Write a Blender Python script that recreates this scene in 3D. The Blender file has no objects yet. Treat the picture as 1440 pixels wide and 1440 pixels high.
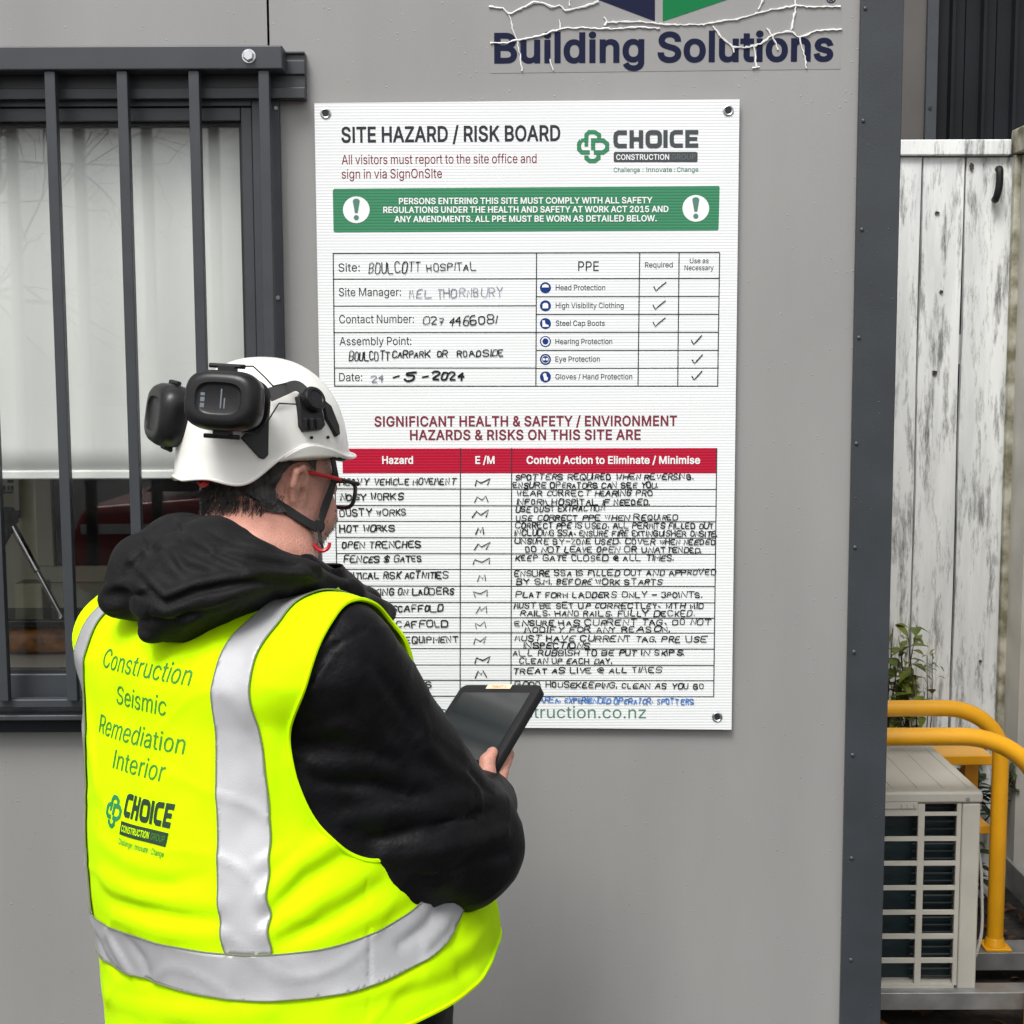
import bpy, bmesh, math, random
import numpy as np
from mathutils import Vector, Matrix
from mathutils.bvhtree import BVHTree
from mathutils.geometry import delaunay_2d_cdt
rng = random.Random(7)
R = math.radians
S = bpy.context.scene
COL = S.collection

# ------------------------------------------------------------------ camera, sky, sun, exposure
CAM_Y, CAM_Z, TILT, ROLL, FPX = -2.741, 1.70, R(5.87), R(0.23), 2000.0
_f = Vector((0, math.cos(TILT), -math.sin(TILT)))
_r0 = Vector((1, 0, 0)); _u0 = Vector((0, math.sin(TILT), math.cos(TILT)))
_r = _r0 * math.cos(ROLL) - _u0 * math.sin(ROLL)
_u = _u0 * math.cos(ROLL) + _r0 * math.sin(ROLL)
CAM = Vector((0, CAM_Y, CAM_Z))
cd = bpy.data.cameras.new('camera'); cam = bpy.data.objects.new('camera', cd); COL.objects.link(cam)
cam.matrix_world = Matrix(((_r.x, _u.x, -_f.x, CAM.x), (_r.y, _u.y, -_f.y, CAM.y), (_r.z, _u.z, -_f.z, CAM.z), (0, 0, 0, 1)))
cd.sensor_width = 36; cd.lens = 36 * FPX / 1440; cd.clip_start = .05; cd.clip_end = 500
S.camera = cam

SUN_EL, SUN_AZ = R(58), R(205)          # overcast: a wide weak sun, high behind the photographer
W = bpy.data.worlds.new('World'); S.world = W; W.use_nodes = True
nt = W.node_tree; bg = nt.nodes['Background']
sk = nt.nodes.new('ShaderNodeTexSky'); sk.sky_type = 'NISHITA'; sk.sun_disc = False
sk.sun_elevation = SUN_EL; sk.sun_rotation = SUN_AZ; sk.dust_density = 4; sk.air_density = 1.0; sk.ozone_density = 1.0
hs = nt.nodes.new('ShaderNodeHueSaturation'); hs.inputs['Saturation'].default_value = .12
nt.links.new(sk.outputs[0], hs.inputs['Color']); nt.links.new(hs.outputs[0], bg.inputs['Color'])
bg.inputs['Strength'].default_value = .13
sl = bpy.data.lights.new('sun', 'SUN'); sl.energy = 1.7; sl.angle = R(22); sl.color = (1, .97, .93)
so = bpy.data.objects.new('sun', sl); COL.objects.link(so)
sd = Vector((math.sin(SUN_AZ) * math.cos(SUN_EL), math.cos(SUN_AZ) * math.cos(SUN_EL), math.sin(SUN_EL)))
so.rotation_euler = sd.to_track_quat('Z', 'Y').to_euler(); so.location = (0, -6, 8)
S.view_settings.view_transform = 'Standard'; S.view_settings.look = 'None'
S.view_settings.gamma = 1; S.view_settings.use_curve_mapping = False
S.view_settings.exposure = 0.64
S.cycles.max_bounces = 8; S.cycles.transparent_max_bounces = 16
S.cycles.caustics_reflective = False; S.cycles.caustics_refractive = False

def at(u, v, Y):
    """world point at depth plane Y that lies under photo pixel (u, v) of 1440 (layout measurements)"""
    d = _f * FPX + _r * (u - 720) - _u * (v - 720)
    return CAM + d * ((Y - CAM_Y) / d.y)

# ------------------------------------------------------------------ materials
def mat(name, col, rough=.6, metal=0., var=0., scale=8., bump=0., bscale=60., detail=4., spec=.5, coat=0., sss=0., stretch=None, col2=None, sheen=0., lo=.35, hi=.65, rvar=0.):
    m = bpy.data.materials.new(name); m.use_nodes = True
    n = m.node_tree; b = n.nodes['Principled BSDF']; L = n.links.new
    b.inputs['Base Color'].default_value = (*col, 1); b.inputs['Roughness'].default_value = rough
    b.inputs['Metallic'].default_value = metal; b.inputs['Specular IOR Level'].default_value = spec
    if coat: b.inputs['Coat Weight'].default_value = coat; b.inputs['Coat Roughness'].default_value = .15
    if sheen: b.inputs['Sheen Weight'].default_value = sheen; b.inputs['Sheen Roughness'].default_value = .5
    if sss:
        b.inputs['Subsurface Weight'].default_value = sss; b.inputs['Subsurface Radius'].default_value = (.012, .004, .002); b.inputs['Subsurface Scale'].default_value = 1
    tc = n.nodes.new('ShaderNodeTexCoord'); vec = tc.outputs['Object']
    if stretch:
        mp = n.nodes.new('ShaderNodeMapping'); mp.inputs['Scale'].default_value = stretch; L(vec, mp.inputs['Vector']); vec = mp.outputs[0]
    if var or col2:
        t = n.nodes.new('ShaderNodeTexNoise'); t.inputs['Scale'].default_value = scale; t.inputs['Detail'].default_value = detail; L(vec, t.inputs['Vector'])
        rp = n.nodes.new('ShaderNodeValToRGB')
        c2 = col2 if col2 else tuple(max(0, c * (1 - var)) for c in col)
        c1 = col if col2 else tuple(min(1, c * (1 + var)) for c in col)
        rp.color_ramp.elements[0].position = lo; rp.color_ramp.elements[1].position = hi
        rp.color_ramp.elements[0].color = (*c2, 1); rp.color_ramp.elements[1].color = (*c1, 1)
        L(t.outputs['Fac'], rp.inputs[0]); L(rp.outputs[0], b.inputs['Base Color'])
        if rvar:
            mr = n.nodes.new('ShaderNodeMapRange'); mr.inputs['To Min'].default_value = rough - rvar; mr.inputs['To Max'].default_value = rough + rvar
            L(t.outputs['Fac'], mr.inputs['Value']); L(mr.outputs[0], b.inputs['Roughness'])
    if bump:
        t2 = n.nodes.new('ShaderNodeTexNoise'); t2.inputs['Scale'].default_value = bscale; t2.inputs['Detail'].default_value = 3; L(vec, t2.inputs['Vector'])
        bp = n.nodes.new('ShaderNodeBump'); bp.inputs['Strength'].default_value = bump; bp.inputs['Distance'].default_value = .004
        L(t2.outputs['Fac'], bp.inputs['Height']); L(bp.outputs[0], b.inputs['Normal'])
    return m
def srgb(r, g, b):
    f = lambda c: (c / 255 / 12.92) if c < 10 else ((c / 255 + .055) / 1.055) ** 2.4
    return (f(r), f(g), f(b))

M = {}
M['wall'] = mat('wall_paint', (.282, .279, .273), .42, var=.05, scale=2.2, bump=.08, bscale=260, stretch=(2.2, 1, .55), detail=7, rvar=.1)
M['joint'] = mat('joint_dark', (.03, .028, .025), .8)
M['alu'] = mat('grey_powder_coat', (.040, .045, .052), .4, var=.08, scale=14, bump=.05, bscale=700)
M['alu2'] = mat('grey_corner_flashing', (.036, .041, .047), .4, var=.1, scale=9, bump=.08, bscale=300)
M['seal'] = mat('black_gasket', (.012, .012, .013), .6)
M['zinc'] = mat('zinc_bolt', (.62, .64, .66), .3, metal=1)
M['roof'] = mat('roof_sheet', (.1, .1, .11), .5)
M['blind'] = mat('blind_fabric', (.82, .83, .81), .85, var=.03, scale=3, bump=.1, bscale=900)
M['inwall'] = mat('interior_wall', (.74, .72, .58), .7, var=.06, scale=2)
M['infloor'] = mat('interior_floor', (.12, .12, .11), .5)
M['bench'] = mat('bench_top', (.6, .58, .50), .4)
M['dark'] = mat('dark_screen', (.012, .011, .012), .12)
M['board'] = mat('corflute_white', (.80, .82, .82), .42)
M['ink'] = mat('ink_black', (.018, .018, .022), .5, spec=.12)
M['inkfade'] = mat('ink_faded', (.26, .26, .33), .6, var=.5, scale=60)
M['inkblue'] = mat('ink_blue', (.06, .2, .55), .5, var=.4, scale=60)
M['print'] = mat('print_dark', (.035, .04, .045), .45, spec=.12)
M['printgrey'] = mat('print_grey', (.07, .08, .085), .45, spec=.12)
M['maroon'] = mat('print_maroon', (.20, .035, .055), .45, spec=.12)
M['pgreen'] = mat('print_green', (.055, .24, .125), .45, var=.06, scale=40, spec=.12)
M['pgreen2'] = mat('print_green_text', (.10, .22, .17), .45, spec=.12)
M['pred'] = mat('print_red', (.46, .012, .04), .45, var=.06, scale=40, spec=.12)
M['pwhite'] = mat('print_white', (.82, .84, .84), .45)
M['pblue'] = mat('print_blue', (.012, .04, .20), .45, spec=.12)
M['navy'] = mat('decal_navy', (.010, .013, .040), .4, spec=.12)
M['dgreen'] = mat('decal_green', (.008, .17, .055), .4, spec=.12)
M['film'] = mat('decal_film', (.280, .277, .271), .40, var=.03, scale=3)
M['crack'] = mat('peeled_film', (.78, .78, .76), .5)
M['skin'] = mat('skin', (.55, .265, .20), .5, var=.16, scale=26, bump=.45, bscale=330, sss=.05, rvar=.1)
M['hair'] = mat('hair_dark_grey', (.035, .03, .027), .55, col2=(.006, .005, .005), scale=130, stretch=(1, 1, .25), bump=.6, bscale=260)
M['stubble'] = mat('hair_grey', (.28, .26, .25), .6, col2=(.08, .07, .065), scale=240)
M['jacket'] = mat('black_nylon', (.0045, .0045, .0055), .5, var=.25, scale=30, bump=.22, bscale=170, spec=.13)
M['hoodm'] = mat('black_cotton', (.0065, .0065, .007), .66, var=.25, scale=30, bump=.3, bscale=330, spec=.16, sheen=.01)
M['vest'] = mat('hi_vis_yellow', (.54, .90, .0), .8, var=.045, scale=2.5, bump=.16, bscale=900, spec=.08)
M['vtrim'] = mat('hi_vis_trim', (.58, .95, .0), .8, spec=.08)
M['tape'] = mat('reflective_tape', (.43, .435, .45), .38, var=.05, scale=24, bump=.1, bscale=700, metal=.25)
M['stitch'] = mat('tape_stitching', (.16, .18, .10), .7)
M['vprint'] = mat('vest_print_green', (.055, .22, .02), .6)
M['vprintd'] = mat('vest_print_dark', (.010, .035, .012), .6)
M['vprint2'] = mat('vest_logo_green', (.012, .21, .07), .6)
M['helmet'] = mat('helmet_shell', (.80, .785, .745), .26, var=.05, scale=5, spec=.5, coat=.25, rvar=.06)
M['plastic'] = mat('black_plastic', (.009, .009, .010), .34, var=.3, scale=30, bump=.06, bscale=500, spec=.32)
M['plasticm'] = mat('black_plastic_matt', (.011, .011, .012), .55, bump=.1, bscale=700, spec=.25)
M['strap'] = mat('black_webbing', (.012, .012, .012), .75, bump=.5, bscale=900)
M['red'] = mat('red_plastic', (.55, .012, .02), .3)
M['glassframe'] = mat('spectacle_frame', (.015, .013, .013), .25)
M['lens'] = mat('spectacle_lens', (.75, .8, .78), .08); 
M['emblem'] = mat('grey_emblem_print', (.12, .14, .16), .5)
M['screen'] = mat('tablet_screen', (.02, .024, .025), .08, spec=.6)
M['sticker'] = mat('sticker_cream', (.75, .62, .42), .5)
M['orange'] = mat('print_orange', (.6, .12, .03), .5)
M['trouser'] = mat('black_trousers', (.010, .010, .011), .8, bump=.2, bscale=300)
M['shoe'] = mat('boot_leather', (.02, .016, .013), .5)
M['yel'] = mat('yellow_paint', (.82, .39, .010), .33, var=.05, scale=10, bump=.1, bscale=160, coat=.2)
M['galv'] = mat('galvanised_steel', (.42, .43, .43), .42, metal=.75, var=.18, scale=14)
M['acbody'] = mat('ac_enamel', (.52, .50, .44), .42, var=.07, scale=6, bump=.04, bscale=200)
M['accoil'] = mat('ac_coil', (.006, .018, .021), .4, var=.5, scale=40, stretch=(1, 1, 14))
M['fin'] = mat('ac_fin', (.014, .020, .023), .45)
M['side'] = mat('cream_steel', (.52, .51, .47), .45, var=.12, scale=6)
M['moss'] = mat('mossy_cap', (.5, .48, .40), .8, col2=(.16, .15, .09), scale=18)
M['clad'] = mat('dark_cladding', (.011, .012, .015), .55, var=.2, scale=3, spec=.2)
M['taupe'] = mat('taupe_panel', (.085, .078, .072), .5, var=.1, scale=3)
M['soil'] = mat('wet_soil', (.02, .016, .012), .85, var=.5, scale=22, bump=1, bscale=60)
M['asphalt'] = mat('asphalt', (.055, .055, .056), .8, var=.25, scale=14, bump=.6, bscale=160)
M['leafy'] = mat('leaf_yellow_green', (.17, .19, .022), .45, col2=(.05, .10, .012), scale=9, var=.2)
M['leafd'] = mat('leaf_dark', (.015, .032, .008), .45, col2=(.03, .045, .01), scale=9)
M['litter'] = mat('leaf_litter', (.16, .065, .02), .7, col2=(.03, .018, .01), scale=14)
M['stem'] = mat('twig', (.05, .035, .02), .8)
M['bark'] = mat('bark', (.045, .038, .032), .9, bump=.8, bscale=40)
M['cloth_black'] = mat('clamp_black', (.02, .02, .02), .5)
M['food'] = mat('baked_crust', (.22, .085, .02), .5, var=.5, scale=30, bump=.5, bscale=90)
M['lid'] = mat('tray_lid', (.02, .022, .02), .15)
M['cream'] = mat('cream_box', (.5, .48, .33), .6)
M['paper'] = mat('paper_poster', (.62, .62, .56), .6)
M['chrome'] = mat('chrome', (.6, .6, .6), .15, metal=1)
M['carred'] = mat('car_red', (.38, .008, .012), .25, coat=.6)
M['rubber'] = mat('rubber', (.015, .015, .015), .8)

# corflute: fine horizontal flutes show as faint lines and ripple the gloss
def flutes(m, dark):
    n = m.node_tree; b = n.nodes['Principled BSDF']; L = n.links.new
    tc = n.nodes.new('ShaderNodeTexCoord'); w = n.nodes.new('ShaderNodeTexWave'); w.wave_type = 'BANDS'; w.bands_direction = 'Z'
    w.inputs['Scale'].default_value = 57; w.inputs['Distortion'].default_value = .25; w.inputs['Detail'].default_value = 1; w.inputs['Detail Scale'].default_value = .05
    L(tc.outputs['Object'], w.inputs['Vector'])
    rp = n.nodes.new('ShaderNodeValToRGB'); c = b.inputs['Base Color'].default_value
    rp.color_ramp.elements[0].color = (c[0] * dark, c[1] * dark * 1.01, c[2] * dark * 1.02, 1); rp.color_ramp.elements[1].color = c
    rp.color_ramp.elements[1].position = .55
    L(w.outputs['Fac'], rp.inputs[0]); L(rp.outputs[0], b.inputs['Base Color'])
    bp = n.nodes.new('ShaderNodeBump'); bp.inputs['Strength'].default_value = .25; bp.inputs['Distance'].default_value = .001
    L(w.outputs['Fac'], bp.inputs['Height']); L(bp.outputs[0], b.inputs['Normal'])
for k, d in (('board', .95), ('pgreen', .84), ('pred', .84)): flutes(M[k], d)

def thin_glass():
    m = bpy.data.materials.new('window_glass'); m.use_nodes = True; n = m.node_tree; n.nodes.clear(); L = n.links.new
    o = n.nodes.new('ShaderNodeOutputMaterial'); mx = n.nodes.new('ShaderNodeMixShader'); t = n.nodes.new('ShaderNodeBsdfTransparent'); g = n.nodes.new('ShaderNodeBsdfGlossy')
    t.inputs[0].default_value = (.985, .992, .985, 1); g.inputs['Roughness'].default_value = .0
    lw = n.nodes.new('ShaderNodeLayerWeight'); lw.inputs['Blend'].default_value = .5
    pw = n.nodes.new('ShaderNodeMath'); pw.operation = 'POWER'; pw.inputs[1].default_value = 5; L(lw.outputs['Facing'], pw.inputs[0])
    f = n.nodes.new('ShaderNodeMath'); f.operation = 'MULTIPLY_ADD'; f.inputs[1].default_value = .95; f.inputs[2].default_value = .045; L(pw.outputs[0], f.inputs[0])
    L(f.outputs[0], mx.inputs[0]); L(t.outputs[0], mx.inputs[1]); L(g.outputs[0], mx.inputs[2]); L(mx.outputs[0], o.inputs[0])
    return m
M['glass'] = thin_glass()

def wet_wall(m):
    """rain drops beaded on the painted panel (tiny bumps) and a few pale scuffs"""
    n = m.node_tree; b = n.nodes['Principled BSDF']; L = n.links.new
    tc = n.nodes.new('ShaderNodeTexCoord'); v = n.nodes.new('ShaderNodeTexVoronoi'); v.inputs['Scale'].default_value = 95; v.inputs['Randomness'].default_value = 1
    L(tc.outputs['Object'], v.inputs['Vector'])
    big = n.nodes.new('ShaderNodeTexNoise'); big.inputs['Scale'].default_value = 3; L(tc.outputs['Object'], big.inputs['Vector'])
    sep = n.nodes.new('ShaderNodeSeparateColor'); L(v.outputs['Color'], sep.inputs[0])
    gt = n.nodes.new('ShaderNodeMath'); gt.operation = 'GREATER_THAN'; gt.inputs[1].default_value = .85; L(sep.outputs[0], gt.inputs[0])
    mr = n.nodes.new('ShaderNodeMapRange'); mr.inputs['From Min'].default_value = .0; mr.inputs['From Max'].default_value = .17; mr.inputs['To Min'].default_value = 1; mr.inputs['To Max'].default_value = 0
    L(v.outputs['Distance'], mr.inputs['Value'])
    mu = n.nodes.new('ShaderNodeMath'); mu.operation = 'MULTIPLY'; L(gt.outputs[0], mu.inputs[0]); L(mr.outputs[0], mu.inputs[1])
    bp = n.nodes.new('ShaderNodeBump'); bp.inputs['Strength'].default_value = .45; bp.inputs['Distance'].default_value = .003
    L(mu.outputs[0], bp.inputs['Height'])
    old = b.inputs['Normal'].links[0].from_node; L(old.outputs[0], bp.inputs['Normal']); L(bp.outputs[0], b.inputs['Normal'])
wet_wall(M['wall']); wet_wall(M['alu2'])

def plank_mat():
    """flaking whitewash over grey boards: vertical wear, dark knots and mildew"""
    m = bpy.data.materials.new('weathered_whitewash'); m.use_nodes = True; n = m.node_tree; b = n.nodes['Principled BSDF']; L = n.links.new
    b.inputs['Roughness'].default_value = .75
    tc = n.nodes.new('ShaderNodeTexCoord'); oi = n.nodes.new('ShaderNodeObjectInfo')
    ad = n.nodes.new('ShaderNodeVectorMath'); ad.operation = 'ADD'; L(tc.outputs['Object'], ad.inputs[0]); L(oi.outputs['Random'], ad.inputs[1])
    def noise(sc, st, det=6, rough=.65):
        mp = n.nodes.new('ShaderNodeMapping'); mp.inputs['Scale'].default_value = st; L(ad.outputs[0], mp.inputs['Vector'])
        t = n.nodes.new('ShaderNodeTexNoise'); t.inputs['Scale'].default_value = sc; t.inputs['Detail'].default_value = det; t.inputs['Roughness'].default_value = rough
        L(mp.outputs[0], t.inputs['Vector']); return t.outputs['Fac']
    def ramp(fac, p0, c0, p1, c1):
        r = n.nodes.new('ShaderNodeValToRGB'); r.color_ramp.elements[0].position = p0; r.color_ramp.elements[1].position = p1
        r.color_ramp.elements[0].color = (*c0, 1); r.color_ramp.elements[1].color = (*c1, 1); L(fac, r.inputs[0]); return r.outputs[0]
    def mix(f, a, c):
        x = n.nodes.new('ShaderNodeMix'); x.data_type = 'RGBA'; L(f, x.inputs['Factor']); L(a, x.inputs['A']); L(c, x.inputs['B']); return x.outputs['Result']
    base = ramp(noise(7, (1, 1, .12)), .3, (.56, .59, .59), .58, (.86, .88, .87))
    wear = ramp(noise(26, (1, 1, .16), 8, .75), .505, (0, 0, 0), .64, (.85, .85, .85))
    dirt = ramp(noise(20, (1, 1, .5), 3), .3, (.05, .05, .045), .7, (.22, .22, .21))
    c = mix(wear, base, dirt)
    kn = ramp(noise(5.5, (1, 1, .8), 2), .70, (0, 0, 0), .78, (1, 1, 1))
    dk = ramp(noise(3, (1, 1, 1)), .3, (.04, .035, .025), .7, (.09, .08, .06))
    c = mix(kn, c, dk); L(c, b.inputs['Base Color'])
    bp = n.nodes.new('ShaderNodeBump'); bp.inputs['Strength'].default_value = .6; bp.inputs['Distance'].default_value = .004
    L(noise(34, (1, 1, .08), 5), bp.inputs['Height']); L(bp.outputs[0], b.inputs['Normal'])
    return m
M['plank'] = plank_mat(); M['knot'] = mat('wood_knot', (.09, .075, .055), .85, col2=(.02, .017, .012), scale=160)

# ------------------------------------------------------------------ object helpers
def link(name, me, m, parent=None):
    o = bpy.data.objects.new(name, me); COL.objects.link(o)
    if m is not None: me.materials.append(m)
    if parent is not None: o.parent = parent; o.matrix_parent_inverse = parent.matrix_world.inverted()
    return o
def tag(o, label=None, cat=None, group=None, kind=None):
    if label: o['label'] = label
    if cat: o['category'] = cat
    if group: o['group'] = group
    if kind: o['kind'] = kind
    return o
def thing(name, loc, label, cat, group=None):
    o = bpy.data.objects.new(name, None); COL.objects.link(o); o.location = loc; o.empty_display_size = .1
    o.matrix_world = Matrix.Translation(loc); tag(o, label, cat, group); return o
def setmesh(me, V, F):
    me.from_pydata([tuple(map(float, v)) for v in V], [], [tuple(int(i) for i in f) for f in F]); me.update()
class MB:
    def __init__(s): s.V = []; s.F = []
    def add(s, V, F):
        k = len(s.V); s.V += [tuple(v) for v in V]; s.F += [tuple(k + i for i in f) for f in F]; return s
    def box(s, a, b, mtx=None):
        x0, y0, z0 = [min(p, q) for p, q in zip(a, b)]; x1, y1, z1 = [max(p, q) for p, q in zip(a, b)]
        V = [Vector(p) for p in ((x0, y0, z0), (x1, y0, z0), (x1, y1, z0), (x0, y1, z0), (x0, y0, z1), (x1, y0, z1), (x1, y1, z1), (x0, y1, z1))]
        if mtx is not None: V = [mtx @ v for v in V]
        return s.add(V, [(0, 3, 2, 1), (4, 5, 6, 7), (0, 1, 5, 4), (1, 2, 6, 5), (2, 3, 7, 6), (3, 0, 4, 7)])
    def tube(s, path, r, n=12, cap=True):
        P = [Vector(p) for p in path]; rs = r if isinstance(r, (list, tuple)) else [r] * len(P)
        rings = []; up = None
        for i, p in enumerate(P):
            t = (P[min(i + 1, len(P) - 1)] - P[max(i - 1, 0)]).normalized()
            if up is None: up = t.orthogonal().normalized()
            up = (up - t * up.dot(t)).normalized(); w = t.cross(up)
            rings.append([p + (up * math.cos(2 * math.pi * k / n) + w * math.sin(2 * math.pi * k / n)) * rs[i] for k in range(n)])
        return s.rings(rings, cap)
    def rings(s, rings, cap=True):
        n = len(rings[0]); V = [q for g in rings for q in g]; F = []
        for i in range(len(rings) - 1):
            for k in range(n): F.append((i * n + k, i * n + (k + 1) % n, (i + 1) * n + (k + 1) % n, (i + 1) * n + k))
        if cap: F.append(tuple(range(n - 1, -1, -1))); F.append(tuple((len(rings) - 1) * n + k for k in range(n)))
        return s.add(V, F)
    def cyl(s, a, b, r, n=20, r2=None): return s.tube([a, b], [r, r2 if r2 is not None else r], n)
    def prism(s, poly, off):
        """planar polygon (3-D points) extruded by vector off"""
        n = len(poly); P = [Vector(p) for p in poly]; Q = [p + Vector(off) for p in P]
        return s.add(P + Q, [tuple(range(n - 1, -1, -1)), tuple(range(n, 2 * n))] + [(k, (k + 1) % n, n + (k + 1) % n, n + k) for k in range(n)])
    def build(s, name, m, parent=None, bevel=0., smooth=True, ang=35, seg=2):
        me = bpy.data.meshes.new(name); setmesh(me, s.V, s.F)
        bm = bmesh.new(); bm.from_mesh(me); bmesh.ops.recalc_face_normals(bm, faces=bm.faces)
        if smooth:
            for f in bm.faces: f.smooth = True
            for e in bm.edges: e.smooth = not (len(e.link_faces) == 2 and e.calc_face_angle(0) > R(ang))
        bm.to_mesh(me); bm.free()
        o = link(name, me, m, parent)
        if bevel:
            md = o.modifiers.new('bevel', 'BEVEL'); md.width = bevel; md.segments = seg; md.limit_method = 'ANGLE'; md.angle_limit = R(40); md.harden_normals = True
        return o
def rbox(cx, cy, w, h, r, n=5):
    out = []
    for (sx, sy, a0) in ((1, 1, 0), (-1, 1, 90), (-1, -1, 180), (1, -1, 270)):
        for k in range(n + 1):
            a = R(a0 + 90 * k / n); out.append((cx + sx * (w / 2 - r) + r * math.cos(a), cy + sy * (h / 2 - r) + r * math.sin(a)))
    return out

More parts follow.
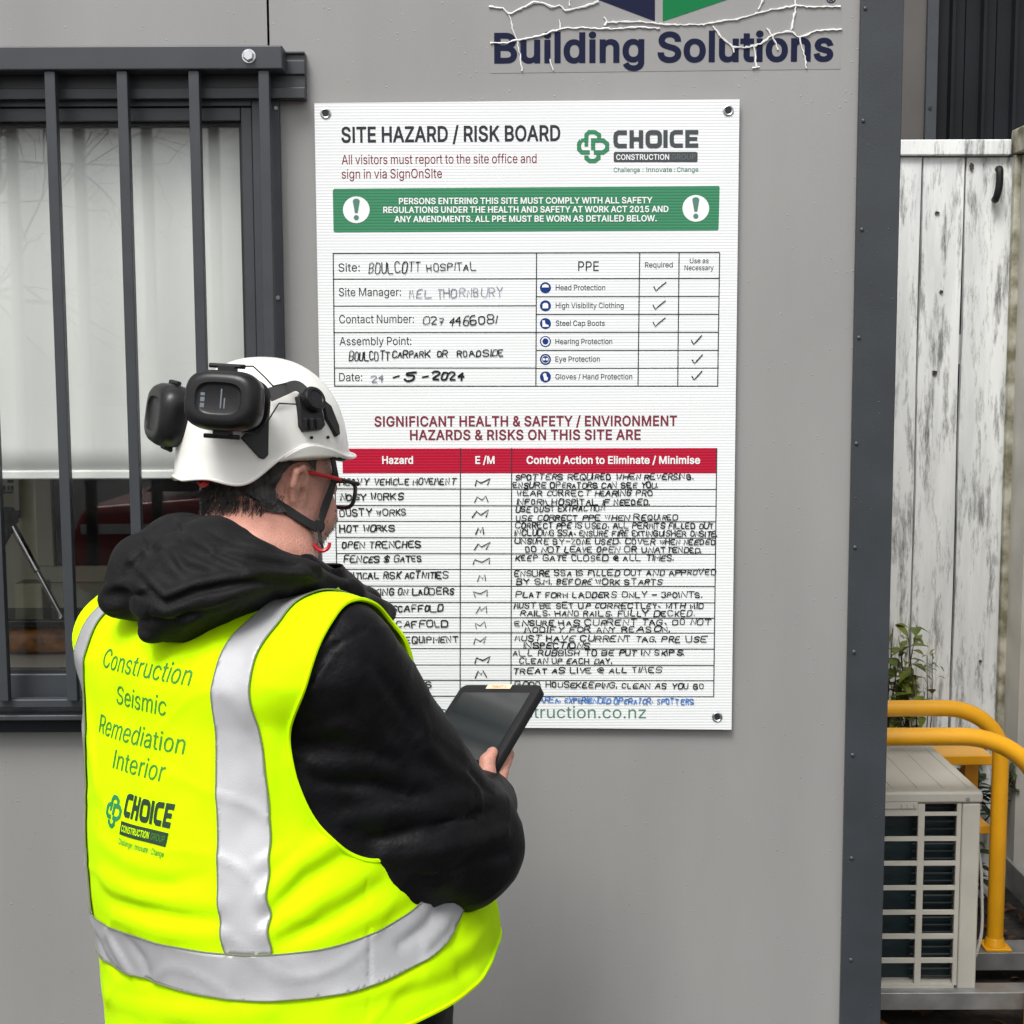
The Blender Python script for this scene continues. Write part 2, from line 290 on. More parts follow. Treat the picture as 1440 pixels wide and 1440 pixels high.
GLYPHS = {  # letter outlines: code, then advance width and outlines as x, y pairs in thousandths of an em
 38: (448, [[197,-7,165,-5,136,1,110,12,88,26,69,42,54,62,43,84,36,108,34,133,40,173,47,189,85,235,140,279,237,352,255,375,262,405,260,420,255,434,245,445,233,454,219,459,201,461,168,453,145,431,137,399,145,363,169,327,438,0,364,0,121,293,87,344,75,398,77,420,82,440,91,458,102,474,117,488,134,499,154,507,176,512,224,512,246,507,266,499,283,488,297,475,317,442,322,424,324,404,315,362,291,325,256,293,154,217,110,174,103,161,98,146,98,115,102,101,109,87,118,76,143,57,158,51,193,46,232,52,251,59,301,95,315,112,327,131,336,151,348,198,349,224,408,224,403,167,397,144,371,92,333,47,315,30,294,17,271,7,246,-1]]),
 44: (188, [[38,-119,68,71,137,71,84,-119]]),
 46: (188, [[83,-3,73,1,55,18,51,29,51,53,55,64,73,81,83,85,95,87,118,81,128,73,135,64,140,53,140,29,135,18,128,9,118,1,107,-3]]),
 47: (249, [[235,533,71,-76,14,-76,178,533]]),
 48: (453, [[227,-7,191,-3,158,7,130,24,105,48,85,77,69,113,57,155,50,202,48,254,50,306,57,353,69,395,85,431,106,461,130,484,159,502,191,512,227,516,262,512,295,502,323,484,348,461,368,431,384,395,396,353,403,306,405,254,403,202,396,155,384,113,368,77,348,48,323,24,295,7,263,-3],[227,50,250,52,271,60,290,74,306,92,320,116,330,144,338,176,344,254,338,332,330,365,320,393,306,416,290,435,271,449,250,457,227,460,203,457,182,449,163,435,147,416,134,393,123,365,115,332,109,254,115,176,123,144,134,116,147,92,163,74,182,60,203,52]]),
 49: (453, [[76,0,76,55,391,55,391,0],[276,509,276,0,212,0,212,448,209,448,86,358,86,427,198,509]]),
 50: (453, [[64,0,64,47,282,282,311,327,320,371,319,389,315,405,308,419,287,441,273,449,224,460,188,454,172,447,159,438,148,427,132,398,128,381,127,362,66,362,68,391,75,418,86,442,102,464,121,482,143,496,168,507,196,513,225,516,254,513,281,507,306,497,328,482,346,465,361,445,372,423,379,398,381,372,371,318,336,259,267,180,153,60,153,57,389,57,389,0]]),
 51: (453, [[218,-7,188,-5,159,1,133,10,108,22,88,38,70,57,57,79,48,104,44,132,109,132,112,115,118,100,126,87,150,66,165,59,219,50,275,61,291,69,304,80,315,93,323,108,328,125,328,163,316,196,306,211,292,223,275,234,254,241,229,246,201,248,157,248,157,299,288,448,288,452,70,452,70,509,372,509,372,461,211,278,211,289,247,290,279,286,308,276,333,262,354,244,371,222,383,198,391,173,393,145,390,116,383,90,370,66,354,45,333,27,309,12,281,2,251,-5]]),
 52: (453, [[40,105,40,158,247,509,311,509,109,166,109,163,413,163,413,105],[282,0,282,318,343,318,343,0]]),
 53: (453, [[221,-7,192,-5,165,1,140,11,118,25,99,41,83,60,71,82,63,105,60,130,122,130,125,115,130,102,138,89,173,60,221,50,241,51,259,56,276,64,291,75,304,89,314,104,322,122,328,162,326,183,321,203,314,221,303,237,290,251,275,262,257,270,238,275,218,277,167,268,128,246,67,253,96,509,366,509,366,452,151,452,134,301,178,325,229,334,274,328,294,321,313,311,330,299,345,285,370,251,386,210,390,187,391,163,388,132,381,102,369,76,352,52,332,32,309,15,282,3,253,-4]]),
 54: (453, [[226,-7,196,-4,168,3,142,15,119,31,100,51,84,74,73,101,66,130,64,162,65,187,80,239,137,340,252,509,322,509,151,261,145,261,165,288,196,307,235,314,265,312,291,305,316,295,337,280,355,262,370,240,380,215,387,187,389,157,387,127,379,98,368,73,352,50,333,30,310,14,284,3,257,-4],[226,48,245,50,263,55,279,63,293,73,314,101,322,119,326,137,326,178,322,196,314,213,293,241,279,251,263,259,245,264,207,264,174,252,148,229,138,214,126,179,126,138,131,119,138,102,148,86,160,73,174,63,190,55,207,50]]),
 55: (453, [[97,0,323,448,323,452,62,452,62,509,391,509,391,449,165,0]]),
 56: (453, [[226,-7,193,-5,163,1,136,11,111,25,91,42,74,62,62,84,54,109,52,135,53,156,65,195,87,228,101,241,117,252,134,260,153,265,153,267,129,276,109,289,93,308,80,330,73,354,70,380,73,405,79,429,90,450,106,469,124,485,146,498,170,508,197,514,226,516,255,514,282,508,306,498,328,485,346,469,361,450,373,429,379,405,382,380,379,354,372,330,359,308,343,289,323,276,300,267,300,265,319,260,335,252,351,241,365,228,387,195,395,176,401,135,398,109,391,84,378,62,362,42,341,25,317,11,289,1,259,-5],[248,50,285,60,313,79,323,91,331,106,335,121,337,139,335,157,330,173,322,189,312,202,283,223,265,230,247,234,206,234,187,230,169,223,140,202,130,189,122,173,117,157,115,139,117,121,121,106,129,91,139,79,167,60,185,54,205,50],[226,290,274,300,287,308,298,318,307,330,314,344,318,359,318,392,314,407,308,420,299,432,288,442,275,449,226,460,177,449,164,442,153,432,138,407,134,392,134,359,138,344,145,330,154,318,165,308,178,300]]),
 58: (188, [[83,-3,73,1,55,18,51,29,51,53,55,64,73,81,83,85,95,87,118,81,128,73,135,64,140,53,140,29,135,18,128,9,118,1,107,-3],[83,272,63,284,55,294,51,304,51,328,55,339,63,349,73,356,83,360,95,362,118,356,128,349,140,328,140,304,128,284,107,272]]),
 64: (676, [[355,-135,307,-133,262,-126,221,-114,184,-98,151,-77,122,-53,98,-24,77,9,61,46,50,87,43,131,40,179,43,226,50,269,61,309,78,346,98,379,123,408,151,433,184,454,220,470,260,482,303,489,349,492,394,489,435,482,472,469,506,452,536,432,562,407,584,380,603,351,617,319,627,285,633,251,635,215,631,142,615,76,605,57,579,28,561,18,541,13,517,11,476,17,441,36,432,45,426,56,423,68,420,68,413,54,402,41,388,30,371,20,351,15,326,13,298,15,273,23,251,35,232,52,216,73,204,96,195,123,190,152,188,182,190,212,197,239,207,265,220,287,237,306,257,322,279,334,304,341,330,343,351,342,369,338,385,331,416,306,419,306,419,335,474,335,475,97,485,74,493,66,505,61,518,59,533,61,546,66,557,76,565,89,576,127,581,215,575,273,567,301,555,327,541,351,523,373,502,393,477,410,450,424,419,434,385,440,347,442,309,440,274,434,242,424,213,410,187,393,164,372,144,347,128,320,115,289,105,255,100,218,98,178,100,138,105,100,115,66,128,35,144,8,165,-17,188,-37,215,-54,246,-68,280,-78,317,-83,357,-85,412,-80,458,-69,489,-59,504,-107,464,-120,411,-131],[329,65,350,66,368,71,382,78,395,89,405,102,412,118,422,185,421,210,417,231,411,249,403,263,393,274,381,282,331,292,313,290,297,285,283,277,271,267,260,254,252,239,242,185,251,125,258,108,267,94,279,81,293,72,310,67]]),
 65: (480, [[16,0,201,509,276,509,463,0,395,0,287,302,232,478,245,478,191,302,85,0],[110,142,110,199,370,199,370,142]]),
 66: (456, [[60,0,60,509,241,509,274,507,304,501,329,491,350,477,367,461,381,442,390,421,396,398,398,374,397,353,387,320,356,286,315,267,315,262,331,260,347,254,378,234,391,220,402,203,411,184,416,161,418,136,416,111,410,88,400,67,386,48,368,31,344,18,317,8,284,2,247,0],[125,57,245,57,281,60,309,67,330,80,344,96,353,115,355,137,354,153,350,169,333,197,320,209,306,218,289,225,248,231,125,231],[125,285,238,285,288,296,302,304,314,314,323,326,335,355,336,372,333,393,326,412,313,429,294,442,270,449,240,452,125,452]]),
 67: (510, [[267,-7,225,-3,186,7,150,25,119,49,92,79,70,115,53,157,44,203,40,254,44,305,53,352,70,393,92,429,119,459,150,484,186,501,225,512,267,516,340,504,362,496,383,485,419,456,435,438,459,397,473,348,408,348,389,395,357,428,315,449,267,456,237,453,209,445,184,432,161,414,141,391,125,364,113,332,106,295,103,254,106,213,113,177,125,145,141,117,161,94,184,76,210,63,237,56,267,53,315,60,357,81,389,114,408,160,473,160,467,135,459,112,435,71,420,53,383,24,363,13,317,-2,293,-6]]),
 68: (502, [[219,0,96,0,96,57,215,57,254,60,288,68,318,81,343,99,363,122,379,149,390,181,397,216,399,255,397,294,390,329,379,361,364,388,344,410,320,428,291,441,258,449,221,452,93,452,93,509,225,509,273,505,315,495,353,478,385,455,412,426,433,391,449,351,458,306,462,255,458,205,449,159,433,119,411,83,384,54,351,31,312,14,268,3],[125,509,125,0,60,0,60,509]]),
 69: (419, [[60,0,60,509,372,509,372,452,125,452,125,286,355,286,355,229,125,229,125,57,375,57,375,0]]),
 70: (410, [[60,0,60,509,369,509,369,452,125,452,125,278,346,278,346,221,125,221,125,0]]),
 71: (520, [[269,-7,225,-3,185,7,149,25,118,49,91,79,69,116,53,157,43,203,40,254,43,305,53,352,69,393,91,429,117,459,149,484,184,501,223,512,265,516,340,504,384,483,421,453,436,436,460,395,468,373,474,349,408,349,387,393,356,427,315,448,265,456,236,453,209,445,183,432,160,414,141,392,125,364,113,332,106,295,103,254,106,213,113,177,125,145,141,117,161,95,184,76,210,63,238,56,269,53,296,55,322,61,345,71,365,85,382,102,396,123,407,147,413,173,415,202,434,199,283,199,283,256,478,256,478,200,475,160,466,124,451,91,431,62,406,38,377,19,344,5,308,-4]]),
 72: (517, [[60,0,60,509,125,509,125,289,392,289,392,509,457,509,457,0,392,0,392,232,125,232,125,0]]),
 75: (467, [[104,145,104,216,174,303,364,509,448,509,231,276,228,276],[60,0,60,509,125,509,125,0],[372,0,188,259,228,309,449,0]]),
 76: (393, [[60,0,60,509,125,509,125,57,361,57,361,0]]),
 77: (628, [[60,0,60,509,152,509,322,49,307,49,476,509,568,509,568,0,504,0,507,457,513,457,342,0,286,0,112,457,119,457,122,0]]),
 78: (523, [[60,0,60,509,136,509,388,107,414,55,405,54,399,509,463,509,463,0,387,0,108,452,119,454,125,0]]),
 79: (533, [[267,-7,225,-3,186,7,150,25,119,49,92,79,70,115,53,157,44,203,40,254,44,305,53,352,70,393,92,429,119,459,150,484,186,501,225,512,267,516,309,512,348,501,384,484,415,459,442,429,464,393,480,352,490,305,493,254,490,203,480,157,464,115,442,79,415,49,384,25,348,7,309,-3],[267,53,296,55,324,63,349,76,372,94,392,116,408,144,420,176,428,213,430,254,428,295,420,332,408,365,392,392,372,415,349,433,324,446,296,453,267,456,237,453,210,445,184,433,161,415,142,392,125,364,113,332,106,295,103,254,106,213,113,176,125,144,142,117,161,94,184,76,210,63,237,55]]),
 80: (445, [[60,0,60,509,235,509,272,506,305,499,332,487,356,471,375,452,390,430,400,404,407,377,409,348,407,318,400,291,390,265,375,243,356,223,332,207,305,195,272,188,235,186,109,186,109,242,233,242,279,248,297,256,312,266,324,279,333,294,339,310,343,328,343,367,333,402,324,416,312,428,297,439,279,446,257,451,125,452,125,0]]),
 81: (533, [[245,159,313,159,468,-48,401,-48],[267,-7,225,-3,186,7,150,25,119,49,92,79,70,115,53,157,44,203,40,254,44,305,53,352,70,393,92,429,119,459,150,484,186,501,225,512,267,516,309,512,348,501,384,484,415,459,442,429,464,393,480,352,490,305,493,254,490,203,480,157,464,115,442,79,415,49,384,25,348,7,309,-3],[267,53,296,55,324,63,349,76,372,94,392,116,408,144,420,176,428,213,430,254,428,295,420,332,408,365,392,392,372,415,349,433,324,446,296,453,267,456,237,453,210,445,184,433,161,415,142,392,125,364,113,332,106,295,103,254,106,213,113,176,125,144,142,117,161,94,184,76,210,63,237,55]]),
 82: (449, [[60,0,60,509,236,509,273,506,305,500,333,489,356,473,376,455,390,433,401,408,407,381,409,352,407,323,401,296,390,271,376,250,356,232,333,217,305,206,273,200,236,198,96,198,96,255,258,256,280,260,298,267,313,276,325,287,334,300,344,333,344,371,340,389,334,405,325,419,313,430,298,440,258,451,125,452,125,0],[353,0,230,229,303,229,428,0]]),
 83: (447, [[224,-9,188,-7,156,-1,128,9,102,23,81,40,64,60,51,83,42,109,38,137,104,137,108,118,114,102,123,88,150,66,166,59,224,49,246,50,267,54,286,60,303,69,317,79,329,92,338,106,344,122,346,139,340,168,332,179,296,205,245,222,184,239,145,253,112,269,86,289,67,313,56,341,52,372,54,400,62,425,75,448,92,468,113,484,138,498,165,508,195,514,227,516,259,514,289,508,316,498,340,484,360,468,377,449,390,427,398,403,401,378,337,378,332,402,320,421,302,437,280,449,254,456,225,459,185,454,167,448,152,440,139,430,121,405,115,376,117,359,122,345,131,334,169,308,212,293,312,264,359,238,395,198,407,161,408,139,406,112,399,87,386,64,370,43,349,25,323,11,294,0,261,-7]]),
 84: (449, [[32,452,32,509,417,509,417,452,257,452,257,0,193,0,193,452]]),
 85: (517, [[259,-8,220,-6,186,2,154,15,126,33,103,55,85,80,71,108,63,140,60,173,60,509,124,509,124,178,126,155,132,133,141,113,153,95,169,80,187,68,208,59,232,53,285,53,309,59,331,68,349,80,364,95,377,113,385,133,391,155,393,178,393,509,457,509,457,173,454,140,446,108,433,80,414,55,391,33,363,15,332,2,297,-6]]),
 86: (480, [[204,0,16,509,84,509,192,206,248,31,235,31,267,138,395,509,463,509,278,0]]),
 87: (686, [[155,0,16,509,82,509,187,94,197,40,189,40,306,509,380,509,497,40,488,40,603,509,670,509,530,0,455,0,351,391,336,475,350,475,335,395,318,323,230,0]]),
 88: (474, [[18,0,217,284,217,236,29,509,104,509,243,292,232,292,252,329,374,509,446,509,259,239,259,287,456,0,382,0,230,231,244,231,225,196,182,129,91,0]]),
 89: (472, [[203,0,203,208,16,509,91,509,222,292,250,230,224,230,251,293,280,344,381,509,455,509,268,208,268,0]]),
 90: (438, [[42,0,42,46,273,385,341,476,348,454,40,452,40,509,397,509,397,462,169,129,97,33,90,54,152,57,399,57,399,0]]),
 97: (389, [[160,-9,115,-3,94,5,76,15,60,29,48,45,38,63,32,84,30,108,36,146,43,161,53,174,64,184,78,193,125,211,178,220,234,227,265,235,271,240,267,297,240,322,196,331,149,322,118,301,100,274,41,291,51,313,64,331,79,346,95,358,114,368,133,375,194,384,239,379,286,360,300,350,312,336,322,320,330,301,335,278,337,251,337,0,277,0,277,52,272,52,252,25,215,1],[170,45,192,47,211,51,242,68,254,80,263,93,270,108,276,138,276,190,259,182,175,168,134,159,103,139,97,130,93,118,92,105,102,72,130,52]]),
 98: (424, [[229,-8,208,-7,189,-3,172,4,138,31,118,59,112,59,112,0,53,0,53,509,114,509,114,319,118,319,137,346,171,373,188,379,207,383,229,384,259,382,287,374,313,361,335,342,354,320,370,293,381,261,388,227,390,189,388,151,381,116,370,84,355,57,336,34,313,16,288,3,260,-6],[220,47,242,49,262,55,279,66,294,80,306,97,316,117,323,139,327,163,327,215,323,239,316,261,307,281,295,298,280,311,262,322,243,328,220,330,198,328,178,322,161,312,147,299,134,282,125,263,118,241,114,216,114,162,118,138,125,115,135,95,147,78,162,65,179,55,198,49]]),
 99: (396, [[207,-8,174,-5,144,3,117,16,93,35,72,58,56,85,44,116,37,150,34,187,37,225,44,260,56,291,72,318,93,341,117,360,144,374,174,382,207,384,260,377,305,356,340,322,362,277,303,262,290,289,270,311,242,325,207,330,184,328,163,321,145,310,130,296,118,278,108,258,96,187,108,117,118,97,130,80,145,66,163,55,184,49,207,46,243,52,271,66,292,89,304,117,363,102,341,56,306,21,261,-1]]),
 100: (424, [[195,-8,165,-6,137,3,111,16,89,34,70,57,55,84,43,116,36,151,34,189,36,227,43,261,55,293,70,320,89,342,112,361,137,374,165,382,196,384,218,383,237,379,253,373,287,346,306,319,311,319,311,509,372,509,372,0,313,0,313,59,307,59,287,31,252,4,236,-3,217,-7],[205,47,226,49,246,55,263,65,278,78,290,95,299,115,306,138,312,189,306,241,300,263,290,282,278,299,263,312,246,322,227,328,205,330,182,328,162,322,145,311,130,298,118,281,108,261,96,189,102,139,109,117,118,97,130,80,145,66,162,55,182,49]]),
 101: (404, [[212,-8,177,-5,145,3,117,16,92,35,72,58,56,85,44,116,37,150,34,187,36,224,44,258,55,290,71,317,91,340,115,359,142,373,172,382,205,384,266,374,285,366,303,355,319,341,334,324,347,305,357,282,365,256,370,227,371,169,75,169,75,221,338,221,310,202,298,269,277,301,263,314,246,323,227,328,205,330,183,328,164,323,146,313,131,301,109,270,97,231,102,127,110,106,121,88,135,73,151,61,169,53,190,48,212,46,254,53,285,73,306,105,365,91,358,72,348,55,335,39,320,26,283,4,261,-3,237,-7]]),
 102: (254, [[228,379,228,327,6,327,6,379],[81,0,82,452,87,470,96,486,107,499,120,510,135,519,187,530,222,527,243,521,227,468,215,472,195,474,178,472,164,468,154,460,147,449,143,435,142,0]]),
 103: (425, [[207,-151,156,-146,134,-140,82,-110,51,-69,101,-41,122,-66,154,-88,207,-97,236,-95,261,-87,282,-75,298,-58,308,-34,311,-6,311,68,306,68,287,41,252,16,236,10,217,6,195,5,165,7,138,14,113,27,90,43,71,65,55,90,43,120,36,154,34,191,36,229,43,263,55,293,71,320,90,342,112,361,138,374,166,382,196,384,218,383,237,379,253,373,288,346,308,319,313,319,313,379,372,379,372,-9,370,-40,363,-67,350,-90,334,-109,314,-124,291,-136,265,-144,237,-149],[205,59,227,61,246,66,264,75,278,87,290,103,300,121,307,142,311,166,311,219,307,242,300,264,291,283,279,299,264,312,247,322,227,328,205,330,182,328,163,322,145,312,130,298,118,282,102,241,96,193,102,144,109,123,118,104,131,88,145,76,163,66,183,61]]),
 104: (410, [[114,0,53,0,53,509,114,509,114,287,102,287,116,319,132,344,152,362,175,374,200,382,227,384,252,383,275,377,295,369,313,356,328,340,341,321,350,298,355,271,357,240,357,0,296,0,296,235,293,263,286,286,273,304,256,318,235,326,210,329,192,328,176,324,147,308,136,297,126,283,119,266,115,248]]),
 105: (167, [[53,0,53,379,114,379,114,0],[73,444,63,448,47,463,43,472,41,483,47,504,54,512,84,524,114,512,121,504,125,494,125,472,121,463,105,448,95,444]]),
 106: (167, [[53,379,114,379,114,-30,108,-72,102,-90,92,-106,80,-119,65,-129,47,-137,-10,-143,-10,-87,18,-85,31,-80,40,-72,47,-61,53,-29],[72,444,62,448,53,455,42,472,42,494,53,512,83,524,95,522,114,512,125,494,125,472,114,455,105,448,95,444]]),
 107: (381, [[110,137,110,212,121,212,284,379,360,379,184,199,177,199],[53,0,53,509,114,509,114,0],[294,0,148,186,191,229,372,0]]),
 109: (610, [[53,0,53,379,112,379,112,295,108,295,114,314,122,331,132,346,172,376,219,386,245,383,268,375,287,361,303,342,314,320,321,295,312,295,326,329,337,343,381,375,437,386,458,385,478,380,497,372,514,361,529,346,541,328,550,307,555,283,557,255,557,0,496,0,496,254,493,279,485,298,473,313,456,323,438,329,387,326,374,320,345,290,335,247,335,0,274,0,274,260,272,280,265,297,253,311,238,322,220,328,199,330,158,320,145,312,135,302,126,289,119,274,115,257,114,0]]),
 110: (410, [[114,0,53,0,53,379,112,379,112,287,102,287,116,319,132,344,152,362,175,374,200,382,227,384,252,383,275,377,295,369,313,356,328,340,341,321,350,298,355,271,357,240,357,0,296,0,296,235,293,263,286,286,273,304,256,318,235,326,210,329,192,328,176,324,147,308,136,297,126,283,119,266,115,248]]),
 111: (415, [[207,-8,174,-5,144,3,117,16,93,35,72,58,56,85,44,116,37,150,34,187,37,225,44,260,56,291,72,318,93,341,117,360,144,374,174,382,207,384,241,382,271,374,299,360,323,341,343,318,359,291,371,260,379,225,381,187,379,150,371,116,359,85,343,58,323,35,299,16,271,3,241,-5],[207,46,231,49,252,55,270,66,285,80,298,97,307,117,314,139,318,163,318,212,314,236,307,258,298,278,285,296,270,310,252,321,231,328,207,330,184,328,163,321,145,310,130,296,118,278,108,258,96,187,108,117,118,97,130,80,145,66,163,55,184,49]]),
 112: (424, [[53,-143,53,379,112,379,112,319,118,319,137,346,171,373,188,379,207,383,229,384,259,382,287,374,313,361,335,342,354,320,370,293,381,261,388,227,390,189,388,151,381,116,370,84,355,57,336,34,313,16,288,3,260,-6,229,-8,208,-7,189,-3,173,4,138,31,118,59,114,59,114,-143],[220,47,242,49,262,55,279,66,294,80,306,97,316,117,323,139,327,163,327,215,323,239,316,261,307,281,295,298,280,311,262,322,243,328,220,330,198,328,178,322,161,312,147,299,134,282,125,263,118,241,114,216,114,162,118,138,125,115,135,95,147,78,162,65,179,55,198,49]]),
 113: (424, [[372,-143,311,-143,311,59,306,59,287,31,252,4,236,-3,217,-7,195,-8,165,-6,137,3,111,16,89,34,70,57,55,84,43,116,36,151,34,189,36,227,43,261,55,293,70,320,89,342,112,361,137,374,165,382,196,384,218,383,237,379,253,373,287,346,307,319,313,319,313,379,372,379],[205,47,226,49,246,55,263,65,278,78,290,95,299,115,306,138,312,189,306,241,300,263,290,282,278,299,263,312,246,322,227,328,205,330,182,328,162,322,145,311,130,298,118,281,108,261,96,189,102,139,109,117,118,97,130,80,145,66,162,55,182,49]]),
 114: (259, [[53,0,53,379,112,379,112,321,115,321,124,339,137,354,152,367,171,377,191,383,213,385,243,384,243,322,207,326,174,321,159,315,135,296,126,284,119,269,115,254,114,0]]),
 115: (365, [[157,-7,133,-3,112,3,93,12,76,24,62,38,50,54,41,73,36,94,94,107,101,87,111,72,124,60,141,52,160,47,181,45,206,47,227,53,244,62,258,74,265,88,268,103,262,126,254,136,243,144,149,170,118,180,92,192,72,208,58,227,50,249,47,274,49,295,55,314,65,332,79,347,95,360,115,370,137,378,161,383,212,383,234,379,254,372,271,363,286,352,299,339,324,290,268,277,254,304,243,316,228,325,210,331,187,333,166,331,147,326,131,317,119,305,111,292,109,277,110,264,115,253,124,243,172,223,261,200,287,187,306,171,320,153,328,131,331,107,329,85,323,65,312,47,298,31,281,18,260,6,236,-2,210,-7]]),
 116: (227, [[204,379,204,327,6,327,6,379],[65,471,126,471,130,70,136,61,144,55,156,51,202,54,213,2,192,-3,168,-4,138,-1,113,7,92,21,77,41,68,64,65,93]]),
 117: (410, [[182,-5,158,-3,135,2,115,11,97,23,82,39,69,59,60,82,54,109,53,379,114,379,114,144,116,117,124,94,137,75,154,61,175,53,200,50,218,51,234,55,263,71,274,83,283,97,290,113,295,132,296,379,357,379,357,0,298,0,298,92,307,92,294,60,277,35,257,17,234,5,209,-3]]),
 118: (389, [[163,0,17,379,84,379,165,155,206,21,184,21,224,155,305,379,371,379,226,0]]),
 119: (567, [[138,0,23,379,87,379,154,137,175,41,165,41,186,135,206,214,252,379,316,379,382,136,402,41,391,41,413,135,480,379,545,379,429,0,368,0,277,338,291,338,199,0]]),
 120: (379, [[21,0,171,218,171,171,29,379,100,379,207,206,175,206,233,306,282,379,352,379,209,169,209,214,358,0,287,0,231,85,173,182,205,182,148,85,91,0]]),
 121: (389, [[47,-139,61,-86,104,-89,130,-74,151,-36,163,-1,17,379,84,379,165,155,206,21,184,21,202,87,224,155,305,379,371,379,204,-58,177,-107,139,-136,91,-145,65,-143]]),
 122: (380, [[42,0,42,46,254,320,254,323,48,323,48,379,333,379,333,331,126,60,126,56,339,56,339,0]]),
 174: (463, [[231,118,205,120,179,125,154,134,131,145,110,160,91,177,74,196,60,217,48,240,40,264,35,290,33,317,35,344,40,369,48,394,60,417,74,438,91,457,110,474,131,488,154,500,179,509,205,514,231,516,258,514,284,509,309,500,332,488,353,474,372,457,389,438,403,417,415,394,423,369,428,344,430,317,428,290,423,264,415,240,403,217,389,196,372,177,353,160,332,145,309,134,284,125,258,120],[231,166,258,169,284,175,307,187,328,202,347,220,362,241,373,265,380,290,382,317,380,344,373,369,362,393,347,414,328,432,307,447,284,458,258,465,231,467,205,465,180,458,156,447,135,432,116,414,101,393,90,369,83,344,81,317,83,290,90,265,101,241,116,220,135,202,156,187,180,175,205,169],[273,226,228,312,273,312,319,226],[161,226,161,409,253,409,279,402,302,383,311,350,302,316,278,295,250,287,185,287,185,319,239,319,257,327,267,350,266,360,257,372,239,378,203,378,203,226]]),
}
GL = {chr(k): [a, [list(zip(p[0::2], p[1::2])) for p in ps]] for k, (a, ps) in GLYPHS.items()}

# ------------------------------------------------------------------ lettering: printed outlines and a hand-drawn stroke alphabet
GL['I'] = [190, [[[62, 0], [62, 509], [126, 509], [126, 0]]]]
GL['l'] = [163, [[[51, 0], [51, 525], [112, 525], [112, 0]]]]
GL['-'] = [240, [[[30, 170], [30, 225], [210, 225], [210, 170]]]]
GL[' '] = [165, []]
_tess = {}
def glyph(ch, bold):
    key = (ch, bold)
    if key in _tess: return _tess[key]
    adv, polys = GL[ch]; pts = []; edges = []; loops = []
    area = lambda q: sum(q[i][0] * q[(i + 1) % len(q)][1] - q[(i + 1) % len(q)][0] * q[i][1] for i in range(len(q)))
    main = max((area(p) for p in polys), key=abs) if polys else 1
    for p in polys:
        P = [Vector(q) for q in p]; n = len(P)
        if bold:
            out = []; sg = 1 if main > 0 else -1
            for i in range(n):
                d0 = (P[i] - P[i - 1]).normalized(); d1 = (P[(i + 1) % n] - P[i]).normalized()
                n0 = Vector((d0.y, -d0.x)); n1 = Vector((d1.y, -d1.x)); mm = n0 + n1
                mm = mm / max(.55, mm.dot(n0)) if mm.length > .1 else n0
                out.append(P[i] + mm * bold * sg)
            P = out
        k = len(pts); pts += P; edges += [(k + i, k + (i + 1) % n) for i in range(n)]; loops.append(P)
    if pts:
        r = delaunay_2d_cdt(pts, edges, [], 0, 1e-3); V, F = r[0], r[2]; keep = []
        for f in F:
            c = sum((V[i] for i in f), Vector((0, 0))) / len(f); wn = 0
            for P in loops:
                for i in range(len(P)):
                    a, b = P[i - 1], P[i]
                    if (a.y > c.y) != (b.y > c.y) and c.x < (b.x - a.x) * (c.y - a.y) / (b.y - a.y) + a.x: wn += 1 if b.y > a.y else -1
            if wn: keep.append(f)
        _tess[key] = (adv, V, keep)
    else: _tess[key] = (adv, [], [])
    return _tess[key]
def textmesh(s, bold=0, track=0):
    """flat triangles, cap height 1, and total width"""
    x = 0; V = []; F = []; k = 1 / 509
    for ch in s:
        adv, gv, gf = glyph(ch, bold); b = len(V)
        V += [((p.x + x) * k, p.y * k) for p in gv]; F += [tuple(b + i for i in f) for f in gf]; x += adv + track + bold * .6
    xs = [v[0] for v in V]; x0, x1 = min(xs), max(xs)
    return [(v[0] - x0, v[1]) for v in V], F, x1 - x0
def ptext(mb, s, Y, u0, v0, u1, v1, cap, bold=0, track=0):
    """text fitted from photo pixel (u0,v0) to (u1,v1) along its base line on the upright plane Y; cap = cap height in pixels"""
    V, F, w = textmesh(s, bold, track); A = at(u0, v0, Y); B = at(u1, v1, Y); ex = (B - A) / w
    up = Vector((0, 0, (at(u0, v0 - cap, Y) - A).length))
    return mb.add([A + ex * p[0] + up * p[1] for p in V], F)
HAND = dict(A="002640 1232", B="000636453303 33423000", C="4536160501103041", D="00063645413000", E="46060040 0333", F="460600 0333",
 G="45361605011030414323", H="0600 4640 0343", I="0600", J="4641301001", K="0600 4602 1340", L="060040", M="0016223640", N="00064046",
 O="160501103041453616", P="00063645443303", Q="160501103041453616 2240", R="00063645443303 2340", S="453616050413334241301001", T="0646 2620",
 U="060110304146", V="062046", W="0610243046", X="0640 0046", Y="062346 2320", Z="06460040")
HAND2 = dict(M="0005224640", W="0511253045", E="46160333 03010040")
HAND.update({'0': HAND['O'], '1': "0600", '2': "05163645440040", '3': "051636454433 334241301001", '4': "36030343 3630", '5': "460604344341301001",
 '6': "3616040110304142331302", '7': "064620 1333", '8': "1605041333424130100102133344453616", '@': "332413223342452604022040", '.': "0001", ',': "1102", '-': "0343",
 '&': "453616050413334241301001 2720"})
def ribbon(mb, pts, w, nrm, lift=0.):
    n = len(pts); P = [Vector(p) + nrm * lift for p in pts]; L_ = []; R_ = []
    for i, p in enumerate(P):
        t = (P[min(i + 1, n - 1)] - P[max(i - 1, 0)])
        t = t.normalized() if t.length > 1e-9 else Vector((1, 0, 0)); s = t.cross(nrm).normalized() * w / 2
        if i == 0: p = p - t * w * .4
        if i == n - 1: p = p + t * w * .4
        L_.append(p + s); R_.append(p - s)
    mb.add(L_ + R_, [(i, i + 1, n + i + 1, n + i) for i in range(n - 1)])
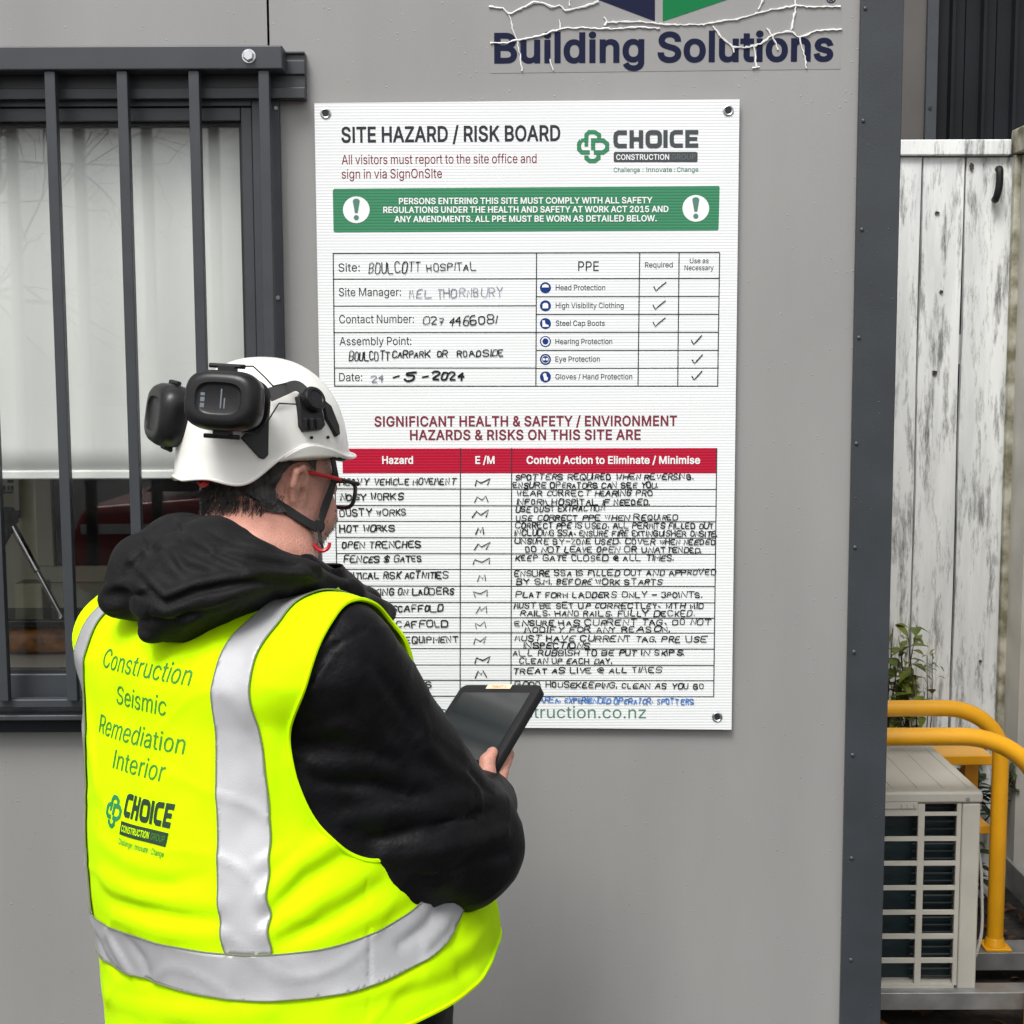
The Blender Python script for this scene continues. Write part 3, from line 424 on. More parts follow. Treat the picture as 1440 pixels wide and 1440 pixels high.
def chaikin(P, closed=False, it=1):
    for _ in range(it):
        out = [P[0]]
        for a, b in zip(P[:-1], P[1:]):
            out += [tuple(.84 * x + .16 * y for x, y in zip(a, b)), tuple(.16 * x + .84 * y for x, y in zip(a, b))]
        P = out + [P[-1]]
    return P
_hk = [0]
def hand(mb, s, Y, u0, v0, u1, v1, cap, w=1.5, jit=.22):
    """felt-pen capitals fitted between two photo pixels"""
    x = 0; strokes = []
    for ch in s:
        if ch == ' ': x += 3.2; continue
        g = HAND2[ch] if ch in HAND2 and rng.random() < .4 else HAND[ch]; mx = max(int(q[0]) for st in g.split() for q in [st[i:i + 2] for i in range(0, len(st), 2)])
        sc = rng.uniform(.86, 1.1); dy = rng.uniform(-.4, .4); sh = rng.uniform(-.08, .2); ww = rng.uniform(.85, 1.2)
        for st in g.split():
            pts = [(int(st[i]) * sc * ww, int(st[i + 1])) for i in range(0, len(st), 2)]
            pts = [(px + rng.uniform(-jit, jit) + sh * py, (py + rng.uniform(-jit, jit)) * sc + dy) for px, py in pts]
            if len(pts) > 2 and ch not in 'MNWVZ': pts = chaikin(pts)
            strokes.append([(x + px, py) for px, py in pts])
        x += mx * sc * ww + rng.uniform(1.3, 2.2)
    x -= 1.7
    A = at(u0, v0, Y); B = at(u1, v1, Y); ex = (B - A) / x; k = (at(u0, v0 - cap, Y) - A).length / 6; pw = (at(u0 + w, v0, Y) - A).length
    for st in strokes:
        _hk[0] = (_hk[0] + 1) % 9
        ribbon(mb, [A + ex * px + Vector((0, 0, k * py)) for px, py in st], pw * rng.uniform(.75, 1.2), Vector((0, -1, 0)), .00005 * _hk[0])

# ================================================================== SETTING
g = MB(); g.add([(-60, -60, 0), (60, -60, 0), (60, 60, 0), (-60, 60, 0)], [(0, 1, 2, 3)])
tag(g.build('ground', M['soil']), kind='structure')
g = MB(); g.add([(-60, -60, .004), (60, -60, .004), (60, .35, .004), (-60, .35, .004)], [(0, 1, 2, 3)])
tag(g.build('asphalt_yard', M['asphalt']), kind='structure')

# ------------------------------------------------------------------ site office (portable building)
XP0 = at(1211, 0, -.012).x; XP1 = at(1272, 0, -.012).x        # corner flashing
office = thing('site_office', (-1.3, 1.2, 0), 'grey portable site office with barred window and wide dark corner post', 'building')
ZB, ZT, XL, DEP = .14, 2.95, -3.6, 2.5
WX0, WX1 = -2.2, at(384, 420, 0).x                             # window opening
WZ1, WZ0 = at(200, 150, 0).z, at(150, 990, 0).z
XJ = at(377, 30, 0).x
w = MB(); T = .07
w.box((XL, 0, ZB), (WX0, T, ZT)); w.box((WX1, 0, ZB), (XP0 + .005, T, ZT))
w.box((WX0, 0, ZB), (WX1, T, WZ0)); w.box((WX0, 0, WZ1), (XJ - .0022, T, ZT)); w.box((XJ + .0022, 0, WZ1), (WX1, T, ZT))
w.build('wall_panel', M['wall'], office, smooth=False)
w = MB(); w.box((WX0, T + .001, WZ1 + .002), (XP0, T + .02, ZT)); w.build('panel_joint', M['joint'], office, smooth=False)
w = MB(); w.box((XL, .0, ZB), (XL + .06, DEP, ZT)) if False else None
w = MB()
w.box((XL - .06, 0, ZB), (XL, .12, ZT)); w.box((XL - .06, 1.5, ZB), (XL, DEP, ZT)); w.box((XL - .06, .12, ZB), (XL, 1.5, .5)); w.box((XL - .06, .12, 2.5), (XL, 1.5, ZT)); w.box((XP0 + .006, .075, ZB), (XP1 - .002, DEP, ZT)); w.box((XL, DEP, ZB), (XP1 - .002, DEP + .06, ZT))  # left end wall has an added, unseen opening that lets daylight brighten the room
w.build('end_wall', M['wall'], office, smooth=False)
w = MB(); w.box((XL - .08, -.03, ZT), (XP1 + .02, DEP + .08, ZT + .1)); w.build('roof', M['roof'], office, bevel=.01)
for x_ in (XL, -1.2, .4): w = MB(); w.box((x_, .2, .01), (x_ + .2, DEP - .2, ZB - .002)); w.build('skid_beam', M['galv'], office)

w = MB(); w.box((XL - .035, .12, .5), (XL - .03, 1.5, 2.5)); w.build('added_end_pane', M['glass'], office, smooth=False)  # glazing of the opening added out of view to light the interior
# corner flashing with rivets
w = MB(); w.box((XP0, -.012, ZB - .02), (XP1, .0, ZT)); w.box((XP1 - .004, .0005, ZB - .02), (XP1, .07, ZT))
fl = w.build('corner_flashing', M['alu2'], office, bevel=.002)
rv = None
for (u, v) in ((1217, 12), (1214, 170), (1212, 323), (1208, 475), (1204.5, 624), (1202.5, 770), (1201, 917), (1199, 1062), (1197.6, 1207), (1196.6, 1350), (1195, 1495)):
    p = at(u, v, -.012)
    if rv is None:
        w = MB(); rr = [(.0042, 0), (.0042, .0008), (.0030, .0022), (.0012, .0027)]
        w.rings([[Vector((a * math.cos(k * math.pi / 6), -b, a * math.sin(k * math.pi / 6))) for k in range(12)] for a, b in rr])
        o = w.build('rivet', M['zinc'] if False else M['alu'], None); o.parent = fl; rv = o
    else:
        o = rv.copy(); COL.objects.link(o)
    o.matrix_parent_inverse = fl.matrix_world.inverted(); o.location = p
# window: fixed frame, sash, gasket, pane, sill, screws
win = bpy.data.objects.new('window', None); COL.objects.link(win); win.parent = office; win.matrix_parent_inverse = office.matrix_world.inverted(); win.location = ((WX0 + WX1) / 2, 0, WZ0); win.matrix_world = Matrix.Translation(win.location)
bpy.context.view_layer.update()
FX1 = at(398, 420, -.014).x
GX1 = at(348, 420, .02).x; GZ1 = at(200, 174, .02).z; GZ0 = at(60, 944, .02).z
w = MB()
w.box((FX1 - .052, -.014, WZ0 - .02), (FX1, -.001, WZ1 + .02)); w.box((WX0 - .04, -.014, WZ1 - .002), (FX1 - .0525, -.0012, WZ1 + .02))
w.box((WX0 - .04, -.014, WZ0 - .02), (FX1 - .0525, -.0012, WZ0 + .012)); w.build('frame', M['alu'], win, bevel=.0015)
w = MB()
w.box((GX1, -.008, WZ0 + .0125), (FX1 - .053, .05, WZ1 - .003)); w.box((WX0, -.0075, GZ1), (GX1 - .0005, .05, WZ1 - .003)); w.box((WX0, -.0075, WZ0 + .0125), (GX1 - .0005, .05, GZ0))
w.build('sash', M['alu'], win, bevel=.002)
w = MB(); w.box((GX1 - .006, .004, GZ0), (GX1 - .0006, .03, GZ1)); w.box((WX0, .004, GZ1 - .006), (GX1 - .0065, .03, GZ1 - .0005)); w.box((WX0, .004, GZ0 + .0005), (GX1 - .0065, .03, GZ0 + .006))
w.build('gasket', M['seal'], win, smooth=False)
w = MB(); w.box((WX0, .018, GZ0 + .0065), (GX1 - .0068, .023, GZ1 - .0065)); w.build('pane', M['glass'], win, smooth=False)
w = MB(); w.box((WX0 - .04, -.03, at(100, 1028, -.02).z), (FX1, -.0005, WZ0 - .0205)); w.build('sill', M['clad'], win, bevel=.002)
w = MB(); w.box((WX0 - .04, -.05, WZ0 - .0203), (FX1 + .001, -.0145, WZ0 - .010)); w.build('sill_lip', M['alu'], win, bevel=.002)
for (u, v) in ((388, 152), (391, 419), (393, 690)):
    p = at(u, v, -.0145); w = MB(); w.cyl(p, p + Vector((0, -.0025, 0)), .0045, 12, .0032); w.build('screw', M['galv'], win)
# grille track above the window, ribbed
tx1 = at(428, 100, -.03).x; z0, z1 = at(300, 140, -.02).z, at(410, 73, -.02).z; h = z1 - z0
w = MB()
prof = [(0, 0), (-.032, 0), (-.032, .22 * h), (-.020, .24 * h), (-.020, .50 * h), (-.026, .52 * h), (-.026, .80 * h), (-.020, .82 * h), (-.020, .94 * h), (-.026, .95 * h), (-.026, h), (0, h)]
w.prism([(WX0 - .1, y - .0005, z0 + z) for y, z in prof], (tx1 - WX0 + .1, 0, 0)); tr = w.build('grille_track', M['alu'], office, smooth=False, bevel=.001)
# security grille in front
gr = bpy.data.objects.new('security_grille', None); COL.objects.link(gr); gr.parent = office; gr.matrix_parent_inverse = office.matrix_world.inverted(); gr.matrix_world = Matrix.Translation((WX1, -.07, WZ1)); bpy.context.view_layer.update()
YG = -.075
rz1, rz0, rx1 = at(200, 64, YG).z, at(200, 98, YG).z, at(397, 82, YG).x
w = MB(); w.box((WX0 - .1, YG, rz0), (rx1, YG + .045, rz1)); w.build('grille_rail', M['alu'], gr, bevel=.003)
bz0 = at(90, 996, YG).z
w = MB(); w.box((WX0 - .1, YG + .021, bz0 - .004), (at(374, 985, YG).x, YG + .045, bz0 + .012)); w.build('grille_rail', M['alu'], gr, bevel=.002)
bar = None; bx = [at(u, 104, YG + .006).x for u in (69.5, 171, 272, 370.5)]
st = (bx[2] - bx[0]) / 2
for x in [bx[0] - k * st for k in range(12, 0, -1) if bx[0] - k * st > WX0 - .08] + bx:
    if bar is None:
        w = MB(); w.box((-.0098, 0, bz0 + .0125), (.0098, .019, rz0 - .0005)); bar = w.build('bar', M['alu'], None, bevel=.0015); o = bar; o.parent = gr
    else: o = bar.copy(); COL.objects.link(o)
    o.matrix_parent_inverse = gr.matrix_world.inverted(); o.location = (x, YG + .006, 0)
p = at(350, 79, YG)
w = MB(); w.cyl(p, p + Vector((0, -.002, 0)), .0125, 20); hexr = [p + Vector((.0105 * math.cos(R(60 * k + 20)), 0, .0105 * math.sin(R(60 * k + 20)))) for k in range(6)]
w.rings([[q + Vector((0, -.002, 0)) for q in hexr], [q + Vector((0, -.008, 0)) for q in hexr], [p + (q - p) * .8 + Vector((0, -.0095, 0)) for q in hexr]])
w.build('bolt', M['zinc'], gr)
# interior shell: back wall with a built-in cabinet frame, ceiling, floor
w = MB(); w.box((XL, 1.55, .32), (XP0, 1.60, 2.75)); w.box((XL, T + .03, 2.70), (XP0, 1.549, 2.75)); w.build('interior_wall', M['inwall'], office, smooth=False)
w = MB(); w.box((XL, T + .03, .28), (XP0, 1.549, .32)); w.build('interior_floor', M['infloor'], office, smooth=False)

# things inside the office, seen under the blind
YB = .062
w = MB(); nb = 40; zt, zb = WZ1 + .03, at(150, 671, YB).z
V = []; F = []
for i in range(nb + 1):
    x = WX0 - .03 + (WX1 - WX0 + .02) * i / nb
    for j in range(13):
        z = zt + (zb - zt) * j / 12; V.append((x, YB + .0012 * math.sin(x * 5 + j * .3) * (j / 12), z))
for i in range(nb):
    for j in range(12): a = i * 13 + j; F.append((a, a + 1, a + 14, a + 13))
w.add(V, F); bl = thing('roller_blind', (-1.2, YB, zb), 'pale roller blind hanging two thirds down behind the barred window', 'blind')
o = w.build('blind_cloth', M['blind'], bl); md = o.modifiers.new('thick', 'SOLIDIFY'); md.thickness = .0012
w = MB(); w.box((WX0 - .03, YB - .006, zb - .004), (WX1 - .012, YB + .006, zb + .014)); w.build('bottom_bar', M['blind'], bl, bevel=.004)
w = MB(); w.cyl((WX0 - .04, YB + .02, zt + .01), (WX1, YB + .02, zt + .01), .02); w.build('roller', M['blind'], bl)
# counter
zc = at(60, 905, .75).z
ct = thing('counter', (-1.0, .75, .32), 'pale counter top inside the office below the blind', 'counter')
w = MB(); w.box((-2.6, .42, zc - .04), (-.35, 1.12, zc)); w.build('counter_top', M['bench'], ct, bevel=.004)
w = MB(); w.box((-2.6, .50, .325), (-.35, 1.05, zc - .0405)); w.build('counter_body', M['dark'], ct)
# framed dark opening on the far wall
YW = 1.549
A, B_ = at(77, 670, YW), at(330, 793, YW); top = A.z + .25
cb = thing('wall_screen', (A.x, YW, A.z), 'dark panel in a cream frame on the interior wall', 'wall panel')
w = MB(); w.box((A.x, YW - .02, B_.z), (B_.x, YW - .001, top)); w.build('panel', M['dark'], cb, smooth=False)
C_ = at(58, 815, YW)
w = MB(); w.box((C_.x, YW - .035, B_.z - .05), (B_.x + .06, YW - .002, B_.z - .0005)); w.box((C_.x, YW - .035, B_.z), (A.x - .0005, YW - .002, top)); w.box((B_.x + .0005, YW - .035, B_.z), (B_.x + .06, YW - .002, top)); w.build('panel_frame', M['inwall'], cb, bevel=.004)
# poster with pictures
YPp = 1.54; a, b = at(-40, 668, YPp), at(27, 718, YPp)
ps = thing('wall_poster', (b.x, YPp, b.z), 'paper poster with small dark pictures on the interior wall', 'poster')
w = MB(); w.box((a.x, YPp, b.z), (b.x, YPp + .004, a.z + .03)); w.build('paper', M['paper'], ps, smooth=False)
w = MB()
for (u0, v0, u1, v1) in ((10, 672, 19, 679), (3, 683, 8, 690), (10, 683, 14, 690), (15, 683, 19, 690), (1, 691, 19, 694), (0, 718, 28, 729)):
    p, q = at(u0, v0, YPp - .001), at(u1, v1, YPp - .001); w.box((p.x, YPp - .001, q.z), (q.x, YPp - .0001, p.z))
w.build('pictures', M['ink'], ps, smooth=False)
w = MB(); p = at(11, 702, YPp - .001); w.cyl(p, p + Vector((0, .0009, 0)), .02, 16); w.build('yellow_picture', M['cream'], ps)
# tripod clamp arm
YT = .62
tp = thing('clamp_stand', at(20, 760, YT), 'black clamp head on a shiny metal rod inside the window', 'stand')
w = MB(); w.tube([at(-12, 728, YT), at(14, 730, YT), at(20, 738, YT)], [.028, .03, .014], 12); p = at(6, 735, YT); w.box(p + Vector((-.05, -.025, -.028)), p + Vector((.018, .03, .02))); w.build('clamp_head', M['cloth_black'], tp, bevel=.004)
e0 = at(18, 740, YT); e1 = Vector(at(112, 872, YT)); e1.z = zc + .004
w = MB(); w.tube([e0, e0.lerp(e1, .35), e0.lerp(e1, .36), e1], [.009, .009, .0065, .0065], 12); w.build('rod', M['chrome'], tp)
w = MB(); w.tube([at(14, 748, YT), at(-14, 800, YT)], .006, 8); w.build('cable', M['rubber'], tp)
# wrapped loaf in tray
YF = .66
fd = thing('food_tray', at(55, 893, YF), 'brown crusty loaf wrapped in clear plastic under a black lid', 'food tray')
c = at(60, 880, YF); V = []; w = MB(); rings = []
for i in range(9):
    t = i / 8; zz = t * .065; k = (1 - (2 * t - 1) ** 4 * .35)
    rings.append([Vector((c.x + (.13 + .006 * math.sin(5 * q)) * k * math.copysign(abs(math.cos(q)) ** .6, math.cos(q)), YF + .08 * k * math.copysign(abs(math.sin(q)) ** .6, math.sin(q)), zc + .004 + zz)) for q in [2 * math.pi * j / 40 for j in range(40)]])
w.rings(rings); w.build('loaf', M['food'], fd)
w = MB(); w.box((c.x - .125, YF - .085, zc + .072), (c.x + .125, YF + .085, zc + .092)); w.build('lid', M['lid'], fd, bevel=.006)
p = at(48, 848, .80)
w = MB(); w.box((p.x - .035, .76, zc + .001), (p.x + .035, .83, zc + .15)); o = w.build('cream_carton', M['cream'], None, bevel=.004); tag(o, 'small cream carton standing behind the wrapped loaf', 'carton')

# ------------------------------------------------------------------ decal on the wall: lettering and lower tips of an emblem
dc = thing('wall_decal', at(940, 60, -.001), 'peeling clear decal lettered Building Solutions under a navy and green emblem', 'decal')
Yd = -.0006
w = MB(); P = [at(688, -160, Yd), at(1186, -160, Yd), at(1182, 97, Yd), at(690, 103, Yd)]; w.prism(P, (0, .0004, 0)); w.build('clear_film', M['film'], dc, smooth=False)
Yd = -.0012
w = MB(); ptext(w, 'Building Solutions', Yd, 695, 87.5, 1172, 84.5, 39.5, 24); w.build('lettering', M['navy'], dc, smooth=False)
def flat(mb, pts, Y, t=.0002): mb.prism([at(u, v, Y) for u, v in pts], (0, t, 0))
w = MB(); flat(w, [(700, -82), (921, -60), (921, 30), (845, 1), (700, -50)], Yd); w.build('navy_emblem', M['navy'], dc, smooth=False)
w = MB(); flat(w, [(932, -60), (1150, -82), (1150, -50), (1018, 1), (932, 30)], Yd); w.build('green_emblem', M['dgreen'], dc, smooth=False)
w = MB(); ptext(w, '®', Yd, 1162, 7, 1175, 7, 12, 8); w.build('registered_mark', M['navy'], dc, smooth=False)
w = MB()
for path, wd in (([(688, 10), (708, 12), (716, 20), (732, 13), (750, 4), (762, 4), (776, 10), (786, 8), (796, 15), (818, 10), (842, 2)], 4), ([(716, 20), (721, 40), (727, 56), (732, 80), (734, 100)], 2.5),
                 ([(690, 61), (712, 60), (730, 56), (760, 50), (790, 40), (820, 39), (860, 41), (900, 38), (928, 40)], 3.2), ([(850, 23), (854, 31), (900, 31), (950, 35), (990, 34), (1040, 26), (1072, 16), (1118, 8), (1150, 10), (1182, 9)], 3.4),
                 ([(1118, -8), (1119, 8), (1116, 30), (1112, 42)], 4), ([(854, 31), (850, 36)], 4), ([(787, 28), (788, 42)], 2.4), ([(773, 82), (778, 99)], 2.4), ([(1003, 36), (1014, 52), (1030, 66), (1050, 67), (1070, 62), (1082, 52), (1095, 46), (1114, 44), (1124, 53), (1144, 44), (1184, 41)], 3.6),
                 ([(1030, 66), (1032, 74)], 3), ([(1061, 67), (1062, 82), (1064, 94)], 3.4), ([(1066, 14), (1074, -2)], 3.4), ([(1078, 40), (1086, 50), (1094, 70)], 3), ([(1124, 53), (1132, 80), (1134, 96)], 3), ([(800, -6), (801, 8)], 2.5), ([(1058, 95), (1068, 94)], 4)):
    q = []
    for (a, b) in zip(path[:-1], path[1:]):
        n_ = max(2, int(math.hypot(b[0] - a[0], b[1] - a[1]) / 4))
        q += [(a[0] + (b[0] - a[0]) * k / n_ + rng.uniform(-.9, .9), a[1] + (b[1] - a[1]) * k / n_ + rng.uniform(-.9, .9)) for k in range(n_)]
    q.append(path[-1]); nq = len(q)
    pts = [at(u, v, -.0022) for u, v in q]; w.tube(pts, [max(.0003, wd * .00062 * rng.uniform(.5, 1.15)) for _ in pts], 5)
w.build('peeled_edge', M['crack'], dc)

# ------------------------------------------------------------------ the hazard board
YS = -.013
sg = thing('hazard_board', at(740, 1020, YS), 'white corflute site hazard and risk board covered in handwritten notes', 'sign')
w = MB(); w.prism([at(442, 145, YS), at(1040, 139.5, YS), at(1028.7, 1026, YS), at(458, 1021, YS)], (0, .005, 0)); w.build('sheet', M['board'], sg, smooth=False)
for (u, v) in ((458, 159.5), (1024, 155.5), (1008.5, 1008), (474, 1004)):
    p = at(u, v, YS); w = MB(); rings = []
    for (a, b) in ((.0105, 0), (.0100, .0016), (.0082, .0024), (.0066, .0014), (.0056, -.001)):
        rings.append([p + Vector((a * math.cos(k * math.pi / 12), -b, a * math.sin(k * math.pi / 12))) for k in range(24)])
    w.rings(rings, False); ey = w.build('eyelet', M['zinc'], sg)
    w = MB(); w.cyl(p + Vector((0, -.0002, 0)), p + Vector((0, -.0006, 0)), .0058, 16); w.build('eyelet_hole', M['seal'], ey)
Y1, Y2, Y3 = YS - .0004, YS - .0008, YS - .0012
w = MB(); flat(w, [(u, v) for u, v in [(470, 265.5), (1010.5, 261.5), (1012, 263.5), (1010.5, 322), (1009, 324), (471, 326.8), (469, 325), (468, 267.5)]], Y1); w.build('green_banner', M['pgreen'], sg, smooth=False)
w = MB(); flat(w, [(481, 631), (1007.5, 630), (1007, 665.5), (482, 665.5)], Y1); w.build('red_header', M['pred'], sg, smooth=False)
def hline(mb, u0, v0, u1, v1, t, Y):
    mb.prism([at(u0, v0 - t / 2, Y), at(u1, v1 - t / 2, Y), at(u1, v1 + t / 2, Y), at(u0, v0 + t / 2, Y)], (0, .0001, 0))
def vline(mb, u0, v0, u1, v1, t, Y):
    mb.prism([at(u0 - t / 2, v0, Y), at(u0 + t / 2, v0, Y), at(u1 + t / 2, v1, Y), at(u1 - t / 2, v1, Y)], (0, .0001, 0))
w = MB()
for (v0, v1, a, b) in ((356.5, 355, 468, 1012), (392.5, 391.5, 469, 1012), (543, 543, 470.5, 1009)): hline(w, a, v0, b, v1, 1.5, Y1)
for (v0, v1) in ((430.5, 430), (467.8, 467.5), (517.5, 517.5)): hline(w, 469.5, v0, 754.5, v1, 1.3, Y1)
for (v0, v1) in ((417.3, 416.8), (442.2, 442), (467.5, 467.2), (492.7, 492.5), (518, 517.5)): hline(w, 754.5, v0, 1011, v1, 1.3, Y1)
for (a, b) in ((468.5, 470.5), (754.5, 753.5), (899.5, 897.2), (955, 953), (1012, 1009.2)): vline(w, a, 355.5, b, 543.5, 1.4, Y2)
RY = [665.5, 688, 711.5, 733.5, 756.5, 779, 801, 824.5, 847.5, 869, 890, 912.5, 935.5, 957, 979.5]
for v in RY[1:]: hline(w, 470 + (v - 630) * .018, v - .6, 1007.5 - (v - 665) * .011, v + .3, 1.3, Y1)
for (a, b) in ((470, 477), (647.5, 647), (719.5, 718.5), (1008, 1003.6)): vline(w, a, 630, b, 980, 1.4, Y2)
w.build('table_grid', M['print'], sg, smooth=False)
w = MB()
ptext(w, 'SITE HAZARD / RISK BOARD', Y1, 480, 200, 788, 197.5, 21, 20)
w.build('heading', M['print'], sg, smooth=False)
w = MB()
for s, u0, v0, u1, v1, c, b in (('Site:', 476, 382, 506, 381.5, 11.5, 2), ('Site Manager:', 476.5, 416.5, 564, 416, 11.5, 2), ('Contact Number:', 477, 454.5, 582, 454, 11.5, 2), ('Assembly Point:', 477.5, 485.5, 578.5, 485, 11.5, 2), ('Date:', 477, 536, 509.5, 535.8, 11.5, 2),
        ('PPE', 813, 381, 842, 381, 13.5, 4), ('Required', 907, 376.2, 946, 376, 7.6, 4), ('Use as', 970, 370, 996.5, 370, 7, 4), ('Necessary', 962.5, 380, 1003.5, 380, 7, 4),
        ('Head Protection', 781.5, 408, 851, 408, 7.6, 5), ('High Visibility Clothing', 781.5, 433.3, 877, 433.2, 7.6, 5), ('Steel Cap Boots', 781.5, 458.3, 850.5, 458.2, 7.6, 5), ('Hearing Protection', 781, 484, 861, 483.8, 7.6, 5), ('Eye Protection', 781, 508.7, 843.5, 508.6, 7.6, 5), ('Gloves / Hand Protection', 781, 533.5, 889, 533.3, 7.6, 5)):
    ptext(w, s, Y1, u0, v0, u1, v1, c, b)
w.build('form_lettering', M['print'], sg, smooth=False)
w = MB(); ptext(w, 'All visitors must report to the site office and', Y1, 480.5, 231, 754.5, 229, 13, 2); ptext(w, 'sign in via SignOnSIte', Y1, 480.5, 251, 621.5, 250, 13, 2)
ptext(w, 'SIGNIFICANT HEALTH & SAFETY / ENVIRONMENT', Y1, 526.5, 599.5, 952, 598.5, 13.6, 22, 14); ptext(w, 'HAZARDS & RISKS ON THIS SITE ARE', Y1, 576.5, 618.5, 901, 618, 13.6, 22, 14); w.build('maroon_lettering', M['maroon'], sg, smooth=False)
w = MB()
for s, u0, v0, u1, v1 in (('PERSONS ENTERING THIS SITE MUST COMPLY WITH ALL SAFETY', 561, 287, 917.5, 285.5), ('REGULATIONS UNDER THE HEALTH AND SAFETY AT WORK ACT 2015 AND', 539, 299.3, 940, 298), ('ANY AMENDMENTS. ALL PPE MUST BE WORN AS DETAILED BELOW.', 554.5, 312.3, 923.5, 311)): ptext(w, s, Y3, u0, v0, u1, v1, 8.3, 20)
for s, u0, u1 in (('Hazard', 537.5, 581), ('E /M', 668.5, 695.5), ('Control Action to Eliminate / Minimise', 740.5, 984.5)): ptext(w, s, Y3, u0, 652, u1, 652, 10.2, 22)
w.build('white_lettering', M['pwhite'], sg, smooth=False)
def disc(mb, u, v, r, Y, n=28): mb.prism([at(u + r * math.cos(2 * math.pi * k / n), v + r * math.sin(2 * math.pi * k / n), Y) for k in range(n)], (0, .0001, 0))
for (u, v) in ((501, 295), (978.5, 293)):
    w = MB(); disc(w, u, v, 18.8, Y2); dcx = w.build('warning_disc', M['pwhite'], sg, smooth=False)
    w = MB(); disc(w, u, v + 11, 3.6, Y3); flat(w, [(u - 5, v - 12.5), (u - 3.4, v - 15), (u, v - 15.8), (u + 3.4, v - 15), (u + 5, v - 12.5), (u + 2, v + 4.6), (u - 2, v + 4.6)], Y3, .0001); w.build('exclamation_mark', M['pgreen2'], dcx, smooth=False)
# company emblem
LIFT = [0, Vector((0, -1, 0))]
def stroke(mb, P, t, f0, closed=False):
    """constant-width outline of a 2-D path; f maps (x, y) to the surface"""
    LIFT[0] = (LIFT[0] + 1) % 12; lift = LIFT[1] * .00007 * LIFT[0]; f = lambda x, y: f0(x, y) + lift
    n = len(P); L_, R_ = [], []
    for i in range(n):
        a = P[(i - 1) % n] if closed or i else P[i]; b = P[(i + 1) % n] if closed or i < n - 1 else P[i]; c = P[i]
        d0 = Vector((c[0] - a[0], c[1] - a[1])); d1 = Vector((b[0] - c[0], b[1] - c[1]))
        if d0.length < 1e-9: d0 = d1
        if d1.length < 1e-9: d1 = d0
        d0.normalize(); d1.normalize(); n0 = Vector((-d0.y, d0.x)); n1 = Vector((-d1.y, d1.x)); m_ = n0 + n1; m_ = m_ / max(.5, m_.dot(n0)) * t / 2
        L_.append(f(c[0] + m_.x, c[1] + m_.y)); R_.append(f(c[0] - m_.x, c[1] - m_.y))
    mb.add(L_ + R_, [(i, (i + 1) % n, n + (i + 1) % n, n + i) for i in range(n if closed else n - 1)])
def rr(x0, y0, x1, y1, r, a0=0, a1=360, n=6):
    return [p for p in rbox((x0 + x1) / 2, (y0 + y1) / 2, x1 - x0, y1 - y0, r, n)]
def emblem(mb, f):
    """two interlocked rounded links with breaks where one passes under the other, in a 1 x 1 box"""
    t = .125
    stroke(mb, [(.30, .62), (.30, .84), (.38, .92), (.55, .92), (.68, .84), (.68, .74)], t, f)
    stroke(mb, [(.30, .50), (.30, .66)], t * .9, f)
    stroke(mb, [(.14, .68), (.08, .58), (.08, .42), (.17, .33), (.40, .33)], t, f); stroke(mb, [(.14, .68), (.30, .70)], t * .8, f)
    stroke(mb, [(.30, .24), (.30, .16), (.40, .08), (.55, .08), (.66, .16), (.66, .38)], t, f)
    stroke(mb, [(.52, .33), (.80, .33), (.92, .42), (.92, .58), (.80, .68), (.50, .68), (.50, .40)], t, f)
def choice(mb, f):
    """heavy squared capitals in a box 5.2 wide, 1 high"""
    t = .25; r_ = .26
    stroke(mb, [(.78, .875), (.30, .875), (.16, .80), (.125, .66), (.125, .34), (.16, .20), (.30, .125), (.78, .125)], t, f)
    for x in (1.06, 1.60): stroke(mb, [(x, 0), (x, 1)], t, f)
    stroke(mb, [(1.185, .5), (1.475, .5)], t * .9, f)
    stroke(mb, rr(1.985, .125, 2.685, .875, .2), t, f, True)
    stroke(mb, [(3.02, 0), (3.02, 1)], t, f)
    stroke(mb, [(4.03, .875), (3.56, .875), (3.42, .80), (3.385, .66), (3.385, .34), (3.42, .20), (3.56, .125), (4.03, .125)], t, f)
    stroke(mb, [(4.92, .875), (4.29, .875), (4.29, .125), (4.92, .125)], t, f); stroke(mb, [(4.41, .5), (4.86, .5)], t * .85, f)
w = MB(); emblem(w, lambda x, y: at(810.5 + 47 * x, 230 - 48 * y, Y1)); w.build('emblem', M['pgreen'], sg, smooth=False)
w = MB(); choice(w, lambda x, y: at(862.5 + 119.5 * x / 4.92, 208.3 - 25 * y - .12 * x, Y1)); flat(w, rr(863, 213.5, 981, 228, 2.5), Y1, .0001); w.build('company_lettering', M['printgrey'], sg, smooth=False)
w = MB(); ptext(w, 'CONSTRUCTION', Y2, 866.5, 224.6, 941, 224.3, 7.4, 16); w.build('company_lettering_white', M['pwhite'], sg, smooth=False)
w = MB(); ptext(w, 'GROUP', Y2, 944.5, 224.3, 978, 224.1, 7.4, 2); w.build('company_lettering_pale', M['emblem'], sg, smooth=False)
w = MB(); ptext(w, 'Challenge', Y1, 863, 242, 900, 241.8, 6.4, 8); ptext(w, 'Innovate', Y1, 909, 241.8, 945, 241.6, 6.4, 8); ptext(w, 'Change', Y1, 952, 241.6, 982, 241.4, 6.4, 8); ptext(w, ':', Y1, 903.5, 241.6, 905, 241.6, 6, 0); ptext(w, ':', Y1, 948, 241.6, 949.5, 241.6, 6, 0); w.build('slogan', M['pgreen2'], sg, smooth=False)
w = MB(); ptext(w, 'www.choiceconstruction.co.nz', Y1, 549, 1009, 908.5, 1010, 16.5, 1); w.build('web_address', M['pgreen2'], sg, smooth=False)
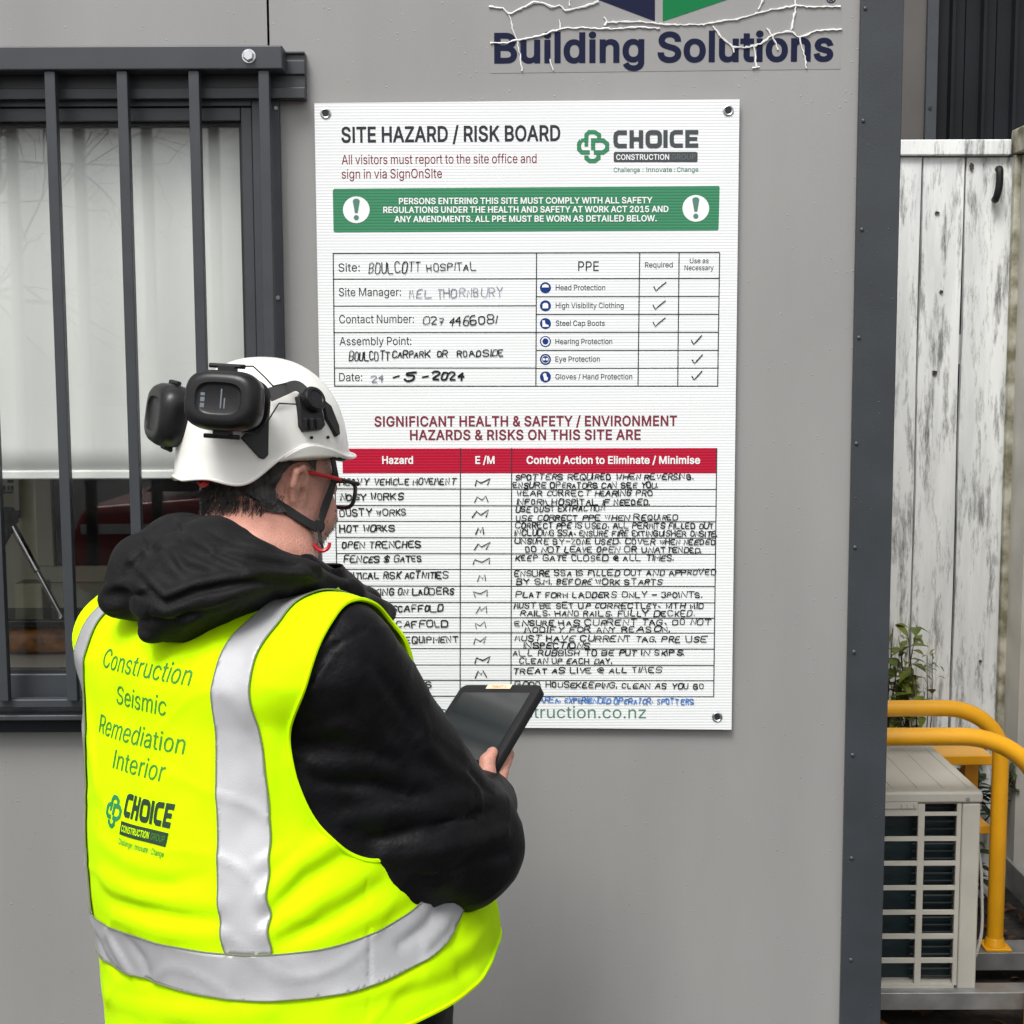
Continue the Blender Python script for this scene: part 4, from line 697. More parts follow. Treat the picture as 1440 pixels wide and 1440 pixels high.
# round pictograms
for k, v in enumerate((404.6, 430, 455, 480.2, 505.4, 530)):
    w = MB(); disc(w, 767, v, 7.8, Y1); pic = w.build('pictogram', M['pblue'], sg, smooth=False)
    w = MB(); u = 767
    if k == 0: flat(w, [(u - 5, v - .5), (u - 4.2, v - 3.6), (u, v - 5.4), (u + 4.2, v - 3.6), (u + 5, v - .5)], Y2, .0001)
    elif k == 1: flat(w, [(u - 4, v - 2), (u - 2, v - 4), (u + 2, v - 4), (u + 4, v - 2), (u + 4, v + 3.6), (u - 4, v + 3.6)], Y2, .0001)
    elif k == 2: flat(w, [(u - 4.5, v - 4.5), (u - .8, v - 4.5), (u - .4, v), (u + 4.5, v + 2.4), (u + 4.5, v + 4.6), (u - 4, v + 4.6)], Y2, .0001)
    elif k == 3: stroke(w, [(u + 5.2 * math.cos(a), v + 5.4 * math.sin(a)) for a in [2 * math.pi * j / 20 for j in range(20)]], 1.8, lambda x, y: at(x, y, Y2), True)
    elif k == 4:
        stroke(w, [(u + 5.2 * math.cos(a), v + 5.2 * math.sin(a)) for a in [2 * math.pi * j / 20 for j in range(20)]], .7, lambda x, y: at(x, y, Y2), True); disc(w, u - 2.2, v - .2, 1.9, Y2, 10); disc(w, u + 2.2, v - .2, 1.9, Y2, 10)
    else: flat(w, [(u - 3.6, v - 3.6), (u - 1, v - 5.4), (u + 1, v - 4.8), (u + 2, v), (u + 3.8, v + 1), (u + 2.6, v + 5), (u - 1.5, v + 5)], Y2, .0001)
    w.build('picture', M['pwhite'], pic, smooth=False)
# felt-pen entries
w = MB()
hand(w, 'BOULCOTT', Y3, 518.5, 384.5, 590, 382.5, 14.5, 1.4); hand(w, 'HOSPITAL', Y3, 600.5, 381.5, 668.5, 379.5, 10.5, 1.4)
hand(w, 'BOULCOTT', Y3, 491, 507, 548, 506, 12, 1.5); hand(w, 'CARPARK', Y3, 552, 503, 604, 502, 9, 1.5); hand(w, 'OR', Y3, 615, 502, 629, 502, 8.5, 1.5); hand(w, 'ROAD', Y3, 643, 501.5, 676, 501, 9, 1.5); hand(w, 'SIDE', Y3, 679, 501, 707.5, 500.5, 9, 1.5)
hand(w, '027', Y3, 595, 456.5, 623, 456, 10, 1.4); hand(w, '4466081', Y3, 631, 458, 698.5, 455, 12, 1.5)
for p in ([(553, 531), (561, 528.5)], [(594, 530.5), (602, 529)]): ribbon(w, [at(a, b, Y3) for a, b in p], .0030, Vector((0, -1, 0)))
hand(w, '5', Y3, 569, 535.5, 582, 535, 12, 2.5); hand(w, '2024', Y3, 607, 534, 651, 534, 11, 2.4)
for (u, v) in ((927.5, 404), (926.5, 430), (926.5, 454)): ribbon(w, [at(a, b, Y3) for a, b in ((u - 8, v - 1), (u - 5, v + 5), (u - 1, v + 1), (u + 9, v - 7))], .0020, Vector((0, -1, 0)))
for (u, v) in ((979.5, 479), (980.5, 506), (980, 529)): ribbon(w, [at(a, b, Y3) for a, b in ((u - 7, v), (u - 4, v + 5), (u - 1, v + 2), (u + 7, v - 7))], .0022, Vector((0, -1, 0)))
for s, u0, u1, v in (('HEAVY VEHICLE MOVEMENT', 477, 640, 682), ('NOISY WORKS', 479, 567, 703.5), ('DUSTY WORKS', 478, 569.5, 726), ('HOT WORKS', 478, 553.5, 748), ('OPEN TRENCHES', 481, 591, 771), ('FENCES & GATES', 484, 592, 791), ('CRITICAL RISK ACTIVITIES', 481, 630, 814), ('WORKING ON LADDERS', 500, 637, 837), ('MOBILE SCAFFOLD', 498, 622, 861), ('FIXED SCAFFOLD', 492, 629, 883), ('ELECTRICAL EQUIPMENT', 488, 645, 905), ('RUBBISH', 486, 556, 926), ('SERVICES', 486, 556, 948), ('MATERIALS', 520, 606, 968)):
    hand(w, s, Y3, u0, v, u1, v - 1.5, 8.8, 1.65)
for k, v in enumerate((682, 705, 727, 750, 772, 792.5, 816, 838.5, 861, 882.5, 904.5, 932, 952)): hand(w, 'M', Y3, 668 + 2 * math.sin(k * 2.3), v + 1, 684 + 2 * math.sin(k * 1.7), v, 9, 1.6, .45)
for s, u0, v0, u1, v1 in (('SPOTTERS REQUIRED WHEN REVERSING.', 725, 674.5, 974, 674), ('ENSURE OPERATORS CAN SEE YOU.', 721.5, 686, 925, 686), ('WEAR CORRECT HEARING PRO', 727, 697, 917, 697), ('INFORM HOSPITAL IF NEEDED.', 727, 709, 913, 710), ('USE DUST EXTRACTION', 725.5, 720, 850, 718), ('USE CORRECT PPE WHEN REQUIRED', 725.5, 732, 952, 731),
        ('CORRECT PPE IS USED, ALL PERMITS FILLED OUT', 724.5, 742.5, 1002, 743), ('INCLUDING SSA, ENSURE FIRE EXTINGUISHER ONSITE.', 724, 753, 1008, 754.5), ('UNSURE BY-ZONE USED, COVER WHEN NEEDED', 724, 764.5, 1006, 766), ('DO NOT LEAVE OPEN OR UNATTENDED.', 739.5, 776, 985, 777), ('KEEP GATE CLOSED @ ALL TIMES.', 725, 788, 946, 788),
        ('ENSURE SSA IS FILLED OUT AND APPROVED', 723.5, 810, 1006, 808.5), ('BY S.M. BEFORE WORK STARTS', 726.5, 821.5, 930, 822), ('PLAT FORM LADDERS ONLY - 3POINTS.', 725, 840, 987, 840), ('MUST BE SET UP CORRECTLEY, WITH MID', 722.5, 855, 988, 855.5), ('RAILS, HAND RAILS, FULLY DECKED.', 732, 866, 976, 866.5), ('ENSURE HAS CURRENT TAG, DO NOT', 724, 880, 999, 878), ('MODIFY FOR ANY REASON.', 738, 889, 942, 888.5),
        ('MUST HAVE CURRENT TAG. PRE USE', 724, 901, 993, 903), ('INSPECTIONS', 737, 911.5, 828, 911.5), ('ALL RUBBISH TO BE PUT IN SKIPS.', 721.5, 922, 961, 921), ('CLEAN UP EACH DAY.', 730.5, 933, 860, 933.5), ('TREAT AS LIVE @ ALL TIMES', 722, 947, 930, 945.5), ('GOOD HOUSEKEEPING. CLEAN AS YOU GO', 724, 966, 989, 969)):
    hand(w, s, Y3, u0, v0, u1, v1, 7.6, 1.5, .24)
w.build('handwriting', M['ink'], sg, smooth=False)
w = MB(); hand(w, 'MEL', Y3, 575.5, 419.5, 607, 418.5, 11, 1.4); hand(w, 'THORNBURY', Y3, 616, 418, 706, 416, 12.5, 1.3, .4); hand(w, '24', Y3, 522, 537, 538.5, 537, 8.5, 1.5); w.build('faded_handwriting', M['inkfade'], sg, smooth=False)
w = MB(); hand(w, 'LIFTING AREA, EXPERIENCED OPERATOR, SPOTTERS', Y3, 716, 987, 975, 990.5, 7.2, 1.5, .6); w.build('blue_handwriting', M['inkblue'], sg, smooth=False)

# ================================================================== YARD ON THE RIGHT
XE = XP1 + .002
def catmull(P, n=10):
    P = [Vector(p) for p in P]; Q = [P[0] * 2 - P[1]] + P + [P[-1] * 2 - P[-2]]; out = []
    for i in range(1, len(Q) - 2):
        for k in range(n):
            t = k / n; a, b, c, d = Q[i - 1], Q[i], Q[i + 1], Q[i + 2]
            out.append(.5 * (2 * b + (c - a) * t + (2 * a - 5 * b + 4 * c - d) * t * t + (3 * b - a - 3 * c + d) * t ** 3))
    return out + [Q[-2]]
# timber fence
YFn = 1.6
ztop, zcap = at(1340, 197, YFn).z, at(1340, 219, YFn).z
fn = thing('timber_fence', (1.3, YFn, 0), 'tall whitewashed plank fence with flaking paint and a capping board', 'fence')
us = [1267, 1297.5, 1359, 1420]; pw = at(1359, 300, YFn).x - at(1297.5, 300, YFn).x
xs = [at(u, 260, YFn).x for u in us]; k = 0; x = xs[0] - pw * 3
edges = [(xs[0] - pw * 2 - .03, xs[0] - pw - .03), (xs[0] - pw - .027, xs[0] - .027 - .006)]
edges = [(xs[1] - 2 * pw, xs[1] - pw - .006), (xs[1] - pw, xs[1] - .004), (xs[1] + .002, xs[2] - .006), (xs[2] + .002, xs[3] + .02)]
edges = [(a, b) for a, b in edges if b > XE + .02]
for i, (a, b) in enumerate(edges):
    w = MB(); n = 14; rings = []
    for j in range(n + 1):
        z = .02 + (zcap - .004 - .02) * j / n; dx = .0016 * math.sin(j * 1.3 + i * 2)
        rings.append([Vector((max(a, XE + .003) + dx, YFn + .002 * i, z)), Vector((b + .0014 * math.sin(j * .9 + i), YFn + .002 * i, z)), Vector((b + .0014 * math.sin(j * .9 + i), YFn + .022 + .002 * i, z)), Vector((max(a, XE + .003) + dx, YFn + .022 + .002 * i, z))])
    w.rings(rings); w.build('plank', M['plank'], fn, bevel=.003, smooth=False)
w = MB(); w.box((XE + .003, YFn - .014, zcap), (xs[3] - .002, YFn + .03, ztop)); w.build('cap_board', M['plank'], fn, bevel=.004)
w = MB(); w.box((XE + .003, YFn + .032, .6), (xs[3], YFn + .07, .69)); w.box((XE + .003, YFn + .032, 1.7), (xs[3], YFn + .07, 1.79)); w.build('rail', M['plank'], fn)
w = MB(); a = at(1398, 240, YFn - .02); P = [at(1404, 238, YFn - .006), at(1406, 240, YFn - .03), at(1405, 262, YFn - .034), at(1401, 278, YFn - .026), at(1399, 281, YFn - .004)]
for d in (0,): w.tube(catmull(P, 5), .011, 8)
hk = w.build('black_hook', M['plasticm'], None); tag(hk, 'short black plastic hook fixed near the top of the whitewashed planks', 'hook')
for (u, v, ru, rv_) in ((1318, 299, 3.4, 1.8), (1324, 410, 2.6, 2.4), (1315, 524, 3.2, 3.6), (1367, 234, 3.2, 5), (1379, 930, 2, 2)):
    w = MB(); rr_ = random.Random(u); pts = []
    for k in range(18):
        a = 2 * math.pi * k / 18; q = rr_.uniform(.7, 1.25); pts.append(at(u + ru * q * math.cos(a), v + rv_ * q * math.sin(a), YFn - .0008))
    w.prism(pts, (0, .004, 0)); w.build('knot', M['knot'], fn, smooth=False)
# steel side fence coming towards the camera
XF = xs[3] + .004
sf = thing('steel_side_fence', (XF, .9, 0), 'cream steel sheet fence with a mossy timber top at the right edge', 'fence')
w = MB(); zb = at(1421, 1205, YFn).z
Vp = []; n = 60; y0, y1 = -.4, YFn - .016
rings = []
for i in range(n + 1):
    y = y1 + (y0 - y1) * i / n; dx = .010 * (1 if (i // 5) % 2 else -1)
    rings.append([Vector((XF + .03 + dx, y, .18)), Vector((XF + .03 + dx, y, ztop - .05)), Vector((XF + .034 + dx, y, ztop - .05)), Vector((XF + .034 + dx, y, .18))])
w.rings(rings); w.build('sheet', M['side'], sf, smooth=False)
w = MB(); w.box((XF, y0, ztop - .045), (XF + .06, y1 + .03, ztop + .03)); w.build('top_rail', M['moss'], sf, bevel=.006)
w = MB(); w.box((XF + .0, y1 - .012, .02), (XF + .03, y1 + .012, ztop - .047)); w.build('end_post', M['moss'], sf, bevel=.004)
w = MB(); w.box((XF + .012, y0, .10), (XF + .05, y1 - .02, .19)); w.build('bottom_rail', M['galv'], sf, bevel=.003)
# neighbouring building
YN = 2.9
nb_ = thing('neighbour_building', (2, YN + 1, 0), 'dark ribbed steel building with a taupe end panel behind the fence', 'building')
xa, xb, xc = XE + .05, at(1301, 90, YN).x, at(1317, 90, YN).x
w = MB(); w.box((xa - .6, YN, 0), (xb, YN + .1, 5)); w.build('wall', M['taupe'], nb_)
w = MB(); w.box((xb + .0005, YN - .02, 0), (xc, YN + .1, 5)); tr_ = w.build('corner_trim', M['alu'], nb_, bevel=.003)
w = MB(); p = at(1308, 152, YN - .021); w.cyl(p, p + Vector((0, -.003, 0)), .007, 10); w.build('screw', M['seal'], tr_)
w = MB(); pts = []; x = xc + .0005; pitch = at(1362, 90, YN).x - at(1318, 90, YN).x
V = [(x, YN + .05)]
while x < 6:
    V += [(x + pitch * .46, YN + .04), (x + pitch * .50, YN + .01), (x + pitch * .60, YN + .01), (x + pitch * .64, YN + .04), (x + pitch * .97, YN + .04), (x + pitch * .975, YN + .09), (x + pitch, YN + .09), (x + pitch * 1.003, YN + .04)]; x += pitch
n = len(V); w.add([(a, b, 0) for a, b in V] + [(a, b, 5) for a, b in V], [(i, i + 1, n + i + 1, n + i) for i in range(n - 1)])
w.build('cladding', M['clad'], nb_, smooth=False)
w = MB(); w.box((xa - .6, YN + .101, 0), (6, YN + 3, 5)); w.build('building_body', M['clad'], nb_); 
w = MB(); w.box((xa - .7, YN - .1, 5.002), (6.1, YN + 3.1, 5.1)); w.build('roof', M['roof'], nb_)

# galvanised beams
def beam(name, x0, x1, y, z1, hh, dep, label):
    w = MB(); t = .006
    w.prism([(x0, y, z1), (x0, y + dep, z1), (x0, y + dep, z1 - t), (x0, y + t, z1 - t), (x0, y + t, z1 - hh + t), (x0, y + dep, z1 - hh + t), (x0, y + dep, z1 - hh), (x0, y, z1 - hh)], (x1 - x0, 0, 0))
    o = w.build(name, M['galv'], None, bevel=.0015); tag(o, label, 'beam', 'galvanised beams'); return o
YA = .75
zA0 = at(1300, 1399, YA).z; zb1 = at(1420, 1396, YA - .03).z
beam('steel_beam', XE + .01, 2.2, YA - .03, zb1, .045, .06, 'galvanised steel channel lying under the front of the air conditioner')
zr = at(1410, 1338, 1.03).z
beam('steel_beam', XE + .01, 2.2, 1.02, zr, .05, .09, 'galvanised steel channel carrying the foot of the yellow rail')
# air conditioner (outdoor unit, end on)
ac = thing('air_conditioner', (1.0, YA + .2, zA0), 'off white outdoor air conditioner unit with slotted grille on steel channel', 'air conditioner')
ax1 = at(1383, 1113, YA).x; ax0 = XE + .012; az1 = at(1383, 1113, YA).z; az0 = zA0 + .004; ay1 = YA + .44
lid_h = .03; cx0 = at(1350, 1200, YA).x
w = MB(); w.box((cx0 + .003, YA, az0), (ax1 - .004, ay1 - .01, az1 - lid_h - .0005)); w.box((ax0, ay1 - .012, az0), (cx0 + .0025, ay1, az1 - lid_h - .0005)); w.box((ax0, YA + .012, az0), (cx0 + .0025, ay1 - .0125, az0 + .02)); w.build('casing', M['acbody'], ac, bevel=.006)
w = MB(); w.box((ax0, YA - .004, az1 - lid_h), (ax1, ay1 + .004, az1)); ld = w.build('lid', M['acbody'], ac, bevel=.008, seg=3)
w = MB()
for i in range(7):
    x = ax0 + .02 + i * (ax1 - ax0 - .05) / 6; w.box((x, YA + .03, az1 - .0005), (x + .006, ay1 - .03, az1 + .0016))
w.build('lid_rib', M['acbody'], ld, bevel=.0008)
# grille: slots are real holes between ribs
gx = [ax0, at(1289, 1250, YA).x, at(1298, 1250, YA).x, at(1343, 1250, YA).x, cx0 + .001]
gxl = at(1291, 1250, YA).x
rows = [1130.5, 1143, 1147.5, 1177.5, 1183, 1212, 1217.5, 1246.5, 1252, 1281, 1286.5, 1314.5, 1320.5, 1348.5, 1354.5, 1384]
zz = [at(1300, v, YA).z for v in rows]
w = MB(); yq0, yq1 = YA + .001, YA + .010
w.box((gx[1], yq0, az0 + .0205), (gx[2], yq1, az1 - lid_h - .001)); w.box((gx[3], yq0, az0 + .0205), (gx[4], yq1, az1 - lid_h - .001))
w.box((gx[2] + .0001, yq0, zz[0]), (gx[3] - .0001, yq1, az1 - lid_h - .001))
for i in range(1, len(zz) - 1, 2): w.box((gx[2] + .0001, yq0, zz[i + 1]), (gx[3] - .0001, yq1, zz[i]))
w.box((gx[2] + .0001, yq0, az0 + .0205), (gx[3] - .0001, yq1, zz[-1]))
w.box((ax0, yq0, zz[2] - .0), (gx[1] - .0001, yq1, az1 - lid_h - .001))
for i in range(3, len(zz) - 1, 2): w.box((ax0, yq0, zz[i + 1]), (gx[1] - .0001, yq1, zz[i]))
w.box((ax0, yq0, az0 + .0205), (gx[1] - .0001, yq1, zz[-1]))
w.box((ax0, yq0 - .0008, az0 + .002), (cx0 - .006, YA + .0118, az0 + .020))
w.build('grille', M['acbody'], ac, bevel=.0022)
w = MB(); w.box((ax0, YA + .05, az0 + .021), (cx0 - .003, YA + .07, az1 - lid_h - .002)); w.build('coil', M['accoil'], ac, smooth=False)
w = MB()
for i in range(26):
    z = az0 + .03 + i * .0195; w.cyl((gx[2] - .02, YA + .036, z), (gx[4] - .004, YA + .036, z), .0032, 6)
w.build('coil_tube', M['fin'], ac)
w = MB(); p0, p1 = at(1262, 1128, YA - .001), at(1291, 1137, YA - .001); w.prism([(ax0 + .005, YA - .003, p0.z), (p1.x, YA - .003, p0.z), (p1.x - .004, YA - .003, p1.z), (ax0 + .005, YA - .003, p1.z)], (0, .0035, 0))
for i in range(3): x = p1.x - .012 - i * .016; w.box((x, YA - .006, p1.z + .004), (x + .004, YA - .0032, p0.z - .003))
w.build('handle', M['acbody'], ac, bevel=.001)
w = MB(); p = at(1361, 1124, YA - .004); w.cyl(p + Vector((0, .0005, 0)), p + Vector((0, -.002, 0)), .006, 12, .004); w.build('screw', M['galv'], ac)
w = MB(); P = [at(1372, 1180, YA + .08), at(1379, 1215, YA + .08), at(1381, 1260, YA + .08), at(1380.5, 1310, YA + .08), at(1372, 1345, YA + .08)]; w.tube(catmull(P, 6), .004, 8); w.build('cable', M['side'], ac)

# yellow access steps: two bent tube rails with treads
ys = thing('yellow_steps', (1.3, .9, 0), 'yellow steel access steps with two bent tube handrails beside the office', 'steps')
YR2, YR1 = 1.06, .68
zr2 = at(1300, 995, YR2).z; xl2 = at(1406, 1250, YR2).x; rad = .16
P = [(XE + .012, YR2, zr2), (xl2 - rad - .10, YR2, zr2)] + [(xl2 - rad + rad * math.sin(a), YR2, zr2 - rad + rad * math.cos(a)) for a in [R(90) * k / 9 for k in range(10)]]
P2 = [Vector(p) for p in P]; 
# flattened bend like the photo: long easy curve
def rail(Y, vline_, ubend, uleg, vdown, zfoot):
    z = at(1290, vline_, Y).z; x0 = at(ubend, vline_, Y).x; x1 = at(uleg, vdown + 40, Y).x; zd = at(uleg, vdown, Y).z
    pts = [Vector((XE + .012, Y, z)), Vector((x0, Y, z))]; rx, rz = x1 - x0, z - zd
    for k in range(1, 15):
        a = R(90) * k / 14; pts.append(Vector((x0 + rx * math.sin(a), Y, z - rz + rz * math.cos(a))))
    pts.append(Vector((x1, Y, zfoot))); return pts
pr = rail(YR2, 996, 1328, 1406, 1062, zr + .006)
w = MB(); w.tube(pr, .0225, 18); rl = w.build('handrail', M['yel'], ys)
w = MB(); f = pr[-1]; w.box((f.x - .036, f.y - .036, zr + .0005), (f.x + .036, f.y + .036, zr + .008)); w.tube([Vector((f.x, f.y, zr + .008)), Vector((f.x, f.y, zr + .03))], [.03, .0235], 16); w.build('foot_plate', M['yel'], rl, bevel=.002)
pr = rail(YR1, 1036, 1350, 1462, 1125, .006)
w = MB(); w.tube(pr, .0225, 18); rl = w.build('handrail', M['yel'], ys)
w = MB(); f = pr[-1]; w.box((f.x - .036, f.y - .036, .005), (f.x + .036, f.y + .036, .012)); w.build('foot_plate', M['yel'], rl, bevel=.002)
zt1 = at(1390, 1060, 1.22).z; xt = at(1396, 1060, 1.2).x
w = MB(); w.box((XE + .012, 1.20, zt1 - .028), (xt, 1.42, zt1)); w.build('tread', M['yel'], ys, bevel=.003)
zt2 = at(1390, 1158, 1.22).z
w = MB(); w.box((at(1340, 1160, 1.2).x, 1.20, zt2 - .025), (xt, 1.42, zt2)); w.build('tread', M['yel'], ys, bevel=.003)
xm = at(1362, 1080, 1.3).x
w = MB(); w.box((xm - .02, 1.27, .006), (xm + .02, 1.31, zt1 - .0285)); w.build('leg', M['yel'], ys, bevel=.003)

# shrub between rails and fence
def leaf(mb, p, d, up, L_, wd):
    d = d.normalized(); s = d.cross(up).normalized(); n = s.cross(d).normalized(); V = []
    for t, k in ((0, .05), (.18, .62), (.38, 1), (.62, .8), (.84, .35), (1, .02)):
        c = p + d * L_ * t - n * L_ * .28 * t * t
        V += [c + s * wd * k / 2 + n * wd * .16 * k, c, c - s * wd * k / 2 + n * wd * .16 * k]
    F = []
    for i in range(5): a = i * 3; F += [(a, a + 1, a + 4, a + 3), (a + 1, a + 2, a + 5, a + 4)]
    mb.add(V, F)
YSh = 1.38
sh = thing('leafy_shrub', (at(1262, 1200, YSh).x, YSh, 0), 'small yellow green shrub growing up between the yellow rails and planks', 'plant')
wl, ws = MB(), MB(); base = Vector((at(1262, 1200, YSh).x, YSh, 0))
rng2 = random.Random(3)
for k in range(13):
    top = at(rng2.uniform(1245, 1302), rng2.uniform(872, 990), YSh + rng2.uniform(-.1, .1)); mid = base.lerp(top, .55) + Vector((rng2.uniform(-.05, .05), rng2.uniform(-.05, .05), .06))
    pts = catmull([base + Vector((rng2.uniform(-.04, .04), rng2.uniform(-.03, .03), 0)), mid, top], 10); ws.tube(pts, [.004 * (1 - .75 * i / len(pts)) for i in range(len(pts))], 6)
    for i in range(8, len(pts), 1):
        for q in range(2):
            a = rng2.uniform(0, 6.28); d = Vector((math.cos(a), math.sin(a) - .4, rng2.uniform(-.5, .5)))
            if rng2.random() < .58: leaf(wl, pts[i] + Vector((rng2.uniform(-.01, .01),) * 3), d, Vector((0, 0, 1)), rng2.uniform(.035, .075), rng2.uniform(.022, .042))
for k in range(6):
    top = at(rng2.uniform(1252, 1312), rng2.uniform(862, 935), YSh + rng2.uniform(.0, .12)); ws.tube(catmull([base, base.lerp(top, .6) + Vector((.03, 0, .05)), top], 8), [.003 * (1 - .7 * i / 16) for i in range(17)], 5)
    for i in range(9): p = top + Vector((rng2.uniform(-.03, .03), rng2.uniform(-.02, .02), rng2.uniform(-.09, .01))); leaf(wl, p, Vector((rng2.uniform(-1, 1), -.5, rng2.uniform(-1, .3))), Vector((0, 0, 1)), rng2.uniform(.015, .03), .008)
wl.build('leaf', M['leafy'], sh); tag(sh.children[-1], kind='stuff'); ws.build('stem', M['stem'], sh)
wl, ws = MB(), MB(); b0 = Vector((at(1330, 1300, 1.5).x, 1.5, 0)); lw = thing('low_shrub', b0, 'dark low leafy bush behind the air conditioner and yellow treads', 'plant')
for k in range(26):
    top = Vector((b0.x + rng2.uniform(-.34, .20), 1.5 + rng2.uniform(-.06, .06), rng2.uniform(.25, .62))); pts = catmull([Vector((b0.x + rng2.uniform(-.2, .2), 1.5, 0)), b0.lerp(top, .5) + Vector((rng2.uniform(-.06, .06), 0, .08)), top], 8); ws.tube(pts, [.004 * (1 - .7 * i / len(pts)) for i in range(len(pts))], 5)
    for i in range(3, len(pts)):
        for q in range(3):
            a = rng2.uniform(0, 6.28); leaf(wl, pts[i], Vector((math.cos(a), math.sin(a), rng2.uniform(-.4, .6))), Vector((0, 0, 1)), rng2.uniform(.03, .06), rng2.uniform(.016, .03))
wl.build('leaf', M['leafd'], lw); tag(lw.children[-1], kind='stuff'); ws.build('stem', M['stem'], lw)
w = MB()
for k in range(420):
    p = Vector((rng2.uniform(XE + .05, 2.3), rng2.uniform(.45, 1.58), rng2.uniform(.006, .022))); a = rng2.uniform(0, 6.28)
    leaf(w, p, Vector((math.cos(a), math.sin(a), rng2.uniform(-.1, .35))), Vector((rng2.uniform(-.3, .3), rng2.uniform(-.3, .3), 1)), rng2.uniform(.03, .07), rng2.uniform(.015, .035))
tag(w.build('leaf_litter', M['litter']), 'brown fallen leaves scattered on the wet soil', 'leaf litter', kind='stuff')

# ================================================================== PERSON
def A3(p): return np.array(tuple(p), dtype=np.float64)
def npat(u, v, Y): return A3(at(u, v, Y))
# ---- signed distance pieces (P: n x 3)
def sd_caps(P, a, b, ra, rb=None):
    rb = ra if rb is None else rb; a = A3(a); b = A3(b); ab = b - a
    t = np.clip(((P - a) @ ab) / (ab @ ab), 0, 1)
    return np.linalg.norm(P - a - t[:, None] * ab, axis=1) - (ra + (rb - ra) * t)
def sd_chain(P, pts, rs, k=.0):
    d = None
    for i in range(len(pts) - 1):
        e = sd_caps(P, pts[i], pts[i + 1], rs[i], rs[i + 1]); d = e if d is None else (smin(d, e, k) if k else np.minimum(d, e))
    return d
def sd_ell(P, c, r, B=np.eye(3)):
    q = (P - A3(c)) @ np.asarray(B).T; r = np.asarray(r, float)
    k0 = np.linalg.norm(q / r, axis=1); k1 = np.linalg.norm(q / r ** 2, axis=1)
    return np.where(k1 < 1e-9, -r.min(), k0 * (k0 - 1) / np.maximum(k1, 1e-9))
def smin(a, b, k):
    h = np.clip(.5 + .5 * (b - a) / k, 0, 1); return b + (a - b) * h - k * h * (1 - h)
def smax(a, b, k): return -smin(-a, -b, k)
def gauss_seg(P, a, b, w):
    return np.exp(-((sd_caps(P, a, b, 0.) / w) ** 2))
def nz(P, f, s=0.):
    """smooth pseudo-noise in -1..1"""
    x, y, z = (P[:, 0] * f + s), (P[:, 1] * f + 1.7 * s), (P[:, 2] * f - .6 * s)
    return (np.sin(1.1 * x + 1.9 * np.sin(.7 * y + s)) * np.sin(.9 * y + 1.6 * np.sin(.8 * z + .4)) + np.sin(1.2 * z + 1.4 * np.sin(1.1 * x + 2))) * .5
def ridg(P, f, s=0.):
    """sharp creases"""
    return np.exp(-(nz(P * [1, 1, 1.25], f, s) / .16) ** 2) - .3
